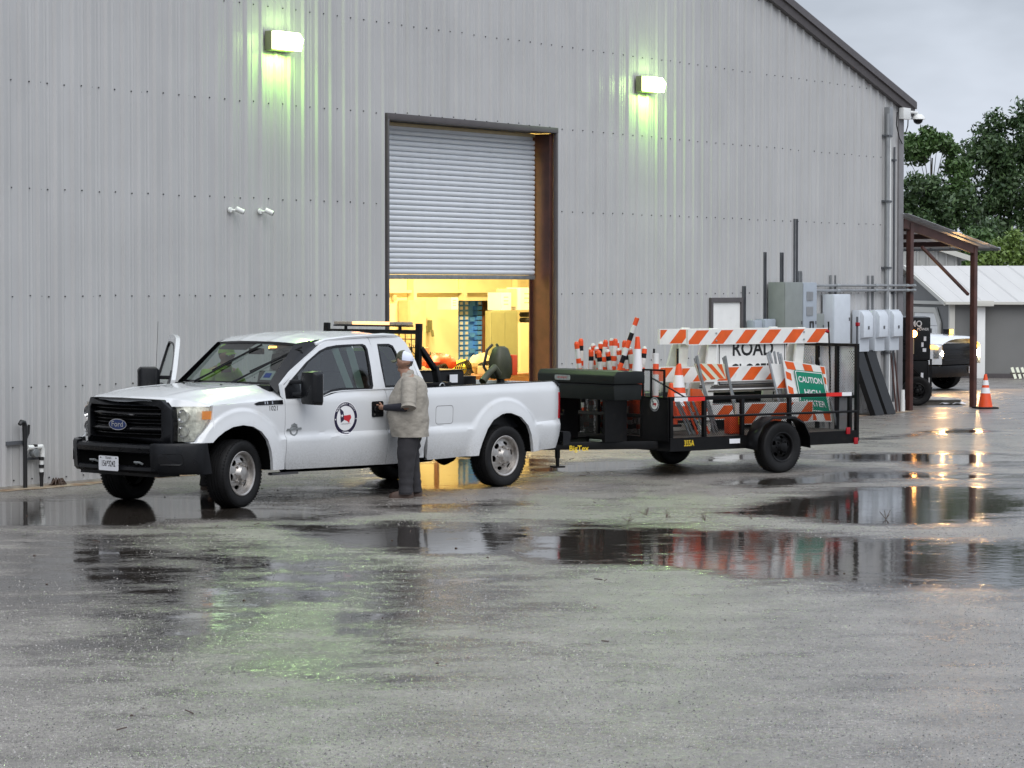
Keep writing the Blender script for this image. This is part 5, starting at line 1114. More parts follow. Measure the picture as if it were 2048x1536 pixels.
def person(label, loc, heading, H, arms, col, hunch=0., cap=True):
    t = thing('person', label, 'person', loc, heading)
    k = H/1.68; V = lambda x, y, z: (x*k, y*k, z*k)
    hx = .07+hunch
    nd = [(V(0, 0, .86), .15*k), (V(.0, 0, 1.05), .17*k), (V(.0+hunch*.5, 0, 1.27), .15*k), (V(.02+hunch*.8, 0, 1.39), .075*k), (V(.045+hunch, 0, 1.455), .055*k), (V(hx-.005, 0, 1.53), (.078*k, .088*k)), (V(hx-.01, 0, 1.60), (.082*k, .098*k)), (V(hx-.015, 0, 1.655), (.05*k, .06*k))]
    ed = [(0, 1), (1, 2), (2, 3), (3, 4), (4, 5), (5, 6), (6, 7)]
    def ad(p, r, par): nd.append((p, r)); ed.append((par, len(nd)-1)); return len(nd)-1
    ad(V(hx+.093, 0, 1.545), .016*k, 5); ad(V(hx+.075, 0, 1.475), .030*k, 4)     # nose, chin
    for s in (1, -1): ad(V(hx-.005, s*.088, 1.545), .014*k, 5)                    # ears
    for s in (1, -1):
        a = ad(V(0, s*.10, .76), .105*k, 0); a = ad(V(.02, s*.115, .44), .068*k, a); a = ad(V(-.01, s*.12, .10), .045*k, a); ad(V(.10, s*.13, .045), .035*k, a)
    joints = []
    for s, (el, wr, hd, curl) in zip((1, -1), arms):
        sh = (hunch*.7-.02, s*.19, 1.34); a = ad(V(*sh), .065*k, 2); b_ = ad(V(*el), .042*k, a); w = ad(V(*wr), .028*k, b_)
        E_, Wv, Hd = Vector(V(*el)), Vector(V(*wr)), Vector(V(*hd)); d = (Hd-Wv).normalized(); pl = ad(tuple(Wv+d*.055*k), (.034*k, .018*k), w)
        up = Vector((0, 0, 1)) if abs(d.z) < .7 else Vector((1, 0, 0)); sd = d.cross(up).normalized(); u = sd.cross(d).normalized()
        for f in range(4):
            o = (f-1.5)*.019*k; ln = (.034, .038, .036, .028)[f]*k
            k1 = Wv+d*.085*k+u*-o; bend = sd*(-s)*curl
            a1 = ad(tuple(k1), .0105*k, pl); k2 = k1+(d+bend*.6).normalized()*ln; a2 = ad(tuple(k2), .0095*k, a1); k3 = k2+(d*.25+bend*1.2).normalized()*ln*.8; ad(tuple(k3), .0085*k, a2)
        th = Wv+d*.035*k+u*.030*k; a1 = ad(tuple(th), .012*k, pl); ad(tuple(th+(d*.5+u*.8+sd*(-s)*curl*.5).normalized()*.042*k), .0105*k, a1)
        joints.append((Vector(V(*sh)), E_, Wv))
    skin_body(nd, ed, 0, 'skin', t)
    # trousers
    b = MB(False); R_ = rings([(V(-.01, 0, .90), .165*k, .175*k), (V(-.01, 0, .84), .17*k, .18*k), (V(-.01, 0, .78), .168*k, .18*k), (V(-.005, 0, .70), .15*k, .17*k)], 26, .03); b.loft(R_)
    for s in (1, -1): limb(b, [(V(-.005, s*.082, .76), .130*k), (V(.02+s*.005, s*.10, .50), .108*k), (V(.005+s*.024, s*.11, .28), .086*k), (V(-.005+s*.035, s*.12, .10), .080*k), (V(-.005+s*.035, s*.12, .045), .086*k)], 18, .16, s*3)
    b.build('trousers', col['trousers'], t, angle=60)
    for s in (1, -1):
        b = MB(False); rr = []
        for x, w, h in ((-.09, .03, .07), (-.06, .042, .10), (.0, .045, .11), (.07, .045, .085), (.14, .048, .065), (.175, .035, .05), (.19, .015, .03)):
            rr.append([V(x+s*.035, s*.12+w*c_, max(.0, h*s_)) for c_, s_ in ((-1, 0), (-1, .5), (-.6, .95), (0, 1), (.6, .95), (1, .5), (1, 0))])
        b.loft(rr); b.build('boot', 'brown_boot', t, angle=50)
    # shirt
    b = MB(False); q = hunch
    pr = [(.70, -.005, .215, .225), (.75, 0, .22, .232), (.85, .01, .232, .238), (.95, .02, .24, .242), (1.05, .022, .238, .243), (1.15, .010, .222, .238), (1.23, -.005+q*.3, .205, .235), (1.30, -.02+q*.5, .178, .23), (1.35, -.02+q*.7, .145, .215), (1.385, -.01+q*.8, .108, .165), (1.41, .015+q*.9, .078, .095), (1.43, .03+q, .062, .068)]
    fine = []
    for (z0_, x0_, a0_, b0_), (z1_, x1_, a1_, b1_) in zip(pr, pr[1:]):
        for j in range(4): t_ = j/4; fine.append((V(x0_+(x1_-x0_)*t_, 0, z0_+(z1_-z0_)*t_), (a0_+(a1_-a0_)*t_)*k*col.get('bulk', 1), (b0_+(b1_-b0_)*t_)*k*(1+(col.get('bulk', 1)-1)*.6)))
    RR = rings(fine, 56, .075, 2, 9)
    b.loft(RR, caps=False)
    for s, (sh, el, wr) in zip((1, -1), joints):
        sl_ = sh.lerp(el, 1.0) if col.get('long') else el; pts = [(sh+Vector((0, -s*.03, .01))*k, .095*k), (sh.lerp(el, .35), .088*k), (sh.lerp(el, .8), .084*k)]
        pts += [(sh.lerp(el, 1.04), .085*k)] if not col.get('long') else [(el.lerp(wr, .05), .07*k), (el.lerp(wr, .92), .045*k)]; limb(b, pts, 16, .14, s*5)
    b.build('shirt', col['shirt'], t, angle=70)
    b = MB(False)
    cz = 1.415
    b.loft([[V(.03+q+(r_)*cos(a), (r_*1.1)*sin(a), z_+.02*(1 if cos(a) < 0 else -.4)) for a in [2*pi*i/20 for i in range(20)]] for r_, z_ in ((.082, cz-.015), (.080, cz+.012), (.068, cz+.03))], caps=False); b.build('collar', col['shirt'], t, angle=60)
    if col.get('sleeve'):
        for s, (sh, el, wr) in zip((1, -1), joints):
            b = MB(False); limb(b, [(el.lerp(wr, .12), .052*k), (el.lerp(wr, .4), .048*k), (el.lerp(wr, .98), .034*k)], 12, .04); b.build('arm_sleeve', col['sleeve'], t)
    if col.get('bands'):
        for z_ in (.92, 1.12): b = MB(False); b.loft([[tuple(Vector((p[0]*1.012, p[1]*1.012, z_*k+dz))) for p in RR[min(range(len(RR)), key=lambda i: abs(RR[i][0][2]-z_*k))]] for dz in (0, .05)], caps=False); b.build('reflective_band', 'silver_band', t)
    # cap: crown, brim
    b = MB(False); cx = hx-.012
    b.cur = 0; front = [];
    def cr(u, v):
        th = 2*pi*u; ph_ = v*pi/2; r_ = cos(ph_)**.8; x = .104*r_*cos(th); y = .088*r_*sin(th)
        return V(cx+x, y, 1.578+.012*cos(th)+.105*sin(ph_)**.9)
    b.grid(cr, 32, 10, True)
    b.m = []
    for i in range(32):
        for j in range(10): b.m.append(1 if (i < 7 or i >= 25) else 0)
    b.cur = 1; b.grid(lambda u, v: V(cx+.085+(.075)*v*(1-.35*(2*u-1)**2), (2*u-1)*.078*(1-.25*v), 1.592-.02*v-.02*(2*u-1)**2), 10, 5); b.grid(lambda u, v: V(cx+.085+(.075)*v*(1-.35*(2*u-1)**2), (2*u-1)*.078*(1-.25*v), 1.587-.02*v-.02*(2*u-1)**2), 10, 5)
    b.build('cap', [col['cap'], col['cap2']], t, angle=60)
    b = MB(False); b.loft([[V(hx-.02+r_*1.06*cos(a), r_*.93*sin(a), z_) for a in [pi*.42+pi*1.16*i/18 for i in range(19)]] for r_, z_ in ((.070, 1.51), (.080, 1.54), (.090, 1.585))], caps=False); b.build('hair', 'cap_camo' if not col.get('hair') else col['hair'], t)
    # face: brows, eyes and mouth line
    b = MB(False)
    for s in (1, -1): b.lathe([(0, .006), (.010, .003), (.012, -.004)], V(hx+.078, s*.032, 1.553), 'x', 8)
    b.build('eye', 'cap_white', t); b = MB(False)
    b.cbox(V(hx+.082, 0, 1.497), (.012*k, .045*k, .006*k)); b.build('mouth', 'red_primer', t, smooth=False)
    return t
mat('hair_grey', (.07, .06, .055), .8)
hw = Vector((-1.535, 31.354, 1.02)); mp_ = Vector((-1.175, 31.36, 0)); hd_ = radians(174)
loc_ = Matrix.Rotation(-hd_, 3, 'Z') @ (hw-mp_)
s_ = 1.0
wr = (loc_.x-.07, loc_.y+.05, 1.035); el = (-.03, .315, 1.05)
person('stocky man in khaki shirt and white mesh cap reaching for the pickup door handle', tuple(mp_), hd_, 1.68,
       [(el, wr, (loc_.x, loc_.y, 1.035), 1.0), ((.06, -.26, 1.06), (.20, -.20, .98), (.28, -.17, .96), .5)],
       dict(trousers='dark_jeans', shirt='khaki_shirt', sleeve='black_sleeve', cap='cap_white', cap2='cap_camo', hair='hair_grey', bulk=1.0))
pz = (TO[0]+1.62*cos(TA)-1.22*sin(TA), TO[1]+1.62*sin(TA)+1.22*cos(TA), 0)
person('worker in a yellow green hi-viz shirt and cap standing at the open passenger door', pz, TA-radians(95), 1.74,
       [((.16, .25, 1.14), (.36, .18, 1.18), (.44, .16, 1.20), .4), ((.14, -.26, 1.12), (.34, -.22, 1.10), (.42, -.2, 1.10), .4)],
       dict(trousers='dark_jeans', shirt='hi_viz', cap='hi_viz', cap2='hi_viz', hair='hair_grey', bands=True, long=True, bulk=.85), hunch=.12)
# ================================================================== THINGS ON AND BESIDE THE WAREHOUSE WALL
mat('conduit_steel', (.30, .31, .32), .38, metal=.5, var=.12)
mat('conduit_dark', (.085, .09, .10), .5, var=.15)
mat('cabinet_green', (.215, .235, .225), .45, var=.06)
mat('cabinet_blue', (.33, .37, .42), .42, var=.05)
mat('box_white', (.55, .59, .64), .35, var=.04)
mat('pvc_white', (.70, .71, .70), .4, var=.05)
mat('pipe_black', (.012, .012, .013), .45)
def onW(name, label, cat, s_, z_=0, group=None, d=0): return thing(name, label, cat, wworld(s_, d, z_), WA, group)
# electrical gear: every box and conduit run
def ebox(name, label, s0, s1, z0, z1, d, m, doors=1, cat='electrical box', group=None, d0=.05, extra=None):
    t = onW(name, label, cat, (s0+s1)/2, 0, group); w = (s1-s0)/2
    b = MB(); b.box(-w, w, d0, d0+d, z0, z1); b.build('enclosure', m, t, bevel=.008)
    b = MB(); b.box(-w+.015, w-.015, d0+d+.002, d0+d+.014, z0+.015, z1-.015); dd = b.build('cover', m, t, bevel=.004)
    b = MB(); b.box(w-.07, w-.05, d0+d+.014, d0+d+.028, (z0+z1)/2-.03, (z0+z1)/2+.03); b.build('latch', 'conduit_dark', dd, smooth=False)
    return t
ebox('switchgear_cabinet', 'tall green grey electrical cabinet right of the white door', 18.90, 19.60, 1.05, 2.50, .32, 'cabinet_green')
t = ebox('meter_cabinet', 'pale grey cabinet with meter windows joined to the green cabinet', 19.61, 20.16, 1.05, 2.495, .31, 'cabinet_blue')
for z in (2.25, 1.98): b = MB(); b.box(-.14, .10, .376, .384, z-.08, z+.08); b.build('meter_window', 'conduit_steel', t, smooth=False)
b = MB(); b.plate(rrect(-.02, .12, 1.62, 1.80, .01), [rrect(.005, .095, 1.65, 1.77, .01)], lambda u, v, w: (u, w, v), .376, .392); b.build('window_frame', 'pipe_black', t, smooth=False)
ebox('junction_box', 'small grey junction box to the right of the meter cabinet', 20.28, 20.75, 1.45, 1.93, .16, 'cabinet_green')
ebox('breaker_panel', 'tall white breaker panel hanging from two horizontal conduits', 21.0, 21.68, 1.36, 2.28, .22, 'box_white')
ebox('junction_box', 'left one of two small blue grey boxes beside the white door', 18.12, 18.42, 1.50, 1.83, .14, 'cabinet_blue', group='small blue grey boxes')
ebox('junction_box', 'right one of two small blue grey boxes beside the white door', 18.44, 18.86, 1.50, 1.85, .17, 'cabinet_blue', group='small blue grey boxes')
for i, (s0, l) in enumerate(((22.17, 'meter can nearest the breaker panel, left of three'), (22.83, 'middle one of the three white meter cans'), (23.46, 'right one of the three white meter cans, by the corner'))):
    t = onW('meter_can', l, 'meter box', s0+.25, 0, 'white meter cans near the corner'); w = .21
    b = MB(); b.box(-w, w, .05, .20, 1.20, 1.98); b.build('enclosure', 'box_white', t, bevel=.01)
    b = MB(); b.loft([[(x, .20, 1.44), (x, .29, 1.47), (x, .29, 1.86), (x, .24, 1.95), (x, .20, 1.96)] for x in (-w+.02, w-.02)]); cv = b.build('cover', 'box_white', t, bevel=.012)
    b = MB(); b.box(-.03, .03, .291, .297, 1.62, 1.68); b.build('seal_tag', 'conduit_dark', cv, smooth=False)
t = onW('disconnect_lever', 'dark lever with a red grip left of the meter cans', 'lever', 22.0)
b = MB(); b.beam((0, .26, 1.1), (0, .26, 1.86), .035, .03); b.build('lever', 'conduit_dark', t, bevel=.006); b = MB(); b.cbox((0, .27, 1.72), (.08, .06, .07)); b.build('grip', 'red_glass', t, bevel=.01)
def conduit(label, pts, r, m, s0=None, clamps=(), group='vertical conduits and struts on the wall', name='conduit'):
    s0 = pts[0][0]; t = onW(name, label, name.replace('_', ' '), s0, 0, group)
    b = MB(); b.tube([(s_-s0, d, z) for s_, d, z in pts], r, 10); b.build('pipe', m, t)
    for z in clamps: b = MB(); b.box(-.09, .09, .005, .04, z-.02, z+.02); b.box(-r-.015, r+.015, .04, pts[0][1]+r+.012, z-.018, z+.018); b.build('clamp', 'conduit_dark', t, smooth=False)
    return t
def strut(label, s_, z0, z1, w=.07, m='conduit_dark'):
    t = onW('strut', label, 'strut', s_, 0, 'steel struts behind the cabinets'); b = MB(); b.plate([(-w/2, .006), (w/2, .006), (w/2, .05), (w/2-.006, .05), (w/2-.006, .012), (-w/2+.006, .012), (-w/2+.006, .05), (-w/2, .05)], [], lambda u, v, w_: (u, v, w_), z0, z1)
    b.build('channel', m, t, smooth=False)
strut('short strut just right of the white door', 18.06, 1.3, 2.43, .07); strut('strut rising left of the green cabinet', 18.80, 1.3, 3.03, .09)
strut('strut rising behind the middle of the green cabinet', 19.44, 2.5, 3.03, .09); strut('tallest strut, over the joint of the two cabinets', 19.98, 2.5, 3.64, .10)
strut('stub strut beside the tallest one', 20.14, 2.4, 2.70, .12, 'conduit_steel'); strut('broad strut above the breaker panel', 21.45, 2.28, 2.63, .20, 'conduit_steel'); strut('broad strut above the meter cans', 23.02, 1.98, 2.63, .20, 'conduit_steel')
for z, l in ((2.44, 'upper'), (2.35, 'lower')):
    t = onW('conduit', l+' one of two horizontal conduits from the cabinets to the corner', 'conduit', 20.2, 0, 'horizontal conduits'); b = MB(); b.tube([(0, .10, z), (4.55, .10, z)], .024, 10); b.build('pipe', 'conduit_steel', t)
    for s_ in (1.25, 2.85, 4.2): b = MB(); b.tube([(s_, .10, z), (s_+.12, .10, z)], .034, 10); b.build('coupling', 'galvanized', t)
    b = MB(); b.tube([(4.5, .10, z), (4.62, .10, z)], .035, 10); b.build('end_cap', 'galvanized', t)
conduit('thick grey conduit running up beside the corner, left one', [(23.60, .09, .3), (23.60, .09, 5.72)], .045, 'conduit_steel', clamps=(5.30, 4.05, 2.78, 1.15))
conduit('thin pale conduit beside the thick one at the corner', [(23.74, .07, .2), (23.74, .07, 5.6)], .025, 'pvc_white', clamps=(5.30, 4.05, 2.78))
conduit('thin dark conduit closest to the corner trim', [(23.96, .06, .2), (23.96, .06, 5.1)], .022, 'conduit_dark', clamps=(4.85, 2.3, 1.25))
t = onW('cable_box', 'narrow grey box at the top of the corner conduits', 'box', 23.66); b = MB(); b.box(-.07, .07, .02, .14, 5.3, 5.85); b.build('enclosure', 'conduit_steel', t, bevel=.01)
t = onW('downpipe', 'short white pipe stub at the foot of the corner', 'pipe', 24.36); b = MB(); b.tube([(0, .07, .0), (0, .07, .42)], [.05, .04], 10); b.build('pipe', 'pvc_white', t)
# loose pipes and boards by the corner
for l, s_ in (('thin rusty rod leaning in the corner, left', 23.9), ('thin rusty rod leaning in the corner, right', 24.05)):
    t = onW('rod', l, 'rod', s_, 0, 'rusty rods by the corner'); b = MB(); b.tube([(0, .16, .01), (-.05, .06, 1.15)], .018, 6); b.build('shaft', 'red_primer', t)
for l, off in (('black moulded plastic panel leaning on the wall, left one', 0), ('black moulded plastic panel leaning on the wall, right one', .50)):
    t = onW('plastic_panel', l, 'panel', 21.98+off, 0, 'black plastic panels leaning on the wall')
    b = MB(); Q = [(.06, 1.22, .07), (.38, .01, .36)]
    rr = []
    for k in range(7): u = k/6; x = Q[0][0]+(Q[1][0]-Q[0][0])*u**1.15; z = Q[0][1]+(Q[1][1]-Q[0][1])*u; d = Q[0][2]+(Q[1][2]-Q[0][2])*u; rr.append([(x+.0, d, z), (x+.05, d+.09, z), (x+.42, d+.09, z), (x+.47, d, z), (x+.44, d-.01, z), (x+.40, d+.06, z), (x+.07, d+.06, z), (x+.03, d-.01, z)])
    b.loft(rr); b.build('panel', 'black_steel', t, angle=30)
t = onW('metal_sheet', 'pale corrugated sheet standing behind the black panels', 'metal sheet', 21.75); b = MB()
for i in range(5): b.box(-.3+i*.12, -.22+i*.12, .08+.02*(i % 2), .10+.02*(i % 2), .01, 1.15)
b.build('sheet', 'conduit_steel', t, smooth=False)
# cameras
def bullet(label, s_, z_, yaw):
    t = onW('security_camera', label, 'camera', s_, z_, 'small white bullet cameras')
    b = MB(); b.lathe([(0, .07), (.045, .065), (.05, .035)], (-.10, 0, 0), 'y', 12); b.build('mount', 'pvc_white', t)
    R_ = Matrix.Rotation(radians(yaw), 3, 'Z') @ Matrix.Rotation(radians(24), 3, 'Y'); b = MB(); b.tube([(-.08, .06, 0), (-.02, .13, .0)], .015, 8); b.build('arm', 'pvc_white', t)
    b = MB(); b.tube([Vector((.0, .15, 0))+R_ @ Vector((-.06, 0, 0)), Vector((.0, .15, 0))+R_ @ Vector((.085, 0, 0))], .045, 14); bd_ = b.build('camera_body', 'pvc_white', t, angle=40)
    t.scale = (.78, .78, .78)
    b = MB(); b.tube([Vector((.0, .15, 0))+R_ @ Vector((.084, 0, 0)), Vector((.0, .15, 0))+R_ @ Vector((.094, 0, 0))], .040, 14); b.build('lens', 'pipe_black', bd_)
bullet('left one of two small white bullet cameras below the left wall lamp', 4.12, 3.43, 35); bullet('right one of two small white bullet cameras below the left wall lamp', 4.74, 3.425, 55)
t = thing('dome_camera', 'white dome camera on a bracket box at the roof corner', 'camera', wworld(24.33, .05, 5.78), WA)
b = MB(); b.box(-.16, .16, 0, .10, -.13, .09); b.build('mount_box', 'pvc_white', t, bevel=.01)
b = MB(); b.tube([(.14, .06, .02), (.42, .10, .02), (.46, .11, -.04)], .028, 10); b.build('arm', 'pvc_white', t)
b = MB(); b.lathe([(0, .02), (.08, .015), (.13, -.03), (.14, -.08), (.10, -.08)], (.46, .11, -.03), 'z', 18); b.build('hood', 'pvc_white', t)
b = MB(); b.lathe([(.10, 0), (.08, -.06), (.04, -.09), (0, -.10)], (.46, .11, -.11), 'z', 16); b.build('dome', 'black_gloss', t)
b = MB(); b.tube([(-.30, .03, .0), (-.33, .03, -.25), (-.2, .03, -.5), (-.05, .02, -.6)], .012, 6); b.tube([(.13, .06, .0), (.13, .05, -.25), (.06, .03, -.42)], .012, 6); b.build('cable', 'pipe_black', t)
# water riser at the left
t = onW('water_riser', 'black standpipe with white valve piping against the wall at the left edge', 'pipework', .10)
b = MB(); b.tube([(0, .10, .0), (0, .10, .50), (0, .10, .74), (-.015, .10, .79), (-.06, .10, .80), (-.09, .10, .77)], [.026, .026, .034, .03, .03, .026], 10); b.tube([(.015, .10, .60), (.06, .10, .66), (.07, .10, .76)], [.02, .016, .014], 8); b.build('standpipe', 'pipe_black', t)
b = MB(); b.box(-.26, .08, .02, .05, .525, .57); b.build('strut', 'conduit_dark', t, smooth=False)
b = MB(); b.tube([(.03, .11, .485), (.26, .11, .485)], .032, 10); b.tube([(.26, .11, .50), (.285, .11, .45), (.285, .11, .36)], .034, 10); b.build('pipe', 'pvc_white', t)
b = MB(); b.tube([(.27, .11, .36), (.27, .11, .16)], .026, 10); b.build('pipe', 'pvc_white', t)
for z in (.345, .25): b = MB(); b.tube([(.27, .11, z-.02), (.27, .11, z+.02)], .033, 10); b.build('clamp', 'pipe_black', t)
b = MB(); b.tube([(.27, .11, .18), (.27, .11, .12), (.27, .11, .0)], [.032, .024, .02], 10); b.build('pipe_foot', 'pipe_black', t)
b = MB(); b.lathe([(0, .05), (.05, .045), (.06, 0), (.05, -.03), (0, -.035)], (.15, .10, .42), 'y', 12); b.build('valve', 'old_grey_steel', t)
b = MB(); b.box(.12, .18, .08, .14, .47, .52); b.build('valve_handle', 'pipe_black', t, bevel=.006)
b = MB(); b.box(.06, .36, .03, .06, .33, .36); b.build('strut', 'conduit_dark', t, smooth=False)
t = onW('outlet_box', 'small grey box on the wall just left of the pickup bumper', 'box', 1.33); b = MB(); b.box(-.06, .05, .02, .12, .36, .50); b.build('enclosure', 'conduit_steel', t, bevel=.01); b = MB(); b.box(-.07, .06, .02, .14, .50, .515); b.build('lid', 'conduit_dark', t, smooth=False)
t = onW('dirt_clump', 'dark clump of roots at the foot of the wall', 'clump', .68); b = MB(False)
random.seed(5)
for i in range(26): a = random.random()*6.3; b.tube([(0, -.06, .02), (.09*cos(a), -.08+.05*sin(a), random.uniform(.0, .09)), (.14*cos(a), -.08+.08*sin(a), .01)], [.018, .01, .004], 5)
b.build('root_ball', 'brown_boot', t)

# ================================================================== INSIDE THE WORKSHOP
mat('cream_metal', (.62, .55, .36), .45, var=.04); mat('olive_metal', (.26, .27, .15), .45, var=.05); mat('bin_blue', (.10, .34, .95), .4, var=.1)
mat('carton', (.62, .50, .32), .7, var=.1); mat('table_wood', (.25, .11, .05), .6, var=.2); mat('yellow_cloth', (.75, .66, .06), .7, var=.2); mat('tan_bag', (.62, .52, .32), .8, var=.15)
t = onW('wall_cabinet', 'cream wall cabinet at the left inside the workshop', 'cabinet', 16.33); b = MB(); b.box(-.27, .27, -5.98, -5.75, 1.2, 2.17); b.build('cabinet_body', 'carton', t, bevel=.01); b = MB(); b.box(-.25, .25, -5.748, -5.735, 1.22, 2.15); b.build('door', 'carton', t, bevel=.004)
t = onW('wall_switch', 'small brown switch box high on the workshop wall', 'switch', 15.9); b = MB(); b.box(-.05, .05, -5.98, -5.93, 2.17, 2.27); b.build('cover', 'carton', t, bevel=.01)
t = onW('wall_gauge', 'grey lever gauge hanging on the workshop wall', 'gauge', 17.0); b = MB(); b.box(-.03, .04, -5.98, -5.92, 1.62, 1.80); b.box(-.10, -.02, -5.98, -5.92, 1.58, 1.70); b.tube([(.0, -5.9, 1.62), (.03, -5.9, 1.5)], .03, 6); b.build('gauge_body', 'olive_metal', t, bevel=.006)
t = onW('bin_rack', 'tall rack of blue parts bins with white labels', 'rack', 18.90, 0, None, .65); b = MB(); b.box(-.40, .40, -7.5, -7.1, .9, 2.3); b.build('rack_back', 'bin_blue', t, smooth=False)
for j in range(13):
    for i, s_ in enumerate((-.31, -.13, .10, .31)):
        if i == 2: continue
        z = 2.20-j*.095; b = MB(); b.box(s_-.08, s_+.08, -7.098, -7.0, z-.04, z+.035); q = b.build('bin', 'bin_blue', t, smooth=False)
        if i in (0, 1) or j in (0, 1, 9, 10, 11, 12): b = MB(); b.box(s_-.045, s_+.045, -6.999, -6.996, z-.028, z+.026); b.build('bin_label', 'plate_white', q, smooth=False)
for z in (2.1, 1.8, 1.5, 1.2): b = MB(); b.box(.02, .20, -7.09, -7.03, z-.05, z+.04); b.build('drawer', 'bin_blue', t, smooth=False)
t = onW('shelf_post', 'brown steel shelving upright beside the blue bins', 'shelving', 19.38, 0, None, .65); b = MB(); b.box(-.04, .04, -7.1, -7.0, 0, 2.4); b.build('upright', 'table_wood', t, smooth=False)
for z in (1.1, 1.5, 1.85): b = MB(); b.box(.03, .9, -7.4, -7.0, z, z+.04); b.build('shelf', 'table_wood', t, smooth=False)
t = onW('locker', 'wide olive green steel locker in the workshop', 'locker', 17.3); b = MB(); b.box(-.45, .43, -4.62, -4.5, .0, 1.98); b.build('locker_body', 'olive_metal', t, bevel=.01)
for x0, x1 in ((-.43, -.01), (.0, .41)): b = MB(); b.box(x0, x1, -4.498, -4.485, .05, 1.95); b.build('door', 'olive_metal', t, smooth=False)
t = onW('file_cabinet', 'cream steel cabinet right of the olive locker', 'cabinet', 18.15); b = MB(); b.box(-.41, .5, -4.62, -4.45, .0, 1.755); b.build('cabinet_body', 'cream_metal', t, bevel=.01)
for l, s0, s1, z0, z1, d, m in (('white carton with printing on the olive locker', 17.20, 17.52, 1.99, 2.31, -4.8, 'plate_white'), ('brown carton between two white ones on the locker', 17.56, 17.78, 2.05, 2.38, -4.85, 'carton'), ('tall white carton at the right on top of the locker', 17.82, 18.35, 1.99, 2.40, -4.8, 'plate_white'), ('small white carton hanging over the doorway corner', 16.75, 16.98, 2.0, 2.22, -5.6, 'plate_white')):
    t = onW('carton', l, 'carton', (s0+s1)/2, 0, 'cartons stacked in the workshop'); w = (s1-s0)/2; b = MB(); b.cur = 0; b.box(-w, w, d, d+.3, z0, z1); b.cur = 1
    for k in range(3): b.box(-w*.5, w*.4, d+.3, d+.301, z0+(z1-z0)*(.3+.2*k), z0+(z1-z0)*(.3+.2*k)+.02)
    b.build('carton_box', [m, 'tan_bag'], t, smooth=False)
for i, z in enumerate((1.80, 1.90)): t = onW('small_tyre', ['lower', 'upper'][i]+' one of two dark small tyres on the cream cabinet', 'tyre', 18.28, 0, 'dark small tyres'); b = MB(); b.lathe([(.07, -.04), (.13, -.045), (.15, 0), (.13, .045), (.07, .04)], (-.0, -4.65, z), 'z', 18); b.build('tyre', 'rubber', t)
# low table with gear just inside the door
t = onW('work_table', 'low brown topped table just inside the door', 'table', 12.9); b = MB(); b.box(-1.7, 1.35, -2.5, -1.75, .94, .985); b.build('table_top', 'table_wood', t, bevel=.006)
b = MB(); b.box(-1.68, 1.33, -1.76, -1.74, .80, .938); b.build('apron', 'table_wood', t, smooth=False)
for x in (-1.6, 1.25):
    for d in (-2.42, -1.82): b = MB(); b.box(x, x+.06, d, d+.06, 0, .938); b.build('leg', 'table_wood', t, smooth=False)
def item(name, label, cat, s_, fn, m, **k):
    t = onW(name, label, cat, s_); b = MB(); fn(b); b.build(name+'_body', m, t, **k); return t
random.seed(9)
def blob(bd, c, r, seed=0, n=14): bd.grid(lambda u, v: tuple(Vector(c)+Vector((r[0]*cos(2*pi*u)*sin(pi*v), r[1]*sin(2*pi*u)*sin(pi*v), r[2]*cos(pi*v)))*(1+.35*noise.noise((cos(2*pi*u)*2+seed, sin(2*pi*u)*2, v*5)))), n, 9, True)
item('orange_tarp', 'bright orange bundle on the workshop table', 'bundle', 11.85, lambda b: blob(b, (0, -2.1, 1.19), (.34, .2, .15), 1), 'orange_plastic')
item('white_bucket', 'cream bucket behind the orange bundle', 'bucket', 11.65, lambda b: b.lathe([(0, 1.15), (.13, 1.15), (.16, 1.44), (.0, 1.44)], (0, -2.35, 0), 'z', 18), 'tan_bag')
def rake(b):
    for i in range(13): x = -.32+i*.053; z = 1.52-i*.014; b.tube([(x, -2.4, z), (x+.03, -2.38, z-.12), (x+.06, -2.3, z-.20)], .008, 5)
    b.tube([(-.3, -2.4, 1.42), (.4, -2.4, 1.28)], .018, 6)
item('landscape_rake', 'dark landscape rake lying above the white bucket', 'rake', 11.75, rake, 'pipe_black')
def coil(b, cx, r, s=0):
    for k in range(4): b.tube([(cx+r*(1-.06*k)*cos(t_)+.02*k, -1.95+.02*k, 1.09+r*.62*(1+.1*k)*sin(t_)) for t_ in [2*pi*i/18 for i in range(19)]], .012, 5, False)
item('hose_coil', 'black coiled hose left on the table', 'hose', 11.62, lambda b: coil(b, 0, .12), 'pipe_black')
item('hose_coil', 'larger black coiled hose in the middle of the table', 'hose', 12.25, lambda b: coil(b, 0, .17), 'pipe_black')
item('hose_coil', 'black coiled hose beside the yellow cloth', 'hose', 12.85, lambda b: coil(b, 0, .14), 'pipe_black')
item('yellow_cloth', 'yellow hi-viz cloth heaped on the table', 'cloth', 12.5, lambda b: blob(b, (0, -2.1, 1.10), (.16, .15, .13), 4), 'yellow_cloth')
item('yellow_cloth', 'small yellow glove pair near the left hose', 'gloves', 11.9, lambda b: blob(b, (0, -1.85, 1.04), (.14, .08, .06), 6), 'yellow_cloth')
item('tan_bag', 'pale tan bag heaped right of the middle', 'bag', 13.1, lambda b: blob(b, (0, -2.15, 1.14), (.22, .18, .17), 7), 'tan_bag')
item('brown_box', 'small brown box on the table beside the coils', 'box', 12.8, lambda b: b.box(-.10, .12, -1.95, -1.8, .99, 1.13), 'carton', bevel=.008)
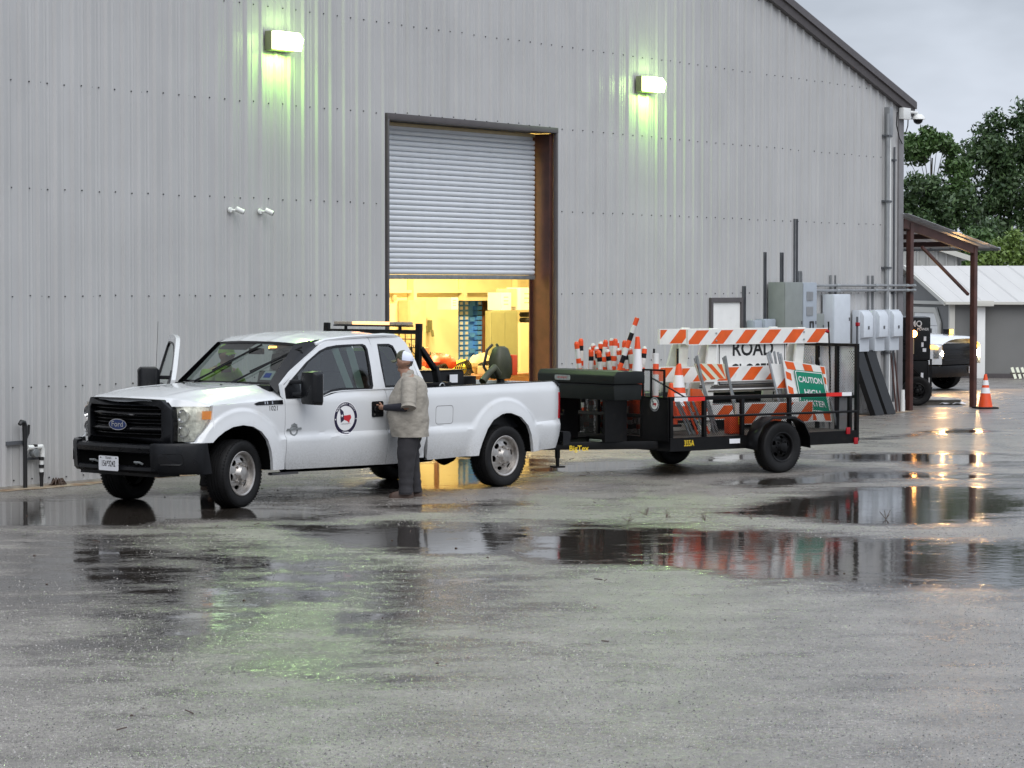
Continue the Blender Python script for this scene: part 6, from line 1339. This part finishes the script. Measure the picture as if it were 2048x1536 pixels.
# things in the truck bed
t = thing('utility_box', 'long black box with a pale label standing in the pickup bed', 'box', (TO[0], TO[1], 0), TA)
b = MB(); b.box(3.10, 4.50, -.45, .12, .74, 1.385); b.build('box_body', 'black_steel', t, bevel=.015); b = MB(); b.box(3.10, 4.52, -.47, .14, 1.387, 1.40); b.build('lid', 'black_gloss', t, bevel=.004)
b = MB(); b.box(4.22, 4.36, .141, .144, 1.24, 1.34); b.build('label_sticker', 'plate_white', t, smooth=False); b = MB(); b.box(4.2, 4.8, -.3, .05, 1.0, 1.31); b.build('side_box', 'black_steel', t, bevel=.015)
t = thing('backpack_blower', 'olive backpack blower standing in the back of the pickup bed', 'leaf blower', (TO[0]+5.30*cos(TA)+0*sin(TA), TO[1]+5.30*sin(TA), .96), TA)
b = MB(); b.loft([[(x*.15*w, .11*w*y, z) for x, y in ((-1, -.6), (-.7, -1), (.7, -1), (1, -.6), (1, .6), (.7, 1), (-.7, 1), (-1, .6))] for w, z in ((.8, .30), (1, .38), (.95, .55), (.65, .68), (.35, .71))]); b.build('motor_pack', 'olive_dark' if 'olive_dark' in MATS else mat('olive_dark', (.035, .038, .016), .5, var=.4), t, angle=50)
for s in (-1, 1): b = MB(); b.tube([(s*.08, -.1, .32), (s*.16, -.14, .45), (s*.12, -.12, .66), (s*.04, -.1, .73)], .018, 6); b.build('shoulder_strap', 'pipe_black', t)
b = MB(); b.tube([(-.15, .1, .36), (-.28, .15, .45), (-.42, .18, .38), (-.55, .2, .28)], [.05, .045, .04, .05], 10); b.build('blower_tube', 'olive_dark', t)
b = MB(); b.tube([(0, 0, .06), (0, 0, .30)], .05, 8); b.box(-.2, .2, -.12, .12, -.0, .06); b.build('frame', 'pipe_black', t, smooth=False)
b = MB(); b.box(.14, .24, -.05, .08, .34, .60); b.build('fuel_tank', 'orange_plastic', t, bevel=.02)
# ================================================================== LEAN-TO CANOPY AND THE YARD BEHIND
CZ = wworld(24.80, .0, 0); CR = WA-.193
cn = thing('lean_to_canopy', 'rust red steel lean-to canopy at the right corner of the warehouse', 'canopy', CZ, CR)
for x, zt, l in ((0, 3.66, ''), (2.14, 3.22, '')):
    b = MB(False); b.box(x-.055, x+.055, -.055, .055, 0, zt); b.build('post', 'red_primer', cn, bevel=.008)
    b = MB(False); b.box(x-.055, x+.055, 5.0, 5.11, 0, zt); b.build('post', 'red_primer', cn, bevel=.008)
for y in (-.005, 5.05): b = MB(False); b.beam((-.25, y, 3.655), (2.22, y, 3.145), .07, .17); b.build('beam', 'red_primer', cn, smooth=False)
for x in (.3, 1.0, 1.7): b = MB(False); b.beam((x, .04, 3.62-x*.206), (x, 5.05, 3.62-x*.206), .05, .10); b.build('purlin', 'red_primer', cn, smooth=False)
b = MB(False); b.beam((-.1, 2.6, 3.33), (2.1, 2.6, 3.30), .06, .08); b.build('tie_beam', 'galvanized', cn, smooth=False)
b = MB(False); b.beam((.48, .07, 3.20), (2.05, .07, 2.26), .05, .05); b.build('brace', 'red_primer', cn, smooth=False)
for i in range(11):
    y0_ = -.22+i*.5; b = MB(False); n_ = 6; pr = [(y0_, 0), (y0_+.16, 0), (y0_+.19, .03), (y0_+.23, .03), (y0_+.26, 0), (y0_+.5, 0)]
    b.loft([[(x, y, z+zz) for y, zz in pr]+[(x, y, z+zz+.004) for y, zz in pr[::-1]] for x, z in ((-.35, 3.83), (2.75, 3.19))]); b.build('roof_sheet', 'curtain_white', cn, smooth=False)
b = MB(False); b.beam((2.76, -.2, 3.185), (2.76, 5.2, 3.185), .03, .07); b.build('eave_trim', 'galvanized', cn, smooth=False)
t = thing('roof_flashing', 'grey sloped flashing strip behind the canopy roof', 'flashing', CZ, CR); b = MB(False); b.beam((-.3, 4.2, 4.35), (.75, 4.2, 3.98), .9, .03); b.build('sheet', 'trim_grey', t, smooth=False)
# generator trailer behind the post
gn = thing('generator', 'black tow-behind generator with white lettering behind the canopy post', 'generator', (8.28, 55.9, 0), radians(-6))
b = MB(False); b.box(-.42, .27, -.35, 1.6, .92, 1.80); b.build('housing', 'black_plastic', gn, bevel=.03)
b = MB(False); b.box(-.38, .24, -.30, 1.55, .40, .915); b.build('lower_body', 'black_steel', gn, bevel=.02)
b = MB(False); b.text('MQ', .17, lambda x, y: (-.02+x*.9, -.353, 1.66+y), .02); b.text('POWER', .075, lambda x, y: (.12+x*.9, -.353, 1.55+y), .01)
b.build('lettering', 'print_white', gn, smooth=False)
for x, z, w, h in ((.16, 1.36, .05, .09), (.11, 1.24, .045, .09), (.15, 1.13, .07, .07)): b = MB(False); b.box(x-w/2, x+w/2, -.356, -.352, z-h/2, z+h/2); b.build('label_sticker', 'plate_white', gn, smooth=False)
mat('orange_glow', (1, .5, .15), .4, emit=(1, .42, .10), estr=40)
b = MB(False); b.lathe([(0, -.02), (.06, -.012), (.07, 0)], (-.07, -.36, 1.46), 'y', 12); b.build('lamp', 'orange_glow', gn)
b = MB(False); b.box(-.20, -.06, -.356, -.352, 1.05, 1.36); b.build('reflector_strip', 'drum_tan', gn, smooth=False)
w3 = make_wheel(gn, .30, .2, .16, 'black_steel', holes=5); w3.location = (.0, -.42, .30)
b = MB(False); b.beam((-.1, -.4, .75), (.30, -.45, .35), .05, .05); b.beam((.28, -.40, .20), (.28, -.40, .95), .04, .04); b.build('jack', 'black_steel', gn, smooth=False)
for x, z in ((.10, .62), (-.02, .30)): b = MB(False); b.box(x-.025, x+.025, -.50, -.49, z-.05, z+.05); b.build('white_tag', 'plate_white', gn, smooth=False)
# second pickup, lights on
H2 = atan2(-.62, .78)
p2 = thing('pickup_truck', 'white pickup with headlights and amber lights on, half hidden behind the canopy', 'pickup truck', (10.54-.78*1.0, 63.5+.62*1.0, 0), H2)
b = MB(False)   # x forward, y left; front axle at 0
def hood2(u, v):
    q = v*2-1; x = -.55+u*1.52-.10*q*q*u; ze = 1.12-.06*u; zc = 1.36-.10*u; z = ze+(zc-ze)*(1-abs(q)**3.5)
    if u > .97: z -= .05
    return (x, q*.97, z)
b.grid(hood2, 20, 24); b.build('hood', 'white_paint', p2, angle=50)
for s in (1, -1):
    b = MB(False)
    aa = [-.62, -.50, -.47, -.43, -.3, -.15, 0, .15, .3, .43, .47, .50, .6, .75, .9]
    bt_ = lambda a: .40+sqrt(max(0, .49**2-a*a))*1.0 if abs(a) < .49 else (.40 if a < 0 else .62)
    b.add([(a, s*(1.0-(.10*((a-.5)/.4)**2 if a > .5 else 0)), z) for a in aa for z in (bt_(a), (bt_(a)+1.15)/2, 1.12-.02*(a+.6))], [(i*3+j, i*3+j+1, i*3+j+4, i*3+j+3) for i in range(len(aa)-1) for j in range(2)]); b.build('front_fender', 'white_paint', p2, angle=50)
    b = MB(False); b.box(-2.0, -.63, s*1.0-.02, s*1.0+.02, .40, 1.12); b.build('front_door', 'white_paint', p2, bevel=.01)
    b = MB(False); b.box(-5.0, -2.02, s*.98-.02, s*.98+.02, .45, 1.18); b.build('side_panel', 'white_paint', p2, bevel=.01)
    b = MB(False); b.box(-.5, .5, s*.72, s*.98, .45, .9) ; b.build('wheel_well', 'dark_void', p2, smooth=False)
    b = MB(False); b.plate([(-.62, 1.13), (-1.25, 1.72), (-2.6, 1.78), (-3.0, 1.15)], [[(-.85, 1.18), (-1.32, 1.66), (-1.85, 1.69), (-1.85, 1.2)]], lambda u, v, w: (u, s*(.97-.25*max(0, v-1.15))+w, v), -.02, .02); b.build('window_frame', 'white_paint', p2, smooth=False)
    b = MB(False); b.plate([(-.85, 1.18), (-1.32, 1.66), (-1.85, 1.69), (-1.85, 1.2)], [], lambda u, v, w: (u, s*(.97-.25*max(0, v-1.15)), v), 0); b.build('window_pane', 'window_glass', p2, smooth=False)
b = MB(False); b.plate([(-.97, 0), (.97, 0), (.72, 1), (-.72, 1)], [], lambda u, v, w: (-.55-.62*v, u, 1.28+.45*v), 0); b.build('windshield', 'window_glass', p2, smooth=False)
b = MB(False); b.loft([[(x, -.74, z), (x, -.6, z+.04), (x, .6, z+.04), (x, .74, z)] for x, z in ((-1.15, 1.73), (-1.5, 1.79), (-2.6, 1.79), (-2.75, 1.6))]); b.build('roof', 'white_paint', p2, angle=50)
b = MB(False); b.box(.78, .86, -.80, .80, .60, 1.10); gr = b.build('grille', 'black_gloss', p2, bevel=.02)
for z in (.72, .84, .96): b = MB(False); b.box(.861, .875, -.74, .74, z-.012, z+.012); b.build('grille_bar', 'black_plastic', gr, smooth=False)
b = MB(False); b.loft([[(x, y, z) for x, z in ((.55, .60), (.94-.25*abs(y)**4, .585), (.96-.25*abs(y)**4, .42), (.90-.25*abs(y)**4, .32), (.6, .32))] for y in (-1.0, -.9, -.6, 0, .6, .9, 1.0)]); b.build('front_bumper', 'black_plastic', p2, angle=40)
b = MB(False); b.cur = 0; b.box(.965, .972, .25, .55, .40, .56); b.cur = 1; b.text('145 728', .07, lambda x, y: (.974, .40+x, .47+y), .01); b.build('licence_plate', ['plate_white', 'print_black'], p2, smooth=False)
mat('headlamp_on', (1, 1, 1), .3, emit=(1, .80, .48), estr=60); mat('amber_on', (1, .6, .1), .3, emit=(1, .50, .05), estr=6)
for s in (1, -1):
    b = MB(False); b.loft([[(x, s*y, z) for x, y, z in ((.72, .985, zz), (.84, .93, zz), (.875, .80, zz), (.80, .78, zz))] for zz in (.76, .96)]); hl2 = b.build('headlight', 'clear_lens', p2, bevel=.01)
    b = MB(False); b.lathe([(0, .02), (.05, .018), (.07, 0)], (.865, s*.85, .87), 'x', 12); b.build('bulb', 'headlamp_on', hl2)
    ld = bpy.data.lights.new('headlamp', 'AREA'); ld.shape = 'DISK'; ld.size = .13; ld.energy = 22; ld.color = (1, .55, .20); lo = bpy.data.objects.new('lamp_light', ld); COL.objects.link(lo); lo.parent = p2; lo.location = (.90, s*.85, .87); lo.rotation_euler = (pi/2, 0, -pi/2)
    b = MB(False); b.loft([[(x, s*y, z) for x, y, z in ((.60, 1.005, zz), (.80, .965, zz), (.875, .86, zz), (.80, .84, zz))] for zz in (.985, 1.06)]); b.build('turn_signal', 'amber_on', hl2, smooth=False)
    b = MB(False); b.box(-.75, -.62, s*1.06-.0, s*1.30, 1.22, 1.42) if s > 0 else b.box(-.75, -.62, -1.30, -1.06, 1.22, 1.42); b.build('side_mirror', 'black_plastic', p2, bevel=.02)
b = MB(False); b.box(.10, .26, .55, .72, 1.285, 1.42); bc = b.build('strobe_lamp', 'black_plastic', p2, bevel=.01); b = MB(False); b.box(.262, .27, .57, .73, 1.30, 1.41); b.build('lens', 'amber_on', bc, smooth=False)
b = MB(False); b.tube([(-.52, -.2, 1.33), (-.75, -.05, 1.62)], .012, 6); b.build('wiper', 'black_plastic', p2)
b = MB(False); b.box(-5.0, .7, -.8, .8, .40, .58); b.box(-.4, .7, -.7, .7, .58, 1.05); b.build('chassis', 'dark_void', p2, smooth=False)
for x in (0, -3.7):
    for s in (1, -1): c = copy_tree(w0, p2); c.location = (x, s*.86, WR); c.rotation_euler = (0, 0, pi if s > 0 else 0)
# cone, planks, litter near the canopy
cone('orange traffic cone with two white bands beside the outer canopy post', (9.40, 54.15, 0), .3, .68, .145, .028, [(.42, 0), (.17, 1), (.08, 0), (.15, 1), (.18, 0)], .40)
t = thing('pallet', 'weathered pale pallet lying on the ground under the canopy', 'pallet', (8.72, 56.3, 0), .2)
for i in range(5): b = MB(False); b.box(-.42, .40, -.5+i*.22, -.5+i*.22+.14, .10, .125); b.build('plank', 'wood_pale' if 'wood_pale' in MATS else mat('wood_pale', (.45, .44, .42), .7, var=.25, vscale=6), t, smooth=False)
for y in (-.45, .0, .42): b = MB(False); b.box(-.42, .40, y, y+.08, .0, .099); b.build('bearer', 'wood_grey', t, smooth=False)
t = thing('crumpled_sheet', 'crumpled pale plastic sheet beside the pallet', 'plastic sheet', (8.95, 55.8, 0), 0)
b = MB(False); b.grid(lambda u, v: (u*.55-.2, v*.6, .015+.10*abs(noise.noise((u*4, v*4, 1)))), 10, 10); b.build('sheet', 'plate_white', t, angle=20)
t = thing('cream_pallet', 'upright pale slatted pallet leaning at the far right edge', 'pallet', (13.35, 71.0, 0), 0)
for i in range(4): b = MB(False); b.beam((-.24+i*.13, 0, .02), (-.32+i*.13, .12, .31), .07, .02, (0, 1, 0)); b.build('slat', 'cream_sheet', t, smooth=False)
b = MB(False); b.beam((-.38, .06, .16), (.35, .06, .16), .04, .04); b.build('rail', 'wood_grey', t, smooth=False)
# buildings behind
mat('shed_grey', (.175, .175, .17), .7, var=.05, vscale=1.5); mat('shed_roof', (.47, .46, .44), .5, var=.04, vscale=1, stretch=(3, .3, 1)); mat('cream_trim', (.55, .54, .49), .6)
sh = thing('shed', 'low grey outbuilding with a pale metal roof and cream trim', 'building', (0, 0, 0))
c0 = Vector((11.66, 72.2, 0)); ux = Vector((.995, -.10, 0)); uy = Vector((-.07, .9975, 0))
def PS(a, d, z): p = c0+ux*a+uy*d; return (p.x, p.y, z)
b = MB(False); b.add([PS(0, 0, 0), PS(14, 0, 0), PS(14, 0, 2.03), PS(0, 0, 2.03)], [(0, 1, 2, 3)])
b.build('front_wall', 'shed_grey', sh, smooth=False)
b = MB(False); b.add([PS(0, 0, 0), PS(0, 9.8, 0), PS(0, 9.8, 2.03), PS(0, 4.9, 2.98), PS(0, 0, 2.03)], [(0, 1, 2, 3, 4)]); b.build('gable_wall', 'shed_grey', sh, smooth=False)
for i in range(15):
    b = MB(False); a0 = -.25+i*.95; b.add([PS(a0+dx, d, z+dz) for d, z in ((-.25, 1.99), (4.9, 3.0)) for dx, dz in ((0, .0), (.04, .03), (.08, 0), (.475, 0), (.50, .012), (.53, 0), (.95, 0))], [(k, k+1, k+8, k+7) for k in range(6)]); b.build('roof_sheet', 'shed_roof', sh, smooth=False)
b = MB(False); b.add([PS(a, d, z) for d, z in ((10.0, 1.99), (4.9, 3.0)) for a in (-.25, 14)], [(0, 1, 3, 2)]); b.build('roof_back', 'shed_roof', sh, smooth=False)
b = MB(False); b.beam(PS(-.26, -.2, 1.97), PS(-.26, 4.9, 2.97), .03, .11); b.build('rake_trim', 'cream_trim', sh, smooth=False)
b = MB(False); b.beam(PS(-.02, .05, 0), PS(-.02, .05, 1.96), .20, .14, (1, 0, 0)); b.build('corner_trim', 'cream_trim', sh, smooth=False)
b = MB(False); b.beam(PS(-.05, .1, 1.98), PS(-.05, 4.9, 1.98), .04, .09); b.build('trim_band', 'cream_trim', sh, smooth=False)
b = MB(False); b.beam(PS(-.25, -.24, 1.98), PS(14, -.24, 1.98), .04, .07); b.build('eave_trim', 'cream_trim', sh, smooth=False)
gd = lambda u, v, w: PS(-.03-w, u, v)
b = MB(False); b.plate([(1.2, 0), (1.2, 1.45), (1.75, 1.85), (4.6, 1.85), (4.6, 0)], [[(1.45, .01), (1.45, 1.36), (1.90, 1.70), (4.4, 1.70), (4.4, .01)]], gd, 0, .05); b.build('door_frame', 'cream_trim', sh, smooth=False)
for i in range(5): b = MB(False); b.plate([(1.46, .02+i*.335), (1.46, min(1.35, .345+i*.335)) if i < 4 else (1.86, 1.69), (4.39, .345+i*.335 if i < 4 else 1.69), (4.39, .02+i*.335)], [], gd, 0.01, .03); b.build('door_panel', 'door_white', sh, smooth=False)
b = MB(False); b.box(12.20, 12.44, 71.75, 71.98, .0, 1.88); b.build('white_column', 'door_white', sh, bevel=.01)
b = MB(False); b.box(12.15, 12.62, 71.5, 72.05, 1.90, 2.05); b.build('small_awning', 'cream_trim', sh, bevel=.01)
b = MB(False); b.add([PS(-.0, -.03, .0), PS(14, -.03, 0), PS(14, -.03, .12), PS(0, -.03, .12)], [(0, 1, 2, 3)]); b.build('wall_foot', 'trim_brown', sh, smooth=False)
fb = thing('metal_barn', 'pale ribbed metal barn seen under the canopy beyond the shed', 'building', (0, 0, 0))
def ribbed(bd, p, q, z0f, z1f, step=.3):
    p, q = Vector((*p, 0)), Vector((*q, 0)); L_ = (q-p).length; d = (q-p)/L_; nn = Vector((d.y, -d.x, 0)); n_ = int(L_/step); pts = []
    for i in range(n_): 
        for o, h in ((0, 0), (.6*step, 0), (.68*step, .05), (.85*step, .05), (.93*step, 0)): pts.append((p+d*(i*step+o)+nn*h, i*step+o))
    bd.add([(v.x, v.y, z0f(s_)) for v, s_ in pts]+[(v.x, v.y, z1f(s_)) for v, s_ in pts], [(i, i+1, len(pts)+i+1, len(pts)+i) for i in range(len(pts)-1)])
b = MB(False); ribbed(b, (8.0, 88), (14.2, 86.6), lambda s_: 0, lambda s_: 4.6-.33*max(0, s_-2.5) if s_ > 2.5 else 4.6-.33*(2.5-s_)); b.build('front_wall', 'siding_far', fb, smooth=False)
b = MB(False); ribbed(b, (14.2, 86.6), (15.5, 98), lambda s_: 0, lambda s_: 3.35); b.build('side_wall', 'siding_far', fb, smooth=False)
b = MB(False)
e1, rdg = Vector((14.55, 86.3, 3.28)), Vector((10.4, 87.3, 4.68)); bk_ = Vector((1.3, 11.5, 0))
b.add([e1, rdg, rdg+bk_, e1+bk_, Vector((7.8, 87.9, 3.8)), Vector((7.8, 87.9, 3.8))+bk_], [(0, 1, 2, 3), (1, 4, 5, 2)]); b.build('roof', 'galvanized', fb, smooth=False)
b = MB(False); b.beam(e1, rdg, .05, .16); b.build('rake_trim', 'cream_trim', fb, smooth=False)

# ================================================================== TREES
def leafm(name, c1, c2):
    m = bpy.data.materials.new(name); m.use_nodes = True; nt = m.node_tree; p = nt.nodes['Principled BSDF']; l = nt.links.new
    g = N(nt, 'ShaderNodeNewGeometry'); r = N(nt, 'ShaderNodeMixRGB'); r.inputs[1].default_value = (*c1, 1); r.inputs[2].default_value = (*c2, 1)
    l(g.outputs['Random Per Island'], r.inputs[0]); l(r.outputs[0], p.inputs['Base Color']); p.inputs['Roughness'].default_value = .5
    try: p.inputs['Subsurface Weight'].default_value = 0
    except Exception: pass
    MATS[name] = m
leafm('leaf_dark', (.022, .052, .016), (.060, .105, .032)); leafm('leaf_mid', (.04, .085, .022), (.075, .14, .035)); leafm('leaf_yellow', (.09, .15, .03), (.16, .24, .05))
mat('bark', (.05, .04, .03), .9, var=.3)
def tree(label, X, Y, H, clumps, leaf, n, size, seed, base=0, trunk=.16, name='tree', cat='tree', group='trees behind the canopy and shed'):
    """clumps: (dx, z, r) ball groups of foliage placed by hand, each filled with leaf sprays"""
    rs = np.random.RandomState(seed); t = thing(name, label, cat, (X, Y, base), 0, group)
    b = MB(False); top = max(c[1] for c in clumps)
    b.tube([(0, 0, 0), (.1, .05, top*.3), (-.05, .1, top*.6), (.05, 0, top*.9)], [trunk, trunk*.8, trunk*.5, trunk*.2], 8)
    b.build('trunk', 'bark', t)
    cents = []
    for dx, z, r in clumps:
        for k in range(max(4, int(r*r*10))):
            v = rs.normal(size=3); v /= np.linalg.norm(v); rr = r*rs.rand()**.38; cents.append((dx+v[0]*rr, v[1]*rr*.9, z+v[2]*rr*.85, r*.18+.20+.2*rs.rand()))
    b = MB(False)
    for i in range(0, len(cents), max(1, len(cents)//7)): c = cents[i]; zz = min(c[2]*.8, top*.6); b.tube([(0, 0, zz), (c[0]*.5, c[1]*.5, zz+(c[2]-zz)*.6), (c[0], c[1], c[2]-.1)], [trunk*.24, trunk*.12, .01], 5)
    b.build('limb', 'bark', t)
    cs = np.array(cents); wts = cs[:, 3]**2; idx = rs.choice(len(cs), n, p=wts/wts.sum()); c = cs[idx]
    d = rs.normal(size=(n, 3)); d /= np.linalg.norm(d, axis=1)[:, None]; pos = c[:, :3]+d*(c[:, 3]*rs.rand(n)**.5)[:, None]
    u = rs.normal(size=(n, 3)); u /= np.linalg.norm(u, axis=1)[:, None]; w = np.cross(u, rs.normal(size=(n, 3))); w /= np.linalg.norm(w, axis=1)[:, None]
    sz = size*(.6+.8*rs.rand(n))[:, None]; P = np.stack([pos-u*sz, pos+w*sz*.45, pos+u*sz, pos-w*sz*.45], 1).reshape(-1, 3)
    me = bpy.data.meshes.new('crown'); me.from_pydata(P.tolist(), [], np.arange(n*4).reshape(-1, 4).tolist()); me.materials.append(MATS[leaf])
    o = bpy.data.objects.new('crown', me); COL.objects.link(o); o.parent = t; return t
def txy(px, Y): return (px-1024)/5459*Y
Yt = 128.
S_ = Yt/5459
zt_ = lambda y: 2.43+(577-y)*S_
def clp(L_, x0): return [((x-x0)*S_, zt_(y), r*S_) for x, y, r in L_]
tree('tall dark tree rising highest at the right edge of the photo', txy(2000, Yt), Yt, 12, clp([(1990, 300, 55), (2040, 290, 70), (1960, 340, 42), (2030, 400, 75), (1975, 410, 55), (1950, 300, 22), (1985, 245, 30), (2040, 235, 36), (1975, 475, 50), (2045, 480, 55), (2020, 340, 55)], 2000), 'leaf_dark', 15000, .13, 1)
tree('dark tree just off the right edge beside the tallest one', txy(2130, Yt+4), Yt+4, 12, clp([(2110, 260, 60), (2150, 330, 80), (2100, 400, 70), (2140, 470, 70)], 2130), 'leaf_dark', 6000, .15, 2)
tree('mid green tree with a light crown arching left towards the dome camera', txy(1860, Yt-6), Yt-6, 10, clp([(1830, 300, 32), (1862, 295, 26), (1890, 310, 26), (1812, 320, 24), (1905, 345, 24), (1848, 320, 22), (1915, 380, 26), (1895, 410, 28)], 1860), 'leaf_mid', 6500, .12, 3)
tree('dark tree low behind the canopy roof', txy(1850, Yt-10), Yt-10, 7, clp([(1820, 395, 28), (1850, 410, 36), (1815, 430, 34), (1885, 430, 36), (1860, 455, 38), (1925, 445, 36), (1900, 480, 36), (1955, 480, 36), (1945, 505, 30)], 1850), 'leaf_dark', 8500, .12, 4)
tree('bright yellow green bush above the shed roof at the right', txy(2010, 112), 112, 5, [((x-2010)*112/5459, 2.43+(577-y)*112/5459, r*112/5459) for x, y, r in ((1990, 520, 30), (2025, 510, 32), (2048, 530, 34), (1965, 535, 24), (2010, 545, 34))], 'leaf_yellow', 5000, .10, 5, name='bush', cat='bush')
tree('mid green bush just right of the outer canopy post', txy(1955, 114), 114, 5, [((x-1955)*114/5459, 2.43+(577-y)*114/5459, r*114/5459) for x, y, r in ((1950, 480, 24), (1975, 500, 28), (1935, 510, 26), (1960, 530, 30), (1925, 535, 22))], 'leaf_mid', 4200, .10, 6, name='bush', cat='bush')
# ground litter
random.seed(21)
b = MB(False)
for i in range(150):
    X = random.uniform(-6, 12); Y = random.uniform(14, 48)
    if random.random() < .55: r = random.uniform(.006, .016); b.lathe([(0, r*.8), (r, r*.4), (r*.9, 0)], (X, Y, 0), 'z', 5)
    else: a = random.random()*3.1; l_ = random.uniform(.02, .09); b.tube([(X, Y, .004), (X+l_*cos(a), Y+l_*sin(a), random.uniform(.004, .02))], .004, 4)
for X, Y in ((1.43, 28.9), (1.62, 28.6), (2.0, 28.2), (2.5, 28.4), (3.2, 28.0), (3.9, 28.4), (1.2, 28.1)):
    for k in range(5): a = random.random()*3.1; b.tube([(X, Y, .003), (X+.10*cos(a)*random.random(), Y+.12*sin(a), random.uniform(.01, .09))], .004, 4)
o = b.build('leaf_litter', 'brown_boot', None, smooth=False); o['kind'] = 'stuff'; o['label'] = 'small twigs, leaves and pebbles scattered over the wet yard'
